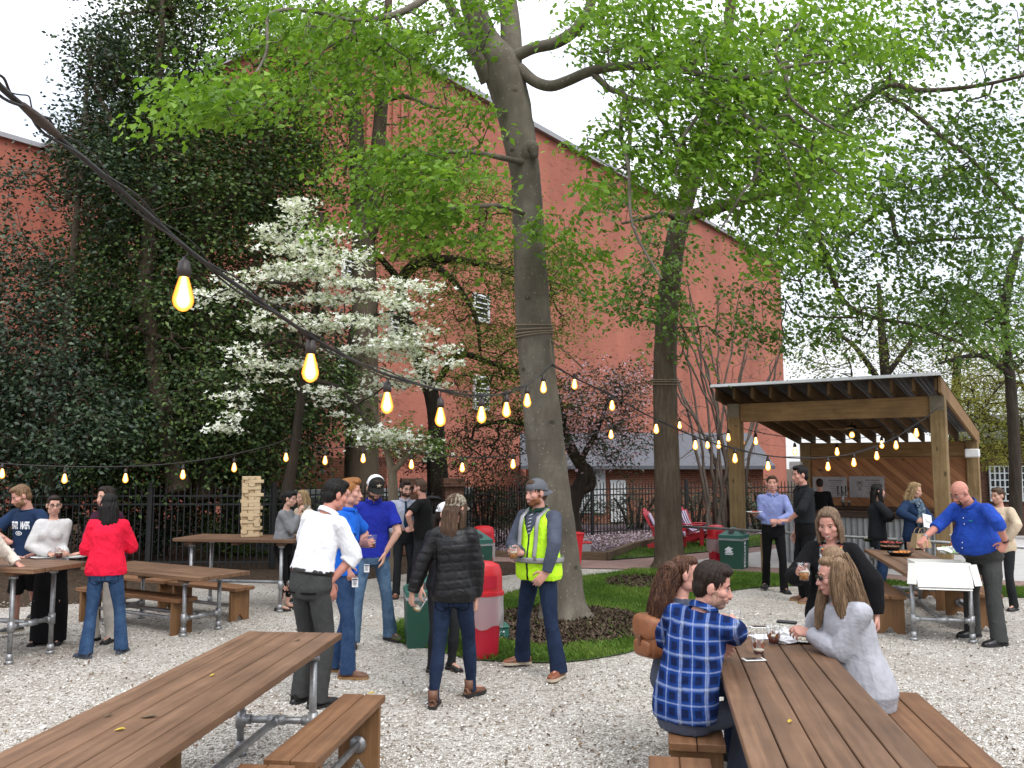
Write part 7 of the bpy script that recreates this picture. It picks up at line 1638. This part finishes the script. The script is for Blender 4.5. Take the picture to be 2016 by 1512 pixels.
string('string of glowing bulbs drooping from the grey trunk to the right shelter post',[(1085,718,10.9),(1135,745,11.1),(1205,780,11.4),(1292,826,11.8),(1370,860,12.2),(1447,884,12.6),(1520,898,13.0),(1600,902,13.3),(1680,893,13.7),(1745,870,14.1),(1800,838,14.5),(1846,803,14.85)],
 [(1131,756,11.0,1.1),(1205,798,11.4,1.1),(1292,844,11.8,1.1),(1369,876,12.2,1.1),(1447,902,12.6,1.15),(1512,917,13,1.15),(1630,918,13.4,1.15),(1681,910,13.7,1.15),(1726,897,13.9,1.15)],((0,0,.010),(.014,.006,.005)))
string('string of small bulbs along the back left in front of the dark hollies',[(-60,900,13.2),(0,912,13.3),(150,919,13.5),(300,916,13.8),(420,902,14.1),(520,880,14.5),(572,862,14.9)],[(4,932,13.3,1.25),(127,942,13.5,1.25),(247,941,13.7,1.25),(360,934,13.9,1.25),(461,920,14.2,1.25)],((0,0,.010),))
string('string of small bulbs crossing behind people from the dogwood to the grey trunk',[(572,862,14.9),(640,882,14.6),(715,878,14.3),(810,888,13.9),(910,900,13.3),(1010,897,12.6),(1060,885,12.0)],[(563,900,14.9,1.25),(640,906,14.6,1.25),(715,902,14.3,1.25),(810,914,13.9,1.25),(910,920,13.3,1.2),(1010,913,12.6,1.15)],((0,0,.009),))
string('thin string of bulbs from behind the grey trunk to the rough tree',[(1100,880,12.4),(1150,862,13.3),(1210,836,14.4),(1260,818,15.4),(1292,812,16.2)],[(1109,889,12.5,1.15),(1203,855,14.3,1.25)],((0,0,.008),))
string('string of bulbs from the rough barked tree to the left shelter post',[(1330,808,16.3),(1345,830,16.3),(1393,858,16.5),(1440,850,16.7)],[(1338,837,16.3,1.15),(1393,875,16.5,1.3),(1415,875,16.6,1.3),(1434,861,16.7,1.3)],((0,0,.008),))
string('string of bulbs hung under the shelter roof from front left post to the back',[(1447,838,16.9),(1488,850,17.6),(1565,862,19.2),(1648,866,19.4),(1736,856,18.6),(1800,836,17.3),(1846,808,15.2)],[(1488,868,17.6,1.3),(1462,870,17.2,1.0),(1565,888,19.2,1.5),(1648,889,19.4,1.5),(1736,875,18.6,1.4),(1764,876,18.2,1.5),(1804,852,17.2,1.5)],((0,0,.008),))
# ---- bins ----
def red_bin(label,px,py,h=.96,r=.20,bag=True,dome=True):
    c=G(px,py); o=thing('litter_bin',label,'bin',c,.3,'red litter bins'); k=h/.96; q=MB(); sq=lambda R_,z:(R_,z)
    def rsq(prof,n=28,e=.55):
        V=[];Fs=[]
        for (rr,z) in prof:
            for i in range(n):
                a=2*math.pi*i/n; ca,sa=math.cos(a),math.sin(a); V.append((rr*math.copysign(abs(ca)**e,ca),rr*math.copysign(abs(sa)**e,sa),z))
        for j in range(len(prof)-1):
            for i in range(n): Fs.append((j*n+i,j*n+(i+1)%n,(j+1)*n+(i+1)%n,(j+1)*n+i))
        return np.array(V),Fs
    q.add(*rsq([(.001,0),(r*.72,0),(r*.74,.02),(r*.90,h*.655),(r*.92,h*.66),(.001,h*.662)],e=.62)); q.build('bin_body',M['redpl'],o,auto=35)
    q=MB(); q.add(*rsq([(r*.93,h*.645),(r*1.02,h*.655),(r*1.02,h*.69),(r*.94,h*.70),(r*.93,h*.86),(r*.90,h*.91),(r*.80,h*.965),(r*.52,h*.992),(.001,h)],e=.70)); lid=q.build('lid',M['redpl2'],o,auto=40)
    q=MB(); q.box((0,-r*.935,h*.80),(r*.95,.012,h*.13)); q.build('flap',M['redpl'],lid)
    if bag:
        q=MB(); n=40; prof=[(r*1.0,h*.66),(r*1.0,h*.58),(r*1.02,h*.48),(r*1.0,h*.40),(r*.94,h*.33)]; V,Fs=rsq(prof,n,.7); rr=np.random.default_rng(len(label)); a=np.arctan2(V[:,1],V[:,0]); j=np.repeat(np.arange(5),n); V[:,:2]*=(1+.035*np.sin(a*9+j*1.3)*(j/4)+.02*np.sin(a*17+j))[:,None]; V[:,2]+=.022*np.sin(a*5+1)*(j==4); q.add(V,Fs); q.build('bin_liner',M['bag'],o,True)
    return o
def emblem_pts():
    return [(-.10,.02),(-.055,.05),(-.035,.075),(-.01,.07),(0,.10),(.015,.075),(.05,.055),(.10,.06),(.085,.045),(.05,.03),(.06,.0),(.04,-.01),(.075,-.05),(.03,-.045),(.015,-.065),(0,-.045),(-.03,-.05),(-.08,-.05),(-.05,-.02),(-.045,0),(-.07,-.005)]
def green_bin(label,px,py,rz,h=.80,w=.46,marks=True,liner=True):
    c=G(px,py); o=thing('recycling_bin',label,'recycling bin',c,rz,'green recycling bins'); hb=h*.72; q=MB(); b=w/2*.93; t=w/2
    V=[(-b,-b,0),(b,-b,0),(b,b,0),(-b,b,0),(-t,-t,hb),(t,-t,hb),(t,t,hb),(-t,t,hb)]; q.add(V,[(3,2,1,0),(0,1,5,4),(1,2,6,5),(2,3,7,6),(3,0,4,7),(4,5,6,7)]); body=q.build('bin_body',M['greenpl'],o)
    q=MB(); t2=w/2*1.03; z0=hb+.012; z1=hb+h*.09; V=[(-t2,-t2,z0),(t2,-t2,z0),(t2,t2,z0),(-t2,t2,z0),(-t2,-t2,z1),(t2,-t2,z1),(t2,t2,z1),(-t2,t2,z1),(-.03,-.03,h),(.03,-.03,h),(.03,.03,h),(-.03,.03,h)]
    q.add(V,[(3,2,1,0),(0,1,5,4),(1,2,6,5),(2,3,7,6),(3,0,4,7),(4,5,9,8),(5,6,10,9),(6,7,11,10),(7,4,8,11),(8,9,10,11)]); lid=q.build('lid',M['greenpl2'],o)
    zz=(z1+h)/2-.02
    for k in range(4):
        q=MB(); a=k*math.pi/2; nrm=np.array([0,-(h-z1),t2-.03]); nrm=nrm/np.linalg.norm(nrm); up=np.array([0,nrm[2],-nrm[1]]); fr=(zz-z1)/(h-z1); cen=np.array([0,-(t2+(.03-t2)*fr),zz])+nrm*.003
        pts=np.array([cen+np.array([1,0,0])*.062*math.cos(t_)+up*.062*math.sin(t_) for t_ in np.linspace(0,2*math.pi,18,endpoint=False)]); Rz=rot(rz=a); q.add(pts@Rz.T,[tuple(range(18))]); q.build('opening',M['dark'],lid)
    if liner: q=MB(); q.box((0,0,hb+.0),(w*1.02,w*1.02,.05)); q.build('bin_liner',M['bag'],o)
    if marks:
        q=MB(); f=lambda x,z:(x,-(b+(t-b)*z/hb)-.004,z)
        em=[f(-.03+p[0]*.85,hb*.62+p[1]*.85) for p in emblem_pts()]; cm=f(-.03,hb*.64); q.add([cm]+em,[(0,1+i,1+(i+1)%len(em)) for i in range(len(em))])
        for z,w_ in ((.335,.15),(.30,.17),(.275,.15)):
            zz=hb*z/.5*.62 if False else hb*(z/.58); q.add([f(-.03-w_/2,zz),f(-.03+w_/2,zz),f(-.03+w_/2,zz+.013),f(-.03-w_/2,zz+.013)],[(0,1,2,3)])
        q.build('eagle_emblem',M['print_white'],body)
        V,Fs=text_mesh('RECYCLE',.115,.004,space=1.05); V2=np.stack([-(-V[:,1]),V[:,0]],1); q=MB(); q.add([(t*.985+.004-(t-b)*(1-(hb*.48+v[1])/hb),-.03+v[0]*1.0,hb*.48+v[1]) for v in V2],Fs); q.build('lettering',M['print_white'],body)
    return o
red_bin('domed red litter bin with clear liner behind the quilted jacket, nearest the camera',948,1293,.97,.215)
green_bin('green recycling bin half hidden behind the quilted jacket',838,1268,.2,.74,.46,marks=False)
red_bin('red litter bin behind the white cap, beside a green pyramid lid',952,1128,.86,.20); green_bin('green pyramid topped bin behind the white cap and quilted jacket',936,1142,.5,.86,.44)
red_bin('red litter bin left of the lettered green bin by the shelter',1411,1112,.79,.17); green_bin('green bin with white eagle emblem and RECYCLE lettering by the shelter',1446,1118,-.55,.78,.45)
def recyc(label,px,py):
    c=G(px,py); o=thing('recycling_box',label,'box',c,.15); q=MB(); q.bbox((0,0,.07),(.36,.26,.14),0,.015); q.bbox((0,0,.15),(.38,.28,.02),0,.006); bo=q.build('box_body',M['greenpl2'],o); q=MB()
    for k in range(3):
        a=k*2.094+1.57; p=[np.array([.10+.034*math.cos(a+t),-.1325,.072+.034*math.sin(a+t)]) for t in (0,.7,1.35)]; q.tube(p,np.array([[.006,.001]]*3),6,side=np.array([0,1.,0])); d=unit(p[2]-p[1]); n=np.array([d[2],0,-d[0]]); q.add([p[2]+n*.014,p[2]-n*.014,p[2]+d*.02],[(0,1,2)])
    q.build('recycling_symbol',M['print_white'],bo)
recyc('low green box with a white recycling symbol at the foot of the red bin',968,1258)
c=G(1129,1114); o=thing('tapered_bin','tall tapered red bin leaning behind the grey trunk','bin',c,.25); q=MB(); V=[(-.11,-.11,0),(.11,-.11,0),(.11,.11,0),(-.11,.11,0),(-.16,-.16,.62),(.16,-.16,.62),(.16,.16,.62),(-.16,.16,.62)]; q.add(V,[(3,2,1,0),(0,1,5,4),(1,2,6,5),(2,3,7,6),(3,0,4,7)]); q.build('bin_body',M['redpl2'],o); q=MB(); q.bbox((0,0,.635),(.36,.36,.035),0,.01); q.build('rim',M['redpl2'],o)
c=G(1148,1096); o=thing('storage_tub','clear storage tub with a red lid beside the tapered red bin','tub',c,.1); q=MB(); V=[(-.13,-.10,0),(.13,-.10,0),(.13,.10,0),(-.13,.10,0),(-.16,-.13,.29),(.16,-.13,.29),(.16,.13,.29),(-.16,.13,.29)]; q.add(V,[(3,2,1,0),(0,1,5,4),(1,2,6,5),(2,3,7,6),(3,0,4,7)]); q.build('tub_body',M['tub'],o); q=MB(); q.bbox((0,0,.305),(.35,.29,.03),0,.01); q.build('lid',M['redpl2'],o)
# ---- adirondack chairs ----
def m_towel():
    t=NT('striped_towel'); s=t.sep(t.co()); f=t.math('FRACT',t.math('DIVIDE',s[0],.09)); t.base(t.ramp(f,[(.0,(.70,.70,.74)),(.45,(.70,.70,.74)),(.46,(.03,.05,.24)),(.8,(.03,.05,.24)),(.81,(.45,.06,.10))],'CONSTANT')); t.rough(.95); return t.m
M['towel']=m_towel()
def adirondack(label,px,py,yaw,towel):
    c=G(px,py); o=thing('adirondack_chair',label,'chair',c,R_(yaw),'red garden chairs'); seat=MB()
    for k in range(6): t=k/5; seat.box((0,-.27+.50*t,.36-.13*t),(.52,.085,.02),R=rot(rx=-.25))
    seat.build('seat',M['adir'],o); back=MB()
    for k in range(5):
        x=(k-2)*.105; hh=.80-.035*abs(k-2)**1.5; back.box((x*1.08,.235+.19*hh/.8,.22+.36*hh/.8*1.05),(.098,.02,hh),R=rot(rx=-.48,ry=(k-2)*.035))
    back.box((0,.36,.50),(.58,.03,.07),R=rot(rx=-.48)); back.build('backrest',M['adir'],o)
    for s in (-1,1):
        q=MB(); q.box((s*.30,-.02,.53),(.13,.72,.022)); q.build('armrest',M['adir'],o)
        q=MB(); q.box((s*.27,-.30,.26),(.028,.10,.52)); q.build('leg',M['adir'],o)
        q=MB(); q.box((s*.245,.05,.19),(.028,.86,.11),R=rot(rx=-.32)); q.build('leg',M['adir'],o)
        q=MB(); q.box((s*.30,.30,.42),(.03,.06,.22)); q.build('arm_support',M['adir'],o)
    if towel:
        q=MB(); P_=[(0,.50,.82),(0,.40,.60),(0,.28,.42),(0,.12,.335),(0,-.15,.39),(0,-.32,.40),(0,-.345,.28)]; q.tube([(a,b-.03,c_+.015) for a,b,c_ in P_],np.array([[.15,.008]]*7),8,side=np.array([1.,0,0])); tw=q.build('striped_towel',M['towel'],None,True,None); tw.location=o.location; tw.rotation_euler=o.rotation_euler; tag(tw,towel,'towel','towels on the red chairs')
adirondack('red slatted garden chair half hidden by the rough barked tree trunk',1318,1081,68,'striped towel over the red chair hidden by the trunk'); adirondack('red slatted garden chair in full view right of the rough barked tree trunk',1375,1074,42,'striped blue and white towel over the fully visible red chair')
# ---- wooden block tower ----
r=random.Random(9); tc_=G(492,1056,.972); BLK=MB(); BLK.bbox((0,0,0),(.25,.080,.0455),0,.003); BME=BLK.mesh('wooden_block'); BME.materials.append(M['pine']); ca=.35
for lv in range(18):
    for k in range(3):
        if lv>1 and lv<16 and r.random()<.07 and not(k==1 and False): continue
        o=link('wooden_block',BME); a=ca+(lv%2)*math.pi/2; off=(k-1)*.083; sl=r.uniform(-.018,.018)+(.03*(r.random()<.15)); o.location=(tc_[0]-off*math.sin(a)+sl*math.cos(a),tc_[1]+off*math.cos(a)+sl*math.sin(a),tc_[2]+.0235+lv*.0465); o.rotation_euler=(0,0,a+r.uniform(-.03,.03)); tag(o,'pale pine block stacked in the giant tower on the tall table','wooden block','blocks of the giant stacking tower')
# ---- shelter fittings ----
def on_plane_v(px,py,v):
    rr=ray(px,py); c,s=math.cos(PRZ),math.sin(PRZ); n=np.array([-s,c]); P0=np.array(PO)+n*v; t=n.dot(P0)/n.dot(rr[:2]); return np.array([0,0,HCAM])+rr*t
def speaker(label,px,py,v):
    c=on_plane_v(px,py,v); o=thing('speaker',label,'speaker',c,PRZ,'white wall speakers'); q=MB(); q.bbox((0,0,0),(.30,.16,.19),0,.02); q.build('case',M['whitepl'],o); q=MB(); q.bbox((0,-.084,0),(.26,.01,.15),0,.004); q.build('grille',M['paper'],o); q=MB(); q.box((0,.10,0),(.08,.06,.08)); q.build('bracket',M['dark'],o)
speaker('white speaker on the rear left post of the bar shelter',1567,916,PD-.28); speaker('white speaker on the rear right post of the bar shelter',1914,892,PD-.30)
M['poster']=simple('grey_poster_paper',(.34,.32,.33),.8,0,.18,5); M['ink']=simple('faded_ink',(.16,.14,.15),.8)
def poster(label,x0,x1,y0,y1,glass):
    a=on_plane_v(x0,y1,PD-.06); b=on_plane_v(x1,y0,PD-.06); c=(a+b)/2; o=thing('menu_poster',label,'poster',c,PRZ,'beer menu posters'); w=np.linalg.norm((b-a)[:2]); h=b[2]-a[2]; q=MB(); q.box((0,0,0),(w,.006,h)); pp=q.build('sheet',M['poster'],o); q=MB(); gx_=-w*.27 if glass==0 else -w*.2; rad=h*.2
    prof=[(-.6,.8),(.6,.8),(.5,-.1),(.12,-.55),(.1,-.9),(.45,-1.1),(-.45,-1.1),(-.1,-.9),(-.12,-.55),(-.5,-.1)] if glass else [(-.5,.9),(.5,.9),(.38,-1),(-.38,-1)]
    n=len(prof); 
    for i in range(n):
        p0,p1=prof[i],prof[(i+1)%n]; q.tube([(gx_+p0[0]*rad,-.007,p0[1]*rad+h*.08),(gx_+p1[0]*rad,-.007,p1[1]*rad+h*.08)],.006,5)
    q.ell((gx_,-.006,h*.18),(rad*.35,.003,rad*.3),None,10,6)
    for k in range(7): q.box((w*.17+.01*(k%3),-.005,h*.32-k*h*.10),(w*(.40-.05*(k%3)),.003,.012 if k else .024))
    q.build('faded_drawing',M['ink'],pp)
poster('grey menu sheet with a pint glass drawing, left of two on the back wall',1601,1667,939,978,0); poster('grey menu sheet with a goblet drawing, right of two on the back wall',1673,1741,938,979,1)
c=on_plane_v(1660,1006,PD-.42); o=thing('beer_tap','chrome beer tap tower with dark handles on the back counter','beer tap',(c[0],c[1],1.006),PRZ); q=MB(); q.tube([(0,0,0),(0,0,.34)],.035,12); q.tube([(-.12,0,.30),(.12,0,.30)],.022,10); q.build('tower',M['pipe'],o,True); 
for s in (-1,0,1): q=MB(); q.tube([(s*.09,-.04,.30),(s*.09,-.07,.30),(s*.09,-.07,.24)],.010,8); q.tube([(s*.09,-.06,.32),(s*.09,-.06,.46)],[.010,.018],8,round1=True); q.build('tap_handle',M['blackpl'],o,True)
for k,(px) in enumerate((1661,1672)): c=on_plane_v(px,1004,PD-.55); cup(('dark beer standing under the tap tower','dark beer standing right of the tap tower')[k],np.array([c[0],c[1],1.006]),'stout',.7,h=.15)
c=D(1677,846,18.2); o=thing('ceiling_fan','dark ceiling fan with a lit lamp under the shelter roof','ceiling fan',c,.4); q=MB(); q.lathe([(.001,.10),(.09,.09),(.11,.03),(.09,-.02),(.05,-.05),(.001,-.05)],n=18); q.tube([(0,0,.08),(0,0,.16)],.02,8); q.build('motor',M['iron'],o,True)
for k in range(5): a=k*2*math.pi/5; q=MB(); q.box((.40*math.cos(a),.40*math.sin(a),.02),(.56,.13,.012),R=rot(rz=a)@rot(rx=.2)); q.build('blade',M['rafter'],o)
q=MB(); q.lathe([(.03,-.05),(.055,-.09),(.06,-.13),(.035,-.17),(.001,-.18)],n=14); q.build('lamp',M['bulb'],o,True)
q=MB()
for k in range(8): a=k*math.pi/4; q.tube([(.07*math.cos(a),.07*math.sin(a),-.05),(.085*math.cos(a),.085*math.sin(a),-.12),(.05*math.cos(a),.05*math.sin(a),-.20)],.005,5)
q.build('lamp_cage',M['iron'],o,True)
# ---- food table ----
def T6(px,py,z=.763): return G(px,py,z)
def tray(label,c,food,seed,r=.17,lid=False):
    o=thing('food_tray',label,'food tray',c,.3,'black party trays'); q=MB(); q.lathe([(.001,.0),(r*.72,.0),(r*.95,.045),(r,.048),(r*.98,.052),(r*.9,.046),(r*.7,.006),(.001,.006)],n=18); q.build('tray_base',M['blackpl'],o,True); rr=random.Random(seed); q=MB()
    for k in range(46):
        a=rr.uniform(0,6.28); d=r*.72*math.sqrt(rr.random()); q.ell((d*math.cos(a),d*math.sin(a),.030+rr.uniform(0,.022)),(rr.uniform(.012,.022),rr.uniform(.012,.02),rr.uniform(.009,.014)),rot(rr.uniform(-.5,.5),rr.uniform(-.5,.5),rr.uniform(0,3)),7,5)
    q.build('food',food,o,True)
    return o
tray('black tray heaped with orange fruit, nearest on the food table',T6(1772,1094),M['food_o'],1,.165); tray('black tray of brown snacks behind the fruit tray',T6(1752,1082),M['food_b'],2,.165); tray('long black tray of browned food in the middle of the food table',T6(1754,1074),M['food_r'],3,.20); tray('black tray with pale food at the far end of the food table',T6(1722,1066),M['food_w'],4,.21)
q=MB(); q.lathe([(.001,0),(.07,0),(.085,.10),(.088,.105),(.08,.102),(.066,.004),(.001,.004)],n=18); tag(q.build('deli_container',M['cupclear'],None,True,T6(1777,1070)),'clear deli tub behind the fruit tray on the food table','container')
c=np.array([4.82,9.785,.763]); rz6=math.atan2(n6[1],n6[0]); o=thing('bakery_box','white bakery box with its lid hanging open over the table end','box',c,rz6)
q=MB(); w,dp,hh=.56,.40,.115
q.box((0,0,.003),(w,dp,.005)); q.box((0,dp/2,hh/2+.006),(w,.004,hh-.002)); q.box((-w/2,0,hh/2+.006),(.004,dp-.01,hh)); q.box((w/2,0,hh/2+.006),(.004,dp-.01,hh)); q.box((0,-dp/2,hh/2+.006),(w-.01,.004,hh)); q.build('base',M['card'],o)
q=MB(); y0=-dp/2-.02; Lh=.27; q.box((0,y0-.045,hh-.12),(w,.004,Lh),R=rot(rx=-.28)); q.box((0,y0-.060,hh-.262),(w-.02,.06,.004),R=rot(rx=.5))
for s in (-1,1): q.box((s*(w/2+.040),y0-.030,hh-.115),(.10,.004,Lh*.86),R=rot(rz=s*.55)@rot(rx=-.28))
q.build('lid',M['card'],o)
q=MB(); rr=random.Random(4)
for k in range(14): q.ell((rr.uniform(-.2,.2),rr.uniform(-.12,.12),.03),(.035,.03,.022),None,8,6)
q.build('pastry',M['food_w'],o,True)
M['greenbag']=m_camo('white_and_green_wrapper',[(.72,.74,.72),(.70,.72,.70),(.22,.50,.12),(.30,.60,.16)],6); crumple('white and green plastic bag behind the bakery box',T6(1868,1090),.15,M['greenbag'],5,'plastic_bag','bag',None)
q=MB(); q.lathe([(.001,0),(.10,0),(.115,.17),(.12,.175),(.12,.19),(.001,.195)],n=22); tag(q.build('food_tub',M['whitepl'],None,True,G(1888,1078,.763)),'white lidded tub behind the brown bag on the food table','tub')
o=thing('leather_bag','brown leather shoulder bag lying by the bald man on the food table','bag',G(1888,1088,.763),.2); q=MB(); q.bbox((0,0,.075),(.26,.10,.15),0,.03); q.build('bag_body',M['leather_tan'],o,True); q=MB(); q.bbox((0,-.055,.10),(.255,.012,.10),0,.005); q.build('flap',M['leather_tan'],o)
q=MB(); q.tube([(.10*math.cos(a),.02,.14+.10*math.sin(a)) for a in np.linspace(0,math.pi,11)],.006,6); q.build('strap',M['leather_brown'],o,True)
# ---- things carried ----
c=D(1812,1062,12.93); o=thing('handbag','tan handbag hanging from the arm of the person in the scarf','handbag',c,.3); q=MB(); V=[(-.10,-.05,.09),(.10,-.05,.09),(.10,.05,.09),(-.10,.05,.09),(-.145,-.07,-.12),(.145,-.07,-.12),(.145,.07,-.12),(-.145,.07,-.12)]; q.add(V,[(0,1,2,3),(7,6,5,4),(4,5,1,0),(5,6,2,1),(6,7,3,2),(7,4,0,3)]); M['tanbag']=simple('tan_bag_leather',(.40,.28,.15),.5,0,.1); q.build('bag_body',M['tanbag'],o); q=MB()
for y in (-.045,.045): q.tube([(.07*math.cos(a),y,  .085+.085*math.sin(a)) for a in np.linspace(0,math.pi,13)],.007,6)
q.build('handle',M['tanbag'],o,True)
q=MB(); q.box((0,0,0),(.15,.004,.21),R=rot(rx=-.35,rz=.3,ry=.25)); q.box((.02,-.006,.02),(.09,.003,.06),R=rot(rx=-.35,rz=.3,ry=.25)); tag(q.build('leaflet',M['paper'],None,loc=D(1826,1026,12.86)),'white folded leaflet in the hands of the person with the scarf','leaflet')
P=PPL['p26']; bp=P.W(P.sp(.55)[0]+P.sp(.55)[1]@np.array([.02,.20,-.04])); o=thing('backpack','tan leather flap backpack worn by the person with auburn hair','backpack',bp,P.rz+math.pi)
M['pack']=simple('tan_pack_leather',(.235,.085,.032),.5,0,.25,9,.35,90)
def sup(c,r,e=.55):
    V,Fs=ellipsoid((0,0,0),(1,1,1),None,24,16); V=np.sign(V)*np.abs(V)**e; return V*np.array(r)+np.array(c),Fs
q=MB(); q.add(*sup((0,0,-.01),(.115,.065,.135))); q.build('bag_body',M['pack'],o,True); q=MB(); q.add(*sup((0,-.010,.055),(.125,.074,.085),.6)); q.build('flap',M['pack'],o,True); q=MB(); q.add(*sup((0,-.06,-.075),(.085,.028,.055))); q.build('front_pocket',M['pack'],o,True)
q=MB(); q.bbox((0,-.088,-.025),(.022,.02,.06),0,.005); q.build('strap_tab',M['leather_brown'],o); q=MB()
for s in (-1,1): q.tube([(s*.06,.04,.11),(s*.09,.13,.20),(s*.12,.24,.16),(s*.12,.25,-.02),(s*.09,.06,-.12)],np.array([[.016,.005]]*5),6)
q.tube([(.04*math.cos(a),.02,.12+.05*math.sin(a)) for a in np.linspace(0,math.pi,9)],.008,6); q.build('strap',M['pack'],o,True)

# ---- back pockets and seams on the trousers seen from behind ----
def back_pockets(key,mat,sx=.082,zc=-.075,w=.062,h=.072):
    P=PPL[key]; ob=[c for c in bpy.data.objects if c.parent==P.o and c.name.startswith('trousers')][0]; bm=bmesh.new(); bm.from_mesh(ob.data); bv=BVHTree.FromBMesh(bm); bm.free(); hz=P.sp(0)[0]
    for s in (-1,1):
        cx=hz[0]+s*sx*P.S; cz=hz[2]+zc*P.S; out=[]
        prof=[(-w,h),(w,h),(w*.95,-h*.6),(0,-h),(-w*.95,-h*.6)]; pts=[]
        for i in range(5):
            a,b=prof[i],prof[(i+1)%5]
            for t in np.linspace(0,1,6)[:-1]: pts.append((a[0]*(1-t)+b[0]*t,a[1]*(1-t)+b[1]*t))
        R=[]
        for x,z in pts:
            hit=bv.ray_cast(Vector((cx+x,1,cz+z)),Vector((0,-1,0)))
            if hit[0]: R.append(np.array(hit[0])+np.array([0,.004,0]))
        if len(R)>12:
            q=MB(); R.append(R[0]); q.tube(R,.0035,5,caps=False); q.build('pocket',mat,ob,True)
back_pockets('p4',FB['jeand']); back_pockets('p13',FB['black']); back_pockets('p8',FB['black'],.09,-.06,.06,.004)
# =================== LIGHT, SKY, CAMERA ===================
w=bpy.data.worlds.new('World'); SC.world=w; w.use_nodes=True; nt=w.node_tree; nt.nodes.clear()
SUN_EL,SUN_AZ=R_(50),R_(150)
o_=nt.nodes.new('ShaderNodeOutputWorld'); bg=nt.nodes.new('ShaderNodeBackground'); sk=nt.nodes.new('ShaderNodeTexSky'); sk.sky_type='NISHITA'; sk.sun_disc=False
sk.sun_elevation=SUN_EL; sk.sun_rotation=SUN_AZ
tc=nt.nodes.new('ShaderNodeTexCoord'); mp=nt.nodes.new('ShaderNodeMapping'); mp.inputs['Scale'].default_value=(1,1,2.5); nz=nt.nodes.new('ShaderNodeTexNoise'); nz.inputs['Scale'].default_value=2.2; nz.inputs['Detail'].default_value=6
rp=nt.nodes.new('ShaderNodeValToRGB'); rp.color_ramp.elements[0].position=.40; rp.color_ramp.elements[0].color=(.55,.55,.55,1); rp.color_ramp.elements[1].position=.60; rp.color_ramp.elements[1].color=(1,1,1,1)
mx=nt.nodes.new('ShaderNodeMix'); mx.data_type='RGBA'
nt.links.new(tc.outputs['Generated'],mp.inputs[0]); nt.links.new(mp.outputs[0],nz.inputs['Vector']); nt.links.new(nz.outputs['Fac'],rp.inputs[0]); nt.links.new(rp.outputs[0],mx.inputs[0])
nt.links.new(sk.outputs[0],mx.inputs[6])
sx=nt.nodes.new('ShaderNodeSeparateXYZ'); nt.links.new(tc.outputs['Generated'],sx.inputs[0]); mr=nt.nodes.new('ShaderNodeMapRange'); nt.links.new(sx.outputs[2],mr.inputs[0])
for i_,v_ in ((1,0),(2,1),(3,5.0),(4,15.0)): mr.inputs[i_].default_value=v_          # overcast sky: three times brighter overhead than at the horizon
cc=nt.nodes.new('ShaderNodeVectorMath'); cc.operation='SCALE'; cc.inputs[0].default_value=(.96,.985,1.04); nt.links.new(mr.outputs[0],cc.inputs['Scale']); nt.links.new(cc.outputs[0],mx.inputs[7])
nt.links.new(mx.outputs[2],bg.inputs[0]); bg.inputs[1].default_value=.15; nt.links.new(bg.outputs[0],o_.inputs[0])
sl=bpy.data.lights.new('sun','SUN'); sl.energy=1.3; sl.angle=R_(25); sl.color=(1,.95,.88); so=bpy.data.objects.new('sun',sl); COL.objects.link(so)
az=SUN_AZ; dv=Vector((math.sin(az)*math.cos(SUN_EL),math.cos(az)*math.cos(SUN_EL),math.sin(SUN_EL))); so.rotation_euler=dv.to_track_quat('Z','Y').to_euler(); so.location=(0,0,30)
cam=bpy.data.cameras.new('camera'); co=bpy.data.objects.new('camera',cam); COL.objects.link(co); SC.camera=co
cam.sensor_width=36; cam.lens=F/2016*36; cam.clip_end=2000; cam.clip_start=.05
co.location=(0,0,HCAM); co.rotation_euler=(math.pi/2+TH,0,0)
vs=SC.view_settings; vs.view_transform='Standard'; vs.look='None'; vs.gamma=1; vs.exposure=.48
try: vs.use_curve_mapping=False
except Exception: pass
cy=SC.cycles; cy.use_denoising=True
try: cy.denoiser='OPENIMAGEDENOISE'; cy.denoising_input_passes='RGB_ALBEDO_NORMAL'
except Exception: pass
cy.max_bounces=6; cy.diffuse_bounces=3; cy.glossy_bounces=3; cy.transmission_bounces=6; cy.transparent_max_bounces=8
cy.sample_clamp_indirect=6; cy.caustics_reflective=False; cy.caustics_refractive=False
SC.render.use_persistent_data=False
